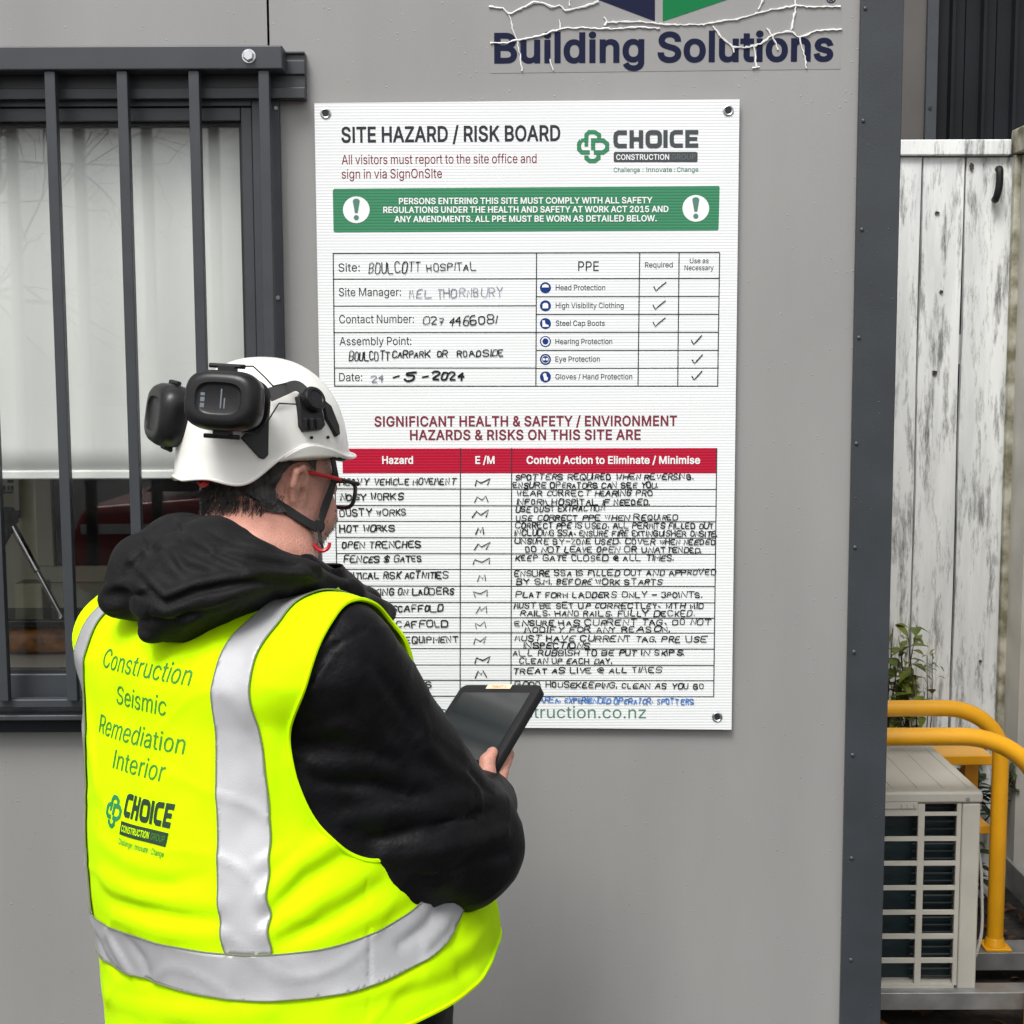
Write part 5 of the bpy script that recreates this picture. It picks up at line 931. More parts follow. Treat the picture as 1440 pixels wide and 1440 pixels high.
# ---- surface nets over blocks that hold the surface
def surfnet(f, lo, hi, h, relax=1):
    lo = np.asarray(lo, float); B = 8; nb = np.ceil((np.asarray(hi) - lo) / (h * B)).astype(int); n = nb * B
    cc = np.stack(np.meshgrid(*[lo[i] + (np.arange(nb[i]) * B + (B - 1) / 2) * h for i in range(3)], indexing='ij'), -1).reshape(-1, 3)
    cdv = f(cc); act = np.abs(cdv) < B * h * 1.5
    D = np.repeat(np.repeat(np.repeat(cdv.reshape(nb), B, 0), B, 1), B, 2).astype(np.float32)
    bi = np.argwhere(act.reshape(nb)); off = np.stack(np.meshgrid(*[np.arange(B)] * 3, indexing='ij'), -1).reshape(-1, 3)
    ch = max(1, 400000 // B ** 3)
    for s in range(0, len(bi), ch):
        ix = (bi[s:s + ch, None, :] * B + off[None]).reshape(-1, 3)
        D[ix[:, 0], ix[:, 1], ix[:, 2]] = f(lo + ix * h)
    Sg = D < 0
    c8 = [(i, j, k) for i in (0, 1) for j in (0, 1) for k in (0, 1)]
    sl = lambda a: tuple(slice(q, q - 1 if q - 1 else None) for q in a)
    cnt = sum(Sg[sl(c)].astype(np.int8) for c in c8)
    cells = np.argwhere((cnt > 0) & (cnt < 8))
    vid = np.full(cnt.shape, -1, np.int32); vid[tuple(cells.T)] = np.arange(len(cells))
    vals = {c: D[tuple((cells + c).T)].astype(float) for c in c8}
    acc = np.zeros((len(cells), 3)); num = np.zeros(len(cells))
    for a in c8:
        for ax in range(3):
            if a[ax] == 0:
                b = tuple(1 if i == ax else a[i] for i in range(3)); va, vb = vals[a], vals[b]; m_ = (va < 0) != (vb < 0)
                t = np.where(m_, va / np.where(m_, va - vb, 1), 0); p = np.array(a, float)[None].repeat(len(cells), 0); p[:, ax] += t
                acc[m_] += p[m_]; num += m_
    V = lo + (cells + acc / num[:, None]) * h
    F = []
    for ax in range(3):
        o = [i for i in range(3) if i != ax]
        s0 = Sg[tuple(slice(None, -1) if i == ax else slice(1, -1) for i in range(3))]; s1 = Sg[tuple(slice(1, None) if i == ax else slice(1, -1) for i in range(3))]
        e = np.argwhere(s0 != s1)
        for i in o: e[:, i] += 1
        flip = Sg[tuple(e.T)]
        q = []
        for d in ((0, 0), (1, 0), (1, 1), (0, 1)):
            c = e.copy(); c[:, o[0]] -= d[0]; c[:, o[1]] -= d[1]; q.append(vid[tuple(c.T)])
        q = np.stack(q, 1)
        if ax == 1: flip = ~flip
        q[~flip] = q[~flip][:, ::-1]; F.append(q)
    F = np.concatenate(F); F = F[(F >= 0).all(1)]
    for _ in range(relax):
        acc = np.zeros_like(V); num = np.zeros(len(V))
        for a, b in ((0, 1), (1, 2), (2, 3), (3, 0)):
            np.add.at(acc, F[:, a], V[F[:, b]]); np.add.at(num, F[:, a], 1); np.add.at(acc, F[:, b], V[F[:, a]]); np.add.at(num, F[:, b], 1)
        V = V * .4 + .6 * acc / np.maximum(num, 1)[:, None]
    for _ in range(1):
        e = h * .3; d = f(V); G = np.stack([f(V + np.eye(3)[i] * e) - f(V - np.eye(3)[i] * e) for i in range(3)], 1) / (2 * e)
        g2 = np.maximum((G ** 2).sum(1), .15); V = V - np.clip(d / g2, -h, h)[:, None] * G
    sm = F[::max(1, len(F) // 400)]; nn = np.cross(V[sm[:, 1]] - V[sm[:, 0]], V[sm[:, 2]] - V[sm[:, 0]]); nn /= np.maximum(np.linalg.norm(nn, axis=1), 1e-12)[:, None]
    ctr = V[sm].mean(1)                             # normals outward
    return V, (F if np.mean(f(ctr + nn * h * .5) - f(ctr - nn * h * .5)) > 0 else F[:, ::-1])
def clip(V, F, fields):
    """keep the part of the mesh where every field is >= 0; cut edges follow the zero line exactly"""
    T = np.concatenate([F[:, [0, 1, 2]], F[:, [0, 2, 3]]]) if F.shape[1] == 4 else F
    for fn in fields:
        gv = fn(V); pos = gv >= 0; c = pos[T].sum(1); keep = [T[c == 3]]; newV = []; new = {}; out = []
        def cut(a, b):
            k = (a, b) if a < b else (b, a)
            if k not in new:
                t = gv[k[0]] / (gv[k[0]] - gv[k[1]]); new[k] = len(V) + len(newV); newV.append(V[k[0]] + (V[k[1]] - V[k[0]]) * t)
            return new[k]
        for tr_ in T[(c > 0) & (c < 3)]:
            poly = []
            for i in range(3):
                a, b = int(tr_[i]), int(tr_[(i + 1) % 3])
                if pos[a]: poly.append(a)
                if pos[a] != pos[b]: poly.append(cut(a, b))
            for i in range(1, len(poly) - 1): out.append((poly[0], poly[i], poly[i + 1]))
        if newV: V = np.concatenate([V, np.array(newV)])
        if out: keep.append(np.array(out))
        T = np.concatenate(keep)
        used, inv = np.unique(T, return_inverse=True); V = V[used]; T = inv.reshape(-1, 3)
    return V, T
def npmesh(name, V, F, m, parent=None, solid=0., offs=-1):
    me = bpy.data.meshes.new(name); F = np.asarray(F); me.vertices.add(len(V)); me.vertices.foreach_set('co', np.asarray(V, np.float32).ravel())
    k = F.shape[1]; me.loops.add(F.size); me.loops.foreach_set('vertex_index', F.astype(np.int32).ravel()); me.polygons.add(len(F))
    me.polygons.foreach_set('loop_start', np.arange(0, F.size, k, dtype=np.int32)); me.update(); me.validate()
    me.polygons.foreach_set('use_smooth', np.ones(len(me.polygons), bool)); o = link(name, me, m, parent)
    if solid: md = o.modifiers.new('thickness', 'SOLIDIFY'); md.thickness = solid; md.offset = offs
    return o
def bvh(V, F): return BVHTree.FromPolygons([tuple(v) for v in V], [tuple(int(i) for i in f) for f in F])

# ---- frames and joints
AL = R(50); Fv = np.array([math.cos(AL), math.sin(AL), 0]); Rv = np.array([math.sin(AL), -math.cos(AL), 0]); Zv = np.array([0, 0, 1.])
PH = R(47); Hf = np.array([math.cos(PH), math.sin(PH), 0]); Hr = np.array([math.sin(PH), -math.cos(PH), 0])
ST = []
for v, u, Y, a, b in ((1900, 402, -.86, .20, .19), (1640, 402, -.86, .235, .20), (1440, 398, -.86, .242, .20), (1330, 386, -.85, .240, .198), (1200, 356, -.84, .226, .187), (1080, 336, -.82, .206, .17), (980, 326, -.80, .221, .153), (910, 318, -.79, .250, .138), (872, 319, -.78, .222, .122), (838, 330, -.768, .150, .102), (800, 345, -.752, .092, .086), (740, 364, -.72, .074, .078)):
    p = npat(u, v, Y); ST.append((p[2], p[0], p[1], a, b))
ST = np.array(ST)
def spl(z, x, y):
    """monotone-ish cubic through the stations"""
    d = np.gradient(y, x); i = np.clip(np.searchsorted(x, z) - 1, 0, len(x) - 2); h = x[i + 1] - x[i]; t = np.clip((z - x[i]) / h, 0, 1)
    return (2 * t ** 3 - 3 * t ** 2 + 1) * y[i] + (t ** 3 - 2 * t ** 2 + t) * h * d[i] + (-2 * t ** 3 + 3 * t ** 2) * y[i + 1] + (t ** 3 - t ** 2) * h * d[i + 1]
def frame(P):
    z = np.clip(P[:, 2], ST[0, 0], ST[-1, 0]); cx, cy = spl(z, ST[:, 0], ST[:, 1]), spl(z, ST[:, 0], ST[:, 2])
    dx, dy = P[:, 0] - cx, P[:, 1] - cy
    return dx * Rv[0] + dy * Rv[1], dx * Fv[0] + dy * Fv[1], z
def sd_torso(P):
    r, f, z = frame(P); a, b = spl(z, ST[:, 0], ST[:, 3]), spl(z, ST[:, 0], ST[:, 4])
    n = 2.3; k0 = (np.abs(r / a) ** n + np.abs(f / b) ** n) ** (1 / n); gr_ = np.sqrt((r / a ** 2) ** 2 + (f / b ** 2) ** 2) / np.maximum(np.sqrt((r / a) ** 2 + (f / b) ** 2), 1e-6)
    d = (k0 - 1) / np.maximum(gr_, 1e-6) * .95
    return smax(d, np.maximum(P[:, 2] - ST[-1, 0], ST[0, 0] - P[:, 2]), .02)
cen = lambda v, Y, u, r=0., f=0.: npat(u, v, Y) + Rv * r + Fv * f
SH = npat(468, 935, -.91); EL = npat(640, 1180, -.77); WR = npat(680, 1130, -.57)
c0 = cen(925, -.79, 320); SHL = c0 - Rv * .226 + Fv * .02; ELL = SHL + np.array([.05, .02, -.29]) + Fv * .10; 
BEL = npat(466, 1290, -.72)
# tablet frame
tTL = at(650, 962, -.345)
y2 = min([-.345 - .004 * k for k in range(60)], key=lambda y: abs((at(764, 962, y) - tTL).normalized().dot((at(693, 1082, y - .145) - at(764, 962, y)).normalized())))
tTR, tBR = at(764, 962, y2), at(693, 1082, y2 - .145)
tex = (tTR - tTL); tw_ = tex.length; tex.normalize(); tey = (tBR - tTR); tey -= tex * tey.dot(tex); th_ = tey.length; tey.normalize(); tn = tex.cross(tey).normalized()
if tn.dot(Vector(Fv)) > 0: tn = -tn
TT = .017
def tq(a, b, c): return A3(tTL + tex * a + tey * b + tn * c)
WRL = tq(-.055, th_ + .02, -.03)
# ---- head
HC = npat(385, 672, -.655)                      # between the ears
PT = R(13); hx = Hf * math.cos(PT) - Zv * math.sin(PT); hy = -Hr; hz = Zv * math.cos(PT) + Hf * math.sin(PT)
HB = np.array([hx, hy, hz])
def hp(x, y, z): return HC + hx * x + hy * y + hz * z
def sd_head(P):
    E = lambda c, r: sd_ell(P, hp(*c), r, HB)
    d = E((-.018, 0, .03), (.098, .078, .090)); d = smin(d, E((.030, 0, -.035), (.066, .064, .085)), .03)
    for s in (-1, 1):
        d = smin(d, sd_caps(P, hp(-.012, s * .060, -.068), hp(.060, s * .022, -.112), .026, .024), .035)     # jaw
        d = smin(d, E((.058, s * .036, -.045), (.034, .030, .034)), .02)                                       # cheek
        d = smin(d, sd_caps(P, hp(.080, s * .012, .018), hp(.066, s * .050, .012), .011, .010), .014)          # brow
    d = smin(d, E((.066, 0, -.108), (.026, .028, .022)), .02)                                                  # chin
    d = smin(d, sd_chain(P, [hp(.092, 0, .005), hp(.112, 0, -.030), hp(.106, 0, -.044)], [.009, .014, .013]), .012)   # nose
    for s in (-1, 1): d = smin(d, E((.098, s * .013, -.043), (.010, .009, .008)), .006)
    for s in (-1, 1): d = smax(d, -E((.094, s * .032, .0), (.016, .019, .012)), .012)                          # eye sockets
    for s in (-1, 1): d = smin(d, E((.080, s * .032, .0), (.0125, .0125, .0125)), .004)
    d = smin(d, E((.092, 0, -.070), (.010, .023, .006)), .008); d = smin(d, E((.089, 0, -.081), (.010, .020, .007)), .008)
    d = smin(d, sd_chain(P, [hp(-.016, 0, -.045), hp(-.026, 0, -.120), npat(362, 800, -.735), npat(340, 850, -.765)], [.066, .068, .080, .100], .03), .035)   # thick neck
    d = smin(d, sd_chain(P, [hp(-.066, .035, -.092), hp(-.074, 0, -.098), hp(-.066, -.035, -.092)], [.016, .020, .016], .01), .022)   # roll at the nape
    d = smin(d, sd_caps(P, hp(.02, .03, -.118), hp(-.02, .05, -.135), .032), .03); d = smin(d, sd_caps(P, hp(.02, -.03, -.118), hp(-.02, -.05, -.135), .032), .03)
    return d
def sd_ear(P, s):
    c = lambda x, z, o: hp(-.014 + x * .95 - z * .12, s * (.070 + o), -.020 + z)
    rim = sd_chain(P, [c(.014, .006, .004), c(.012, .026, .010), c(-.002, .035, .017), c(-.017, .028, .021), c(-.022, .008, .022), c(-.017, -.013, .018), c(-.006, -.027, .011)], [.0040, .0048, .0052, .0052, .0050, .0048, .006], .003)
    d = smin(rim, sd_ell(P, c(.001, -.029, .009), (.0095, .006, .0105), HB), .006)
    d = smin(d, sd_ell(P, c(-.003, .003, .008), (.019, .0075, .029), HB), .005)
    d = smin(d, sd_chain(P, [c(-.002, .022, .016), c(-.010, .010, .018), c(-.008, -.008, .015), c(.002, -.016, .011)], [.003, .004, .004, .004], .003), .004)
    d = smax(d, -sd_ell(P, c(.004, -.003, .018), (.010, .010, .013), HB), .003)
    d = smax(d, -sd_ell(P, c(-.008, .018, .021), (.0075, .006, .010), HB), .003)
    d = smin(d, sd_ell(P, c(.012, -.006, .007), (.005, .005, .008), HB), .004)
    return d
def sd_hand(P, s):
    w = tw_
    X = (lambda a: w + a) if s > 0 else (lambda a: -a)
    q = lambda a, b, c: tq(X(a), b, c)
    h = th_
    wr = WR if s > 0 else WRL
    d = sd_chain(P, [wr, q(-.020, h + .018, -.028), q(-.018, h - .008, -.032)], [.026, .020, .017], .02)
    d = smin(d, sd_chain(P, [q(-.017, h + .0, -.032), q(-.016, h - .030, -.031)], [.016, .013], .02), .02)
    for k, (b0, L_) in enumerate(((-.052, .058), (-.033, .068), (-.014, .064), (.004, .050))):
        B0 = h + b0
        f = sd_chain(P, [q(-.017, B0 + .004, -.032), q(-.018, B0 - .010, -TT - .012), q(-.5 * L_, B0 - .016, -TT - .0095), q(-L_, B0 - .018, -TT - .0085)], [.0115, .0100, .0092, .0075], .006)
        d = smin(d, f, .007)
    th = sd_chain(P, [q(-.008, h + .022, -.020), q(-.004, h + .010, .002), q(-.008, h - .006, .0115), q(-.010, h - .027, .0095)], [.016, .0125, .0108, .0090], .008)
    return smin(d, th, .010)
def sd_legs(P):
    d = None
    for s in (-1, 1):
        hip = ctr_hip + Rv * s * .105; kn = hip * [1, 1, 0] + Zv * .47 + Fv * .03 + Rv * s * .01; an = hip * [1, 1, 0] + Zv * .09 - Fv * .02 + Rv * s * .015
        e = sd_chain(P, [hip, kn, an], [.118, .083, .060], .05); d = e if d is None else smin(d, e, .03)
    return smin(d, sd_ell(P, ctr_hip + Zv * .05, (.205, .19, .14), np.array([Rv, Fv, Zv])), .08)
ctr_hip = np.array([ST[1, 1], ST[1, 2], .80])
armR = lambda P, e=0.: sd_chain(P, [SH, EL, WR], [.086 + e, .082 + e, .050 + e], .03)
armL = lambda P, e=0.: sd_chain(P, [SHL, ELL, WRL], [.082 + e, .074 + e, .050 + e], .03)
def sd_body(P):
    d = sd_head(P)
    for s in (-1, 1): d = smin(d, sd_ear(P, s), .005)
    d = smin(d, smax(sd_torso(P) + .022, .80 - P[:, 2], .03), .03)
    d = smin(d, armR(P, -.026), .03); d = smin(d, armL(P, -.026), .03)
    for s in (1, -1): d = smin(d, sd_hand(P, s), .012)
    return smin(d, sd_legs(P) + .016, .05)

person = thing('person', (ctr_hip[0], ctr_hip[1], 0), 'person in white helmet and yellow hi vis vest holding a tablet, seen from behind', 'person')
bpy.context.view_layer.update()
bV, bF = surfnet(sd_body, (-.85, -1.20, .07), (.25, -.18, 1.72), .0046)
body = npmesh('body', bV, bF, M['skin'], person)
# finer head and hands replace the coarse ones: one continuous surface, so only refine by re-projection
hV, hF = bV, bF
HBV = bvh(bV, bF)
def onto(tree, u, v, off=0.):
    d = (at(u, v, 0) - CAM).normalized(); h = tree.ray_cast(CAM, d)
    if h[0] is None: return None
    n = h[1] if h[1].dot(d) < 0 else -h[1]
    return h[0] + n * off

# ---- jacket
def jac_folds(P):
    d = .0022 * nz(P, 34, 1.) + .0022 * ridg(P * [1, 1, .7], 17, 1.) + .0010 * ridg(P, 40, 7.)
    return d + foldsum(P, SF)
def foldsum(P, folds):
    """ridges (+) and creases (-) of cloth that follow lines lying on the surface"""
    out = np.zeros(len(P))
    for pts, w, a in folds:
        m_ = ((P > pts.min(0) - 3 * w) & (P < pts.max(0) + 3 * w)).all(1)
        if not m_.any(): continue
        Q = P[m_]; d = np.full(len(Q), 9.)
        for k in range(len(pts) - 1): d = np.minimum(d, sd_caps(Q, pts[k], pts[k + 1], 0.))
        L_ = pts[-1] - pts[0]; t = np.clip((Q - pts[0]) @ L_ / (L_ @ L_), 0, 1)
        out[m_] += a * np.exp(-(d / w) ** 2) * (.35 + .65 * np.sin(math.pi * np.clip(t * .9 + .05, 0, 1)))
    return out
def laid(f, lo, hi, lines, h=.012):
    """find where fold lines given in the photo fall on a cloth surface"""
    V, F = surfnet(f, lo, hi, h); tr_ = bvh(V, F); out = []
    for pix, w, a in lines:
        pts = [onto(tr_, u, v) for u, v in pix]; pts = [A3(p) for p in pts if p is not None]
        if len(pts) > 1: out.append((np.array(pts), w, a))
    return out
SF = []
SL = [([(431, 1023), (438, 954), (465, 912), (514, 884)], .005, -.0035), ([(436, 1023), (444, 954), (471, 915)], .006, .002), ([(420, 1030), (480, 1020), (560, 1050)], .013, .006), ([(440, 1075), (520, 1075), (600, 1100)], .013, .007), ([(450, 1100), (530, 1105), (590, 1130)], .009, -.005),
      ([(490, 1150), (570, 1140), (660, 1120)], .013, .008), ([(520, 1180), (600, 1165), (690, 1140)], .009, -.006), ([(540, 1205), (620, 1195), (710, 1170)], .013, .008), ([(590, 1235), (660, 1215), (715, 1200)], .009, -.004), ([(590, 1000), (600, 1050), (640, 1090)], .012, .005),
      ([(520, 930), (560, 985), (600, 1040)], .010, -.004), ([(500, 940), (520, 1010), (560, 1070)], .012, .005), ([(640, 1080), (670, 1110), (680, 1150)], .009, .005), ([(660, 1085), (690, 1115)], .006, -.003)]
SL = [(p, w_ * .85, a * 1.5) for p, w_, a in SL]
def sd_jacket(P):
    d = smin(sd_torso(P), sd_ell(P, BEL, (.19, .215, .20), np.array([Rv, Fv, Zv])) + .015, .08)
    d = smin(d, armL(P, .004), .05); d = smin(d, armR(P, .004), .045)
    d = smin(d, sd_ell(P, EL + np.array([.006, 0, -.008]), (.086, .09, .078)), .03)
    d = smin(d, sd_chain(P, [npat(470, 1065, -.90), npat(572, 1180, -.87), npat(632, 1190, -.79)], [.076, .084, .080], .02), .03)
    # standing collar and its front flap
    d = smin(d, sd_chain(P, [npat(395, 790, -.86), npat(455, 812, -.80), npat(515, 848, -.70), npat(538, 862, -.64)], [.030, .026, .018, .012], .02), .025)
    d = d - jac_folds(P)
    return smax(d, .635 - P[:, 2], .01)
def cut_wrist(P):
    w1 = (WR - EL) / np.linalg.norm(WR - EL); return np.where(np.linalg.norm(P - WR, axis=1) < .12, (WR - P) @ w1 + .026, 1.)
def cut_wristL(P):
    w1 = (WRL - ELL) / np.linalg.norm(WRL - ELL); return np.where(np.linalg.norm(P - WRL, axis=1) < .12, (WRL - P) @ w1 + .004, 1.)
def cut_neck(P):
    return np.where((P[:, 2] > ST[-3, 0] - .04), sd_chain(P, [npat(378, 745, -.70), npat(345, 800, -.745)], [.075, .085]) , 1.)
SF = laid(sd_jacket, (-.90, -1.22, .60), (.20, -.20, 1.56), SL)
jV, jF = surfnet(sd_jacket, (-.90, -1.22, .60), (.20, -.20, 1.56), .0062)
JB = bvh(jV, jF)
V, T = clip(jV, jF, [cut_wrist, cut_wristL, lambda P: P[:, 2] - .70, lambda P: ST[-2, 0] + .01 - P[:, 2] + 0 * P[:, 0]])
jacket = npmesh('jacket', V, T, M['jacket'], person, .003)

# ---- hood lying on the shoulders, pointed at the back
def sd_hood(P):
    d = sd_ell(P, npat(278, 836, -.885), (.135, .066, .080), np.array([Rv, Fv * .92 + Zv * .38, Zv * .92 - Fv * .38]))
    d = smin(d, sd_chain(P, [npat(232, 866, -.93), npat(214, 894, -.94)], [.048, .018]), .05)
    d = smin(d, sd_chain(P, [npat(176, 842, -.86), npat(200, 800, -.84), npat(250, 766, -.78)], [.034, .042, .042], .02), .03)
    d = smin(d, sd_chain(P, [npat(250, 770, -.80), npat(300, 780, -.86), npat(355, 806, -.90), npat(420, 822, -.90), npat(480, 836, -.82)], [.042, .044, .040, .030, .022], .02), .02)
    d = smin(d, sd_chain(P, [npat(248, 742, -.76), npat(305, 745, -.83), npat(370, 782, -.86), npat(430, 803, -.85), npat(470, 822, -.79), npat(510, 846, -.73)], [.018, .016, .015, .016, .017, .012], .01), .016)
    d = smin(d, sd_chain(P, [npat(178, 812, -.87), npat(212, 828, -.935), npat(238, 846, -.965), npat(290, 830, -.965), npat(350, 812, -.95)], [.012, .015, .015, .013, .008], .01), .014)
    d = smin(d, sd_chain(P, [npat(215, 775, -.83), npat(262, 752, -.82), npat(330, 790, -.93)], [.014, .014, .009], .01), .014)
    for (a, b, sg) in ((npat(221, 918, -.95), npat(432, 826, -.90), 1), (npat(146, 866, -.86), npat(207, 916, -.95), 1)):
        t = (b - a) / np.linalg.norm(b - a); nn = np.cross(t, Fv); nn /= np.linalg.norm(nn); nn = nn if nn[2] < 0 else -nn
        d = smax(d, (P - a) @ nn, .022)
    fold = .0022 * ridg(P, 17, 3.) + .0010 * ridg(P * [1, 1, .6], 40, 9.)
    return d - fold - foldsum(P, HFo) - .0016 * nz(P, 30, 2.)
HFo = []
edge1 = [(182, 794), (201, 811), (233, 843), (274, 827), (320, 818), (368, 811), (427, 812)]
edge2 = [(184, 790), (215, 773), (247, 759), (274, 770), (302, 784), (340, 800)]
edge3 = [(250, 732), (262, 752), (288, 768), (344, 779), (392, 787), (448, 798)]
dn = lambda L_, k: [(u, v + k) for u, v in L_]
HL = [(dn(edge1, -5), .007, .010), (dn(edge1, 5), .006, -.011), (dn(edge1, 18), .010, .004), (dn(edge2, -6), .007, .008), (dn(edge2, 5), .006, -.009), (dn(edge3, -2), .005, .006), (dn(edge3, 8), .006, -.008),
      ([(206, 752), (213, 773), (217, 794)], .006, -.007), ([(200, 756), (205, 775)], .006, .005), ([(228, 760), (238, 790), (258, 815)], .008, .006), ([(240, 775), (258, 797), (290, 806)], .006, -.006), ([(211, 850), (208, 880), (208, 910)], .003, -.003),
      ([(160, 865), (212, 871), (274, 862), (325, 846)], .006, -.005), ([(160, 857), (212, 861), (274, 853)], .008, .004), ([(165, 880), (195, 896), (215, 910)], .007, .003), ([(150, 838), (175, 832), (205, 838), (228, 852)], .007, -.008), ([(150, 826), (180, 820), (210, 824)], .008, .006),
      ([(300, 790), (350, 803), (400, 806)], .007, .005), ([(330, 838), (300, 850), (262, 880)], .008, .003), ([(290, 745), (330, 765), (380, 778)], .005, -.004), ([(172, 812), (188, 800), (200, 778)], .006, -.006)]
HFo = laid(sd_hood, (-.68, -1.10, 1.15), (-.08, -.60, 1.52), HL, .010)
V, F = surfnet(sd_hood, (-.68, -1.10, 1.15), (-.08, -.60, 1.52), .0036)
hood = npmesh('hood', V, F, M['hoodm'], jacket)
HDB = bvh(V, F)
# collar flap standing free of the neck at the front
def sd_flap(P):
    d = sd_chain(P, [npat(430, 800, -.845), npat(490, 838, -.775), npat(545, 862, -.68)], [.020, .020, .013], .02)
    e = sd_chain(P, [npat(470, 845, -.80), npat(520, 872, -.72), npat(533, 868, -.69)], [.022, .018, .013], .02)
    return smin(d, e, .02) - .0015 * nz(P, 60, 1.)
V, F = surfnet(sd_flap, (-.38, -.95, 1.20), (-.02, -.55, 1.48), .0045); npmesh('collar', V, F, M['jacket'], jacket)

# ---- hi-vis vest
VF = []
VL = [([(475, 1180), (420, 1212), (372, 1262)], .012, .008), ([(490, 1200), (430, 1238), (376, 1290)], .010, -.006), ([(513, 1228), (445, 1268), (376, 1311)], .012, .008), ([(540, 1240), (470, 1290), (400, 1322)], .010, -.006), ([(580, 1250), (520, 1290), (440, 1325)], .012, .007), ([(411, 1190), (366, 1216)], .010, .004),
      ([(144, 1233), (197, 1258), (305, 1272)], .014, .006), ([(150, 1262), (220, 1285), (300, 1296)], .011, -.005), ([(160, 1290), (240, 1312), (310, 1316)], .012, .005), ([(290, 1230), (240, 1246), (190, 1240)], .010, -.003), ([(140, 1180), (180, 1210), (240, 1225)], .012, .004),
      ([(620, 1258), (600, 1300), (560, 1330)], .008, -.007), ([(640, 1262), (622, 1300), (596, 1330)], .007, .007), ([(665, 1262), (650, 1290), (640, 1312)], .006, -.006), ([(690, 1290), (660, 1330), (600, 1362)], .010, .006), ([(513, 1204), (517, 1300), (518, 1428)], .003, -.002), ([(700, 1330), (640, 1372), (560, 1400)], .012, -.005),
      ([(420, 1010), (408, 1080), (430, 1150)], .010, .004), ([(150, 1400), (260, 1425), (380, 1420)], .014, .006), ([(380, 1040), (376, 1120), (385, 1180)], .012, .003), ([(120, 960), (128, 1040), (135, 1110)], .010, .004), ([(480, 1405), (560, 1385), (640, 1365)], .010, .005),
      ([(140, 1318), (150, 1345), (170, 1372)], .007, -.005), ([(155, 1316), (172, 1345), (190, 1375)], .007, .005), ([(185, 1322), (205, 1350), (215, 1385)], .008, -.004)]
def vest_base(P):
    d = smin(sd_torso(P), sd_ell(P, BEL, (.205, .235, .21), np.array([Rv, Fv, Zv])) + .010, .08)
    d = smin(d, sd_caps(P, SH, SH + (EL - SH) * .12, .086), .05); d = smin(d, sd_caps(P, SHL, SHL + (ELL - SHL) * .12, .080), .05)
    fl_ = np.clip((1.0 - P[:, 2]) / .2, 0, 1); r, f, z = frame(P)
    d = d - fl_ * .046 * np.clip(.5 + f / .3, 0, 1)
    fo = .0016 * nz(P, 22, 4.) + .0010 * nz(P, 55, 2.) + .0012 * ridg(P * [1, 1, 1.4], 18, 4.)
    return d - .011 - fo - foldsum(P, VF)
def lat(P): return frame(P)[0]
AHc = SH + np.array([0, 0, -.075]) + Rv * .075 + Fv * .012
def f_arm(P):
    q = P - AHc; return ((q @ Rv / .140) ** 2 + (q @ Fv / .120) ** 2 + (q[:, 2] / .172) ** 2) - 1
AHl = SHL + np.array([0, 0, -.045]) - Rv * .075
def f_arml(P):
    q = P - AHl; return ((q @ Rv / .125) ** 2 + (q @ Fv / .105) ** 2 + (q[:, 2] / .165) ** 2) - 1
NC = npat(350, 800, -.735)
def f_neck(P):
    q = P - NC; return ((q @ Rv / .115) ** 2 + ((q @ Fv) / .13) ** 2 + (q[:, 2] / .09) ** 2) - 1
def f_front(P):
    r, f, z = frame(P); return np.where(f > 0, np.abs(r - .0) - .012 - np.clip((P[:, 2] - 1.05) * .35, 0, .1), 1.)
HEM = .832
VF = laid(vest_base, (-.92, -1.25, .62), (.22, -.30, 1.50), VL)
vV, vF = surfnet(vest_base, (-.92, -1.25, .62), (.22, -.30, 1.50), .0058)
VT = clip(vV, vF, [f_arm, f_arml, f_neck, f_front, lambda P: P[:, 2] - HEM - .18 * np.clip(lat(P), -.3, .3), lambda P: npat(345, 775, -.745)[2] - P[:, 2]])
vest = npmesh('hi_vis_vest', *VT, M['vest'], person, .003)
VB = bvh(*VT)
# front edge of the shoulder strap, standing clear of the chest beyond the arm
w = MB(); sp_ = catmull([at(432, 832, -.875), at(462, 836, -.835), at(500, 868, -.79), at(532, 915, -.76), at(566, 968, -.73), at(612, 1032, -.70)], 8); rows_ = []
for i, p in enumerate(sp_):
    t = (sp_[min(i + 1, len(sp_) - 1)] - sp_[max(i - 1, 0)]).normalized(); sv = t.cross(Vector((-.35, -.9, .25)).normalized()).normalized(); k = .016 + .004 * math.sin(i * .35); q = t.cross(sv)
    rows_.append([p + sv * k, p + sv * k * .3 - q * .006, p - sv * k * .5 - q * .004, p - sv * k])
w.add([v for r_ in rows_ for v in r_], [(4 * i + j, 4 * i + j + 1, 4 * i + j + 5, 4 * i + j + 4) for i in range(len(rows_) - 1) for j in range(3)])
o = w.build('front_strap_edge', M['vest'], vest, ang=80); md = o.modifiers.new('thickness', 'SOLIDIFY'); md.thickness = .004
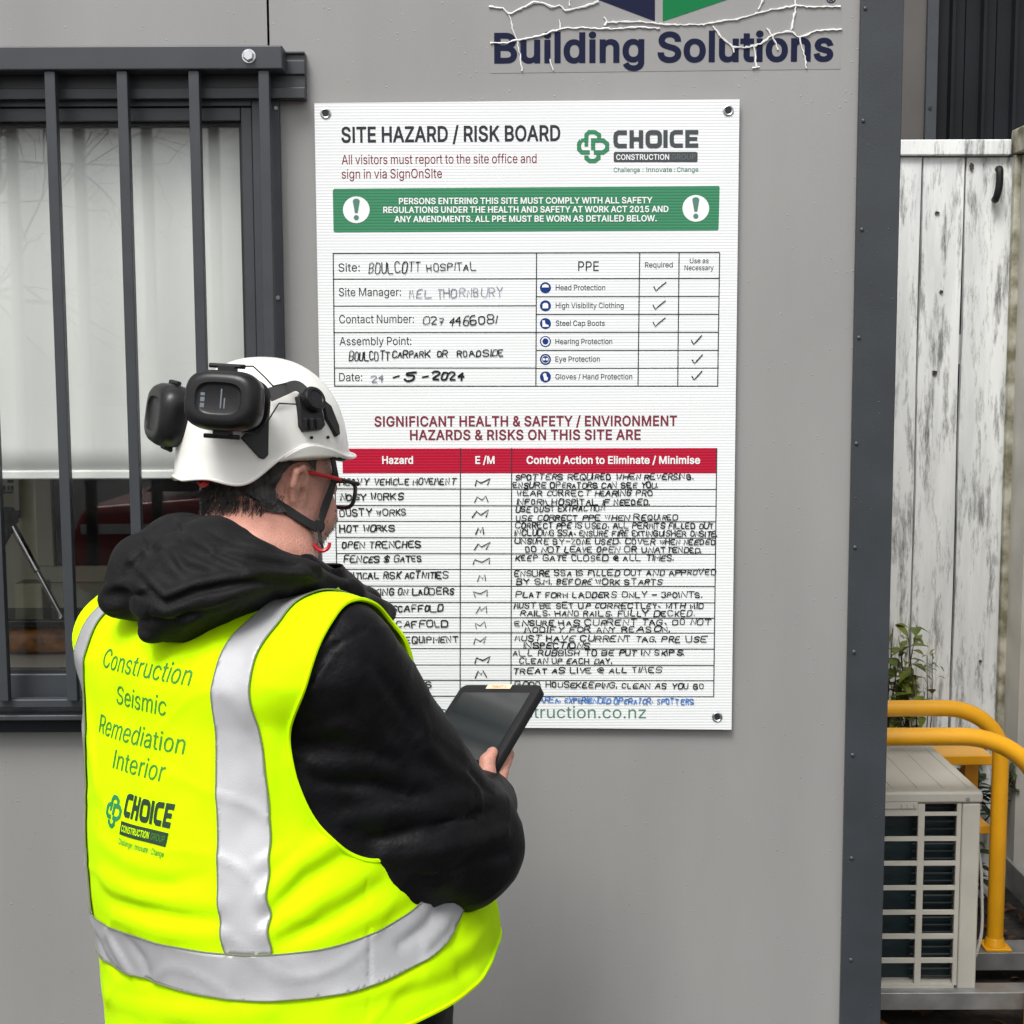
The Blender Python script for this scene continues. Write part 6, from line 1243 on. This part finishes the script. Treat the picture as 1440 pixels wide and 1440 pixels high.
# binding along the cut edges
def edge_tubes(VT_, r, step=.008, minlen=30, sm=3):
    bnd = {}
    for t in VT_[1]:
        for a, b in ((t[0], t[1]), (t[1], t[2]), (t[2], t[0])):
            k = (min(a, b), max(a, b)); bnd[k] = bnd.get(k, 0) + 1
    nb_adj = {}
    for (a, b), c in bnd.items():
        if c == 1: nb_adj.setdefault(a, []).append(b); nb_adj.setdefault(b, []).append(a)
    seen = set(); mb = MB()
    for s0 in list(nb_adj):
        if s0 in seen: continue
        path = [s0]; seen.add(s0); node = s0
        while True:
            nx = [q for q in nb_adj[node] if q not in seen]
            if not nx: break
            node = nx[0]; seen.add(node); path.append(node)
        if len(path) > minlen:
            pts = VT_[0][path]; seg = np.linalg.norm(np.diff(pts, axis=0), axis=1); L_ = np.concatenate([[0], np.cumsum(seg)]); n_ = int(L_[-1] / step)
            ss = np.linspace(0, L_[-1], n_); pp = np.stack([np.interp(ss, L_, pts[:, i]) for i in range(3)], 1)
            for _ in range(sm): pp[1:-1] = .25 * pp[:-2] + .5 * pp[1:-1] + .25 * pp[2:]
            mb.tube([Vector(p) for p in pp] + [Vector(pp[0])], r, 6)
    return mb
w = edge_tubes(VT, .0030)
w.build('edge_binding', M['vtrim'], vest)
# reflective tape, slightly proud of the cloth
tV, tF = vV, vF
def nrm_off(V, F, d):
    T = F[:, :3]; n = np.cross(V[T[:, 1]] - V[T[:, 0]], V[T[:, 2]] - V[T[:, 0]]); N = np.zeros_like(V)
    for i in range(F.shape[1]): np.add.at(N, F[:, i], n)
    N /= np.maximum(np.linalg.norm(N, axis=1), 1e-9)[:, None]; return V + N * d
oV = nrm_off(vV, vF, .0034)
if np.mean(vest_base(oV[::50])) < 0: oV = nrm_off(vV, vF, -.0034)
BZ = .938; HWD = .0265
base_f = [f_arm, f_arml, f_neck, f_front]
def bandz(P):
    r, f, z = frame(P); return P[:, 2] - (BZ + .030 + .05 * f - .02 * np.clip(r, 0, .3) + .06 * np.clip(r, -.3, 0) + .006 * np.sin(r * 9))
for nm, flds in (('waist_tape', [lambda P: HWD - np.abs(bandz(P))]),
                 ('shoulder_tape', [lambda P: .0245 - np.abs(lat(P) - .168), lambda P: bandz(P) - HWD - .0004, lambda P: npat(345, 775, -.745)[2] - P[:, 2]]),
                 ('shoulder_tape', [lambda P: .0245 - np.abs(lat(P) + .156), lambda P: bandz(P) - HWD - .0004, lambda P: npat(345, 775, -.745)[2] - P[:, 2]])):
    V, T = clip(oV, vF, base_f + flds); tp_ = npmesh(nm, V, T, M['tape'], vest, .0012); edge_tubes((V, T), .0011, .006, 30, 1).build('stitching', M['stitch'], tp_)
# lettering printed on the back: laid on the cloth from behind
def drape(mb, V2, F2, r0, z0, sx, sz, off):
    out = []
    for (x, y) in V2:
        r = r0 + x * sx; z = z0 + y * sz; o = A3(cen(1000, -.81, 325)); o[2] = z; o = o + Rv * r - Fv * .6
        h = VB.ray_cast(Vector(o), Vector(Fv)); p = h[0] if h[0] is not None else Vector(o + Fv * .45)
        n = h[1] if h[0] is not None else Vector(-Fv)
        if n.dot(Vector(Fv)) > 0: n = -n
        out.append(p + n * off)
    mb.add(out, F2)
def vtext(mb, s, r0, r1, z, cap, bold=0, off=.0011):
    V, F, wd = textmesh(s, bold, 6); drape(mb, V, F, r0, z, (r1 - r0) / wd, cap, off)
def rz(u, v):
    """back surface coordinates under a photo pixel"""
    p = onto(VB, u, v)
    q = A3(p) - A3(cen(1000, -.81, 325)); return q @ Rv, p.z
w = MB()
for s, (u0, v0, u1, v1), cap in (('Construction', (143.5, 940, 267, 961), 24), ('Seismic', (164, 991, 233.5, 1004), 24), ('Remediation', (139, 1034, 259.5, 1055), 24), ('Interior', (158.5, 1082, 230, 1097), 24)):
    ra, za = rz(u0, v0); rb, zb = rz(u1, v1); zc_ = (za + zb) / 2
    vtext(w, s, ra, rb, zc_, cap * .00098, 0)
w.build('back_lettering', M['vprint'], vest, smooth=False)
ra, za = rz(148, 1160); rb, zb = rz(168, 1160)
def dr(mb, fn, r0, z0, sx, sz, off=.0011):
    t = MB(); fn(t, lambda x, y: Vector((x, y, 0))); drape(mb, [(v[0], v[1]) for v in t.V], t.F, r0, z0, sx, sz, off)
w = MB(); dr(w, emblem, ra, za, rb - ra, .042); w.build('back_emblem', M['vprint2'], vest, smooth=False)
ra, za = rz(172, 1152); rb, zb = rz(240, 1161)
w = MB(); dr(w, choice, ra, (za + zb) / 2, (rb - ra) / 4.92, .029)
zb2 = (za + zb) / 2 - .022
def bx_(mb, f):
    P = [(x0, 0) for x0 in np.linspace(0, 1, 9)] + [(x0, 1) for x0 in np.linspace(1, 0, 9)]; mb.add([f(*p) for p in P], [(i, i + 1, 16 - i, 17 - i) for i in range(8)])
dr(w, bx_, ra, zb2, rb - ra, .0165); w.build('back_logo', M['vprintd'], vest, smooth=False)
w = MB(); vtext(w, 'CONSTRUCTION', ra + .004, ra + (rb - ra) * .64, zb2 + .0045, .0078, 14, .0019); w.build('back_logo_pale', M['vest'], vest, smooth=False)
w = MB(); vtext(w, 'GROUP', ra + (rb - ra) * .68, ra + (rb - ra) * .96, zb2 + .0045, .0078, 2, .0019); vtext(w, 'Challenge : Innovate : Change', ra, rb, zb2 - .012, .0072, 8); w.build('back_slogan', M['vprint'], vest, smooth=False)
# side seam
# ---- trousers and boots
V, F = surfnet(lambda P: sd_legs(P) - .004 - .003 * nz(P, 26, 1.), (-.75, -1.25, .02), (.10, -.45, 1.0), .009)
V, T = clip(V, F, [lambda P: P[:, 2] - .03, lambda P: .95 - P[:, 2]]); npmesh('trousers', V, T, M['trouser'], person, .003)
for s in (-1, 1):
    an = ctr_hip * [1, 1, 0] + Rv * s * .12 - Fv * .02
    fb = lambda P: smax(smin(sd_caps(P, an + Zv * .06, an + Zv * .13, .058), smin(sd_ell(P, an + Fv * .06 + Zv * .035, (.05, .125, .045), np.array([Rv, Fv, Zv])), sd_ell(P, an + Fv * .13 + Zv * .04, (.05, .06, .04), np.array([Rv, Fv, Zv])), .03), .03), .006 - P[:, 2], .006)
    V, F = surfnet(fb, an - .28, an + [.28, .28, .22], .008); npmesh('boot', V, F, M['shoe'], person)

# ---- hair: nape and temples under the helmet, grey stubble on the jaw
def hair_f(P):
    q = (P - HC) @ HB.T
    low = q[:, 2] + .044 - .030 * np.clip((q[:, 0] + .02) / .06, 0, 1) - .010 * np.sin(q[:, 1] * 90)
    front = np.where(q[:, 0] > .012, -1., .012 - q[:, 0] + .0)
    ear = np.linalg.norm((q - np.array([-.014, 0, -.020]))[:, [0, 2]] / [1, 1.25], axis=1) - .036
    return np.minimum(np.minimum(low, front), ear)
def nh(P): return smin(sd_ell(P, hp(-.018, 0, .03), (.098, .078, .090), HB), sd_head(P), .001) - .0055 - .0022 * nz(P * [1, 1, .35], 150, 1.) - .0012 * nz(P, 260, 2.)
V, F = surfnet(nh, HC - .16, HC + .16, .0034); V, T = clip(V, F, [hair_f]); hair = npmesh('hair', V, T, M['hair'], person)
w = MB(); rg = random.Random(5)
for k in range(420):
    y = rg.uniform(-.075, .075); z = rg.uniform(-.060, -.02); p = hp(-.2, y, z); h = HBV.ray_cast(Vector(p), Vector(hx))
    if h[0] is None: continue
    n = h[1]; 
    if n.dot(Vector(hx)) > 0: n = -n
    a = h[0] + n * .004; dv = (Vector(-hz) * 1.0 + n * rg.uniform(.15, .6) + Vector(hy) * rg.uniform(-.4, .4)).normalized(); L_ = rg.uniform(.012, .030)
    w.tube([a, a + dv * L_ * .6 + n * .002, a + (dv - n * .25) * L_], [.0007, .0005, .0001], 3, False)
w.build('hair_strand', M['hair'], hair); tag(hair.children[-1], kind='stuff')
w = MB()
for k in range(1500):
    x, z = rg.uniform(-.012, .10), rg.uniform(-.135, -.030)
    if z > -.070 + (.04 - x) * -.5 and x < .07 and rg.random() < .93: continue
    sg = rg.choice((-1, 1)); h = HBV.ray_cast(Vector(hp(x, sg * .2, z)), Vector(hy * -sg))
    if h[0] is None or (h[0] - Vector(HC)).length > .19: continue
    n = h[1] if h[1].dot(Vector(hy * sg)) > 0 else -h[1]; dv = (n * .6 - Vector(hz) + Vector(hx) * rg.uniform(-.4, .4)).normalized()
    w.tube([h[0], h[0] + dv * rg.uniform(.0025, .005)], [.00042, .0002], 3, False)
w.build('stubble', M['stubble'], person); tag([o for o in person.children if o.name == 'stubble'][0], kind='stuff')

# ---- helmet
C = npat(371, 648, -.655); HXF, HXR = Hf, Hr; LH, WH = .133, .108; ZTOP = 1.711
th_k = np.array([0, 30, 55, 75, 92, 110, 132, 160, 180]); zb_k = np.array([1.574, 1.569, 1.570, 1.583, 1.590, 1.574, 1.540, 1.546, 1.543])
def zbrim(t):
    t = np.abs((np.degrees(t) + 180) % 360 - 180); return spl(t, th_k.astype(float), zb_k)
def hel(t, s, off=0.):
    """t angle from the front toward the wearer's right, s 0 crown .. 1 rim"""
    zb = float(zbrim(np.array([t]))[0]); zmid = 1.572; H = ZTOP - zmid
    if s <= .82:
        a = s / .82 * R(90); rr_ = math.sin(a) ** .86; z = zmid + H * math.cos(a) ** .92 if a < R(89.9) else zmid
        k = 0
    else:
        k = (s - .82) / .18; rr_ = 1 + .014 * k; z = zmid + (zb - zmid) * k
    if s > .6: z = z * 1.0
    # blend lower wall straight toward rim height
    td = abs((math.degrees(t) + 180) % 360 - 180); pk = max(0, 1 - (td / 62) ** 2)
    peak = .014 * pk * max(0, (s - .70) / .30) ** 1.6; 
    rear = .006 * max(0, (td - 120) / 60) * max(0, (s - .75) / .25)
    x = (LH + off) * rr_ * math.cos(t) ; y = (WH + off) * rr_ * math.sin(t)
    nn = math.hypot(x, y) or 1; x += x / nn * (peak + rear); y += y / nn * (peak + rear) * .6
    z += off * math.cos(min(1, s / .82) * R(90)) - .004 * pk * k
    # raised centre ridge and shallow side flats
    rdg = .0035 * math.exp(-(y / .028) ** 2) * (1 if s < .82 else 1 - k)
    return C + HXF * x + HXR * y + Zv * (z - C[2] + rdg)
NT, NS = 120, 44
V = []; F = []
for j in range(NS + 1):
    s = j / NS; s = max(s, .004)
    for i in range(NT): V.append(hel(2 * math.pi * i / NT, s))
for j in range(NS):
    for i in range(NT): F.append((j * NT + i, (j + 1) * NT + i, (j + 1) * NT + (i + 1) % NT, j * NT + (i + 1) % NT))
F.append(tuple(range(NT)))
me = bpy.data.meshes.new('helmet'); setmesh(me, V, F)
bm = bmesh.new(); bm.from_mesh(me); bmesh.ops.recalc_face_normals(bm, faces=bm.faces)
for f in bm.faces: f.smooth = True
bm.to_mesh(me); bm.free(); helmet = link('helmet', me, M['helmet'], person)
md = helmet.modifiers.new('thickness', 'SOLIDIFY'); md.thickness = .0045; md.offset = -1
HV = np.array(V); HT = bvh(V, F[:-1])
def sh_on(u, v, off=0.): return onto(HT, u, v, off)
# rolled rim
w = MB(); w.tube([Vector(hel(2 * math.pi * i / 160, 1.0)) for i in range(161)], .0023, 8, False); w.build('rim', M['helmet'], helmet)
# dark liner seen under the rim
V = []; F = []
for j in range(9):
    s = .5 + .5 * j / 8
    for i in range(NT): V.append(hel(2 * math.pi * i / NT, s, -.012) + Zv * (-.004 * (s - .5) * 2))
for j in range(8):
    for i in range(NT): F.append((j * NT + i, (j + 1) * NT + i, (j + 1) * NT + (i + 1) % NT, j * NT + (i + 1) % NT))
w = MB(); w.add(V, F); w.build('liner', M['plasticm'], helmet).modifiers.new('thickness', 'SOLIDIFY').thickness = .004
# red adjuster under the rear rim
p = Vector(hel(R(168), 1.0, -.016)) + Vector((0, 0, -.004)); w = MB(); w.tube([p + Vector(Hr) * k * .006 + Vector((0, 0, -.005 * math.cos(k))) for k in (-1.6, -.8, 0, .8, 1.6)], .0045, 8); w.build('adjuster', M['red'], helmet)
def pad(pix, off, thick, m, name, bev=.0015, tree=None):
    """flat moulded part following the shell: outline in photo pixels laid on the shell, built up outward"""
    P = [onto(tree or HT, u, v, 0) for u, v in pix]; P = [p for p in P if p is not None]
    n = sum((onto(tree or HT, u, v, .01) - onto(tree or HT, u, v, 0) for u, v in pix if onto(tree or HT, u, v)), Vector()).normalized()
    w = MB(); w.prism([p + n * (off - .004) for p in P], n * (thick + .004)); return w.build(name, m, helmet, bevel=bev)
# ear defenders parked on the back of the helmet
n1 = np.array([-.17, -.97, .14]); n1 /= np.linalg.norm(n1); fa, ra_ = n1 @ Hf, n1 @ Hr
n2 = Hf * fa - Hr * ra_ + Zv * n1[2]; n2 = n2 + np.array([.10, -.20, 0]); n2 /= np.linalg.norm(n2)
c1 = npat(316, 564, -.83); q1 = c1 - C; c2 = npat(238, 584, -.70)
def cup(c, n, sgn):
    big = .92 if sgn > 0 else 1.02
    c = Vector(c); n = Vector(n); ax = Vector((0, 0, 1)).cross(n).normalized() * sgn; ay = n.cross(ax).normalized(); ay = ay if ay.z > 0 else -ay
    roll_ = R(3) * sgn; ax, ay = ax * math.cos(roll_) - ay * math.sin(roll_), ay * math.cos(roll_) + ax * math.sin(roll_)
    def ring(w, h, d, e=3.2):
        out = []
        w *= big; h *= big
        for k in range(56):
            a = 2 * math.pi * k / 56; ca, sa = math.cos(a), math.sin(a)
            out.append(c + ax * w * math.copysign(abs(ca) ** (2 / e), ca) + ay * h * math.copysign(abs(sa) ** (2 / e), sa) + n * d)
        return out
    w = MB(); w.rings([ring(.044, .034, -.034), ring(.050, .039, -.028), ring(.0555, .0425, -.014), ring(.0575, .0445, .002), ring(.0565, .0435, .012), ring(.052, .039, .020), ring(.047, .0345, .0235), ring(.0415, .0295, .0245), ring(.0355, .0245, .0245), ring(.0335, .0230, .0215), ring(.030, .020, .0205)])
    o = w.build('ear_cup', M['plastic'], helmet, ang=50)
    w = MB(); w.rings([ring(.047, .036, -.044), ring(.052, .040, -.046), ring(.053, .041, -.036)]); w.build('ear_cushion', M['plasticm'], helmet)
    for s in (1, -1):
        w = MB(); b = c + ay * s * .0475 + n * -.002; w.tube([b - ax * .026, b + ax * .024], .0032, 8); w.box((-.012, -.006, -.003), (.012, .006, .003), Matrix(((ax.x, n.x, ay.x, b.x - ay.x * s * .004), (ax.y, n.y, ay.y, b.y - ay.y * s * .004), (ax.z, n.z, ay.z, b.z - ay.z * s * .004), (0, 0, 0, 1))))
        w.build('cup_bracket', M['plasticm'], helmet)
    return c, ax, ay, n
for cc_, nn_, sg_ in ((c1, n1, 1), (c2, n2, -1)):
    c_, ax_, ay_, n_ = cup(cc_, nn_, sg_)
    if sg_ == 1:
        w = MB()
        for (x0, y0, x1, y1) in ((.0035, -.010, .0095, -.004), (.0035, -.003, .0095, .002), (.0035, .003, .0095, .008)):
            pass
        e = c_ + n_ * .0212
        for k, (x0, x1, y0, y1) in enumerate(((.020, .026, -.012, -.006), (.020, .026, -.004, .002), (.020, .026, .004, .008), (-.004, -.002, -.012, .014), (-.009, -.007, -.012, .002))):
            w.add([e - ax_ * x0 * (1) + ay_ * y0, e - ax_ * x1 + ay_ * y0, e - ax_ * x1 + ay_ * y1, e - ax_ * x0 + ay_ * y1], [(0, 1, 2, 3)])
        cupo = [o for o in helmet.children if o.name.startswith('ear_cup')][-1]
        w.build('cup_mark', M['emblem'], helmet, smooth=False)
# pivot on the side of the shell, arm and wires to the cup
def blk(u0, v0, u1, v1, name, thick, off=.0, m='plastic', bev=.002): return pad([(u0, v0), (u1, v0), (u1, v1), (u0, v1)], off, thick, M[m], name, bev)
pad([(414, 558), (446, 572), (452, 600), (447, 606), (424, 608), (419, 600)], .0, .010, M['plastic'], 'pivot_block')
pc = sh_on(434, 566, 0); pn = (sh_on(434, 566, .01) - pc).normalized(); w = MB()
w.rings([[pc + pn * d + (Vector((0, 0, 1)).cross(pn).normalized() * math.cos(2 * math.pi * k / 28) + (pn.cross(Vector((0, 0, 1)).cross(pn))).normalized() * math.sin(2 * math.pi * k / 28)) * r_ for k in range(28)] for d, r_ in ((-.004, .019), (.014, .019), (.018, .0165), (.0185, .012), (.017, .011))]); w.build('pivot_knob', M['plastic'], helmet)
w = MB()
for k in range(3): p = sh_on(424 + 9 * k, 598, .010); w.box(p + Vector((-.003, -.005, -.008)), p + Vector((.003, .001, .008)))
w.build('pivot_clip', M['plasticm'], helmet, bevel=.001)
e1 = Vector(c1) ; w = MB()
a0 = pc + pn * .010; arm = [a0, sh_on(412, 551, .016), sh_on(394, 556, .018), sh_on(376, 563, .018)]
arm = [Vector(p) for p in arm]; a1 = Vector(c1) + (Vector(np.cross(n1, Zv)) * -1).normalized() * 0
pts = catmull(arm, 6); V = []
for i, p in enumerate(pts):
    t = (pts[min(i + 1, len(pts) - 1)] - pts[max(i - 1, 0)]).normalized(); up = Vector((0, 0, 1)); nn2 = t.cross(up).normalized(); up = nn2.cross(t); hwid = .006 + .004 * i / len(pts)
    V.append([p + up * hwid, p + up * hwid + nn2 * .003, p - up * hwid + nn2 * .003, p - up * hwid])
w.rings(V); w.build('headband_arm', mat('arm_grey', (.10, .10, .10), .35), helmet, bevel=.0006)
w = MB(); cu = Vector(c1)
top = npat(356, 515, -.845); bot = npat(362, 610, -.835)
w.tube([Vector(p) for p in (npat(338, 515, -.86), top, npat(372, 530, -.835), npat(384, 543, -.825))] + [sh_on(400, 546, .013), sh_on(424, 550, .012)], .0011, 6)
w.tube([Vector(p) for p in (npat(340, 608, -.86), bot, npat(378, 590, -.84))] + [sh_on(388, 572, .014), sh_on(412, 573, .013)], .0011, 6)
w.build('wire', M['galv'] if False else M['plasticm'], helmet)
# dark moulded vents and visor clips on the shell
pad([(352, 602), (378, 580), (377, 640), (371, 646), (364, 644), (338, 616)], 0, .0045, M['plastic'], 'side_vent')
pad([(450, 562), (462, 572), (473, 600), (474, 612), (470, 615), (456, 590)], 0, .006, M['plastic'], 'visor_clip')
for (u, v) in ((437, 615.5), (460, 615)):
    p = sh_on(u, v, .0005); p2 = sh_on(u, v, .003); w = MB(); w.cyl(p, p + (p2 - p), .0022, 10); w.build('shell_hole', M['plasticm'], helmet)
# chin straps, buckle and red loop
def bandpath(pix, off, hw, name, m, parent, thick=.0022, tree=None):
    pts = []
    for q in pix:
        p = Vector(q) if len(q) == 3 and not isinstance(q[2], str) else None
        if p is None: p = onto(tree or HBV, q[0], q[1], off)
        pts.append(p)
    pts = catmull(pts, 6); V = []
    for i, p in enumerate(pts):
        t = (pts[min(i + 1, len(pts) - 1)] - pts[max(i - 1, 0)]).normalized(); vd = (CAM - p).normalized()
        near = HBV.find_nearest(p); n = near[1] if near[1] is not None and near[1].dot(vd) > -.5 else vd; n = (n - t * n.dot(t)).normalized(); s = t.cross(n).normalized()
        V.append([p + s * hw + n * thick * .5, p - s * hw + n * thick * .5, p - s * hw - n * thick * .5, p + s * hw - n * thick * .5])
    w = MB(); w.rings(V); return w.build(name, m, parent, bevel=.0005)
def P_(u, v, Y): return tuple(npat(u, v, Y))
def hd(u, v, o=.004):
    p = onto(HBV, u, v, o)
    if p is None: p = at(u, v, HBV.find_nearest(at(u, v, -.66))[0].y)
    return tuple(p)
rear_strap = bandpath([tuple(Vector(hel(R(140), .98, -.010))), hd(352, 690), hd(378, 705), hd(400, 718), hd(420, 731), hd(437, 744, .008)], 0, .0085, 'rear_strap', M['strap'], helmet)
front_strap = bandpath([tuple(Vector(hel(R(62), .97, -.012))), hd(464, 668, .010), hd(457, 690, .010), hd(449, 718, .009), hd(441, 742, .009)], 0, .0072, 'front_strap', M['strap'], helmet)
b_ = Vector(hd(439, 742, .011)); w = MB(); vd = (CAM - b_).normalized(); sx = vd.cross(Vector((0, 0, 1))).normalized(); sz = sx.cross(vd)
w.rings([[b_ + vd * d + sx * r_ * .8 * math.cos(2 * math.pi * k / 20) + sz * r_ * math.sin(2 * math.pi * k / 20) for k in range(20)] for d, r_ in ((-.003, .010), (.003, .010), (.0045, .008))]); w.build('strap_buckle', M['plastic'], helmet)
bandpath([hd(440, 745, .009), hd(441, 760, .010), hd(441, 770, .012)], 0, .0075, 'chin_strap', M['strap'], helmet)
lp = Vector(hd(441, 768, .013)); w = MB(); w.tube([lp + sx * .0105 * math.cos(a) + sz * .0105 * math.sin(a) + vd * .002 for a in [R(175 + 190 * k / 12) for k in range(13)]], .0026, 8); w.build('red_loop', M['red'], helmet)
# ---- spectacles
sp = bpy.data.objects.new('spectacles', None); COL.objects.link(sp); sp.parent = person; sp.matrix_parent_inverse = person.matrix_world.inverted()
V3 = lambda x, y, z: Vector(hp(x, y, z))
for s in (-1, 1):
    w = MB(); w.tube([V3(-.020, s * .0765, .000), V3(.0, s * .080, .012), V3(.035, s * .0805, .012), V3(.060, s * .079, .0115)], [.0022, .0028, .0030, .0030], 8); w.build('temple_arm', M['red'], sp)
    w = MB(); w.tube([V3(.0602, s * .079, .0115), V3(.098, s * .075, .011)], [.0031, .0034], 8); w.build('temple_end', M['glassframe'], sp)
    ring = []
    for k in range(28):
        a = 2 * math.pi * k / 28; ca, sa = math.cos(a), math.sin(a)
        ring.append(V3(.104 - .0012 * (abs(ca) > .5), s * .037 + .029 * math.copysign(abs(ca) ** .6, ca), -.006 + .020 * math.copysign(abs(sa) ** .6, sa)))
    w = MB(); w.tube(ring + [ring[0]], .0031, 8, False); w.build('lens_rim', M['glassframe'], sp)
    w = MB(); w.prism(ring, Vector(hx) * .0015); w.build('lens', M['glass'], sp, smooth=False)
w = MB(); w.tube([V3(.105, -.010, .0), V3(.109, 0, .003), V3(.105, .010, .0)], .0024, 8); w.build('bridge', M['glassframe'], sp)

# ================================================================== TABLET
tc_ = tq(tw_ / 2, th_ / 2, -TT / 2)
tab = thing('tablet_computer', tuple(tc_), 'black cased tablet with a cream sticker, held in front of the white board', 'tablet')
bpy.context.view_layer.update()
def q3(a, b, c): return Vector(tq(a, b, c))
w = MB(); o2 = rbox(tw_ / 2, th_ / 2, tw_, th_, .014, 6); i2 = rbox(tw_ / 2, th_ / 2, tw_ - .004, th_ - .004, .012, 6); c2_ = rbox(tw_ / 2, th_ / 2, tw_ - .012, th_ - .012, .009, 6)
w.rings([[q3(a, b, -TT) for a, b in i2], [q3(a, b, -TT + .002) for a, b in o2], [q3(a, b, -.002) for a, b in o2], [q3(a, b, 0) for a, b in i2], [q3(a, b, .0003) for a, b in c2_]]); w.build('case', M['plasticm'], tab, ang=50)
w = MB(); sc = rbox(tw_ / 2, th_ / 2 + .002, tw_ - .028, th_ - .040, .003, 3); w.prism([q3(a, b, .0006) for a, b in sc], Vector(tn) * .0004); w.build('screen', M['screen'], tab, smooth=False)
w = MB(); s_ = [(tw_ * .34, .002), (tw_ * .64, .002), (tw_ * .64, .0125), (tw_ * .34, .0125)]; w.prism([q3(a, b, .0008) for a, b in s_], Vector(tn) * .0004); stk = w.build('sticker', M['sticker'], tab, smooth=False)
w = MB(); V, F, wd = textmesh('TABLET 1', 8); w.add([q3(tw_ * .40 + x * (tw_ * .18) / wd, .0100 - y * .005, .0016) for x, y in V], F); w.build('sticker_lettering', M['orange'], stk, smooth=False)

# ================================================================== BEHIND THE CAMERA (mirrored in the window)
rt = random.Random(11)
tw2, twig = MB(), MB()
tree = thing('bare_tree', (-8.6, -13.5, 0), 'large leafless tree across the yard, mirrored in the upper left of the window', 'tree')
def grow(p, d, L_, r, lv):
    pts = [p]; q = p; dd = d
    for i in range(4):
        dd = (dd + Vector((rt.uniform(-.2, .2), rt.uniform(-.2, .2), rt.uniform(-.12, .14)))).normalized(); q = q + dd * L_ / 4; pts.append(q)
    (tw2 if lv < 2 else twig).tube(pts, [r * (1 - .45 * i / 4) for i in range(5)], 9 if lv < 2 else 4, False)
    if lv >= 6: return
    for k in range(3):
        a = rt.uniform(0, 6.28); s = dd.orthogonal().normalized(); s = (Matrix.Rotation(a, 3, dd) @ s)
        nd = (dd * rt.uniform(.5, .9) + s * rt.uniform(.5, .9) + Vector((0, 0, .06 if lv < 3 else -.12))).normalized()
        grow(pts[rt.choice((2, 3, 4)) if k else 4], nd, L_ * rt.uniform(.66, .82), r * .52, lv + 1)
tw2.tube([Vector((-8.6, -13.5, 0)), Vector((-8.6, -13.5, .5)), Vector((-8.5, -13.45, 2.2))], [.36, .27, .22], 14)
for k in range(7):
    a = 2 * math.pi * k / 7 + .3; grow(Vector((-8.5, -13.45, 1.7 + .12 * (k % 3))), Vector((math.cos(a), math.sin(a), .62)).normalized(), 2.5, .085, 0)
tw2.build('trunk', M['bark'], tree); twig.build('crown', M['bark'], tree)
# red car
car = thing('parked_car', (-.5, -6.6, 0), 'red parked car behind the photographer, mirrored in the lower window', 'car')
cx, cy = -.5, -6.6
def side(mb, P, y0, y1): mb.prism([(cx + x, y0, z) for x, z in P], (0, y1 - y0, 0))
w = MB(); side(w, [(-2.15, .35), (-2.2, .62), (-2.1, .86), (-1.2, .93), (1.0, .95), (1.85, .88), (2.15, .70), (2.2, .45), (2.1, .3), (1.75, .28), (1.70, .48), (1.55, .62), (1.35, .66), (1.15, .62), (1.0, .48), (.95, .28), (-1.0, .28), (-1.05, .48), (-1.2, .62), (-1.4, .66), (-1.6, .62), (-1.75, .48), (-1.8, .28)], cy - .85, cy + .85)
w.build('body', M['carred'], car, bevel=.05, seg=3)
w = MB(); side(w, [(-1.75, .94), (-1.15, 1.38), (.25, 1.42), (1.05, .955), (1.0, .955), (-1.7, .942)], cy - .72, cy + .72); w.build('cabin', M['dark'], car, bevel=.04)
w = MB(); side(w, [(-1.2, 1.385), (-1.15, 1.41), (.22, 1.45), (.3, 1.425), (.25, 1.422)], cy - .70, cy + .70); w.build('roof', M['carred'], car, bevel=.012)
for x in (-1.4, 1.35):
    for sgn in (-1, 1):
        w = MB(); y = cy + sgn * .86; w.tube([(cx + x, y - sgn * .2, .31), (cx + x, y - sgn * .17, .31), (cx + x, y - sgn * .03, .31), (cx + x, y, .31)], [.28, .305, .305, .28], 28); o = w.build('wheel', M['rubber'], car)
        w = MB(); w.tube([(cx + x, y, .31), (cx + x, y + sgn * .012, .31), (cx + x, y + sgn * .006, .31)], [.19, .185, .06], 24); w.build('rim', M['galv'], o)
for x, z in ((2.12, .66),):
    for sgn in (-1, 1):
        w = MB(); w.box((cx + x - .02, cy + sgn * .62 - .16, z - .07), (cx + x + .06, cy + sgn * .62 + .16, z + .06)); w.build('headlight', M['chrome'], car, bevel=.02)
w = MB(); w.box((cx - 2.1, cy + .851, .70), (cx + 1.9, cy + .87, .76)); w.build('side_stripe', M['pwhite'], car, bevel=.004)
# traffic cone on the asphalt
cn = thing('traffic_cone', (-4.9, -9.5, .004), 'orange traffic cone on the asphalt near the red car', 'cone')
w = MB(); w.tube([(-4.9, -9.5, .03), (-4.9, -9.5, .75), (-4.9, -9.5, .76)], [.15, .035, .02], 24); w.build('cone', M['orange'], cn)
w = MB(); w.box((-5.1, -9.7, .005), (-4.7, -9.3, .032)); w.build('base', M['rubber'], cn, bevel=.01)
w = MB(); w.tube([(-4.9, -9.5, .36), (-4.9, -9.5, .52)], [.103, .0775], 24); w.build('reflective_band', M['tape'], cn)
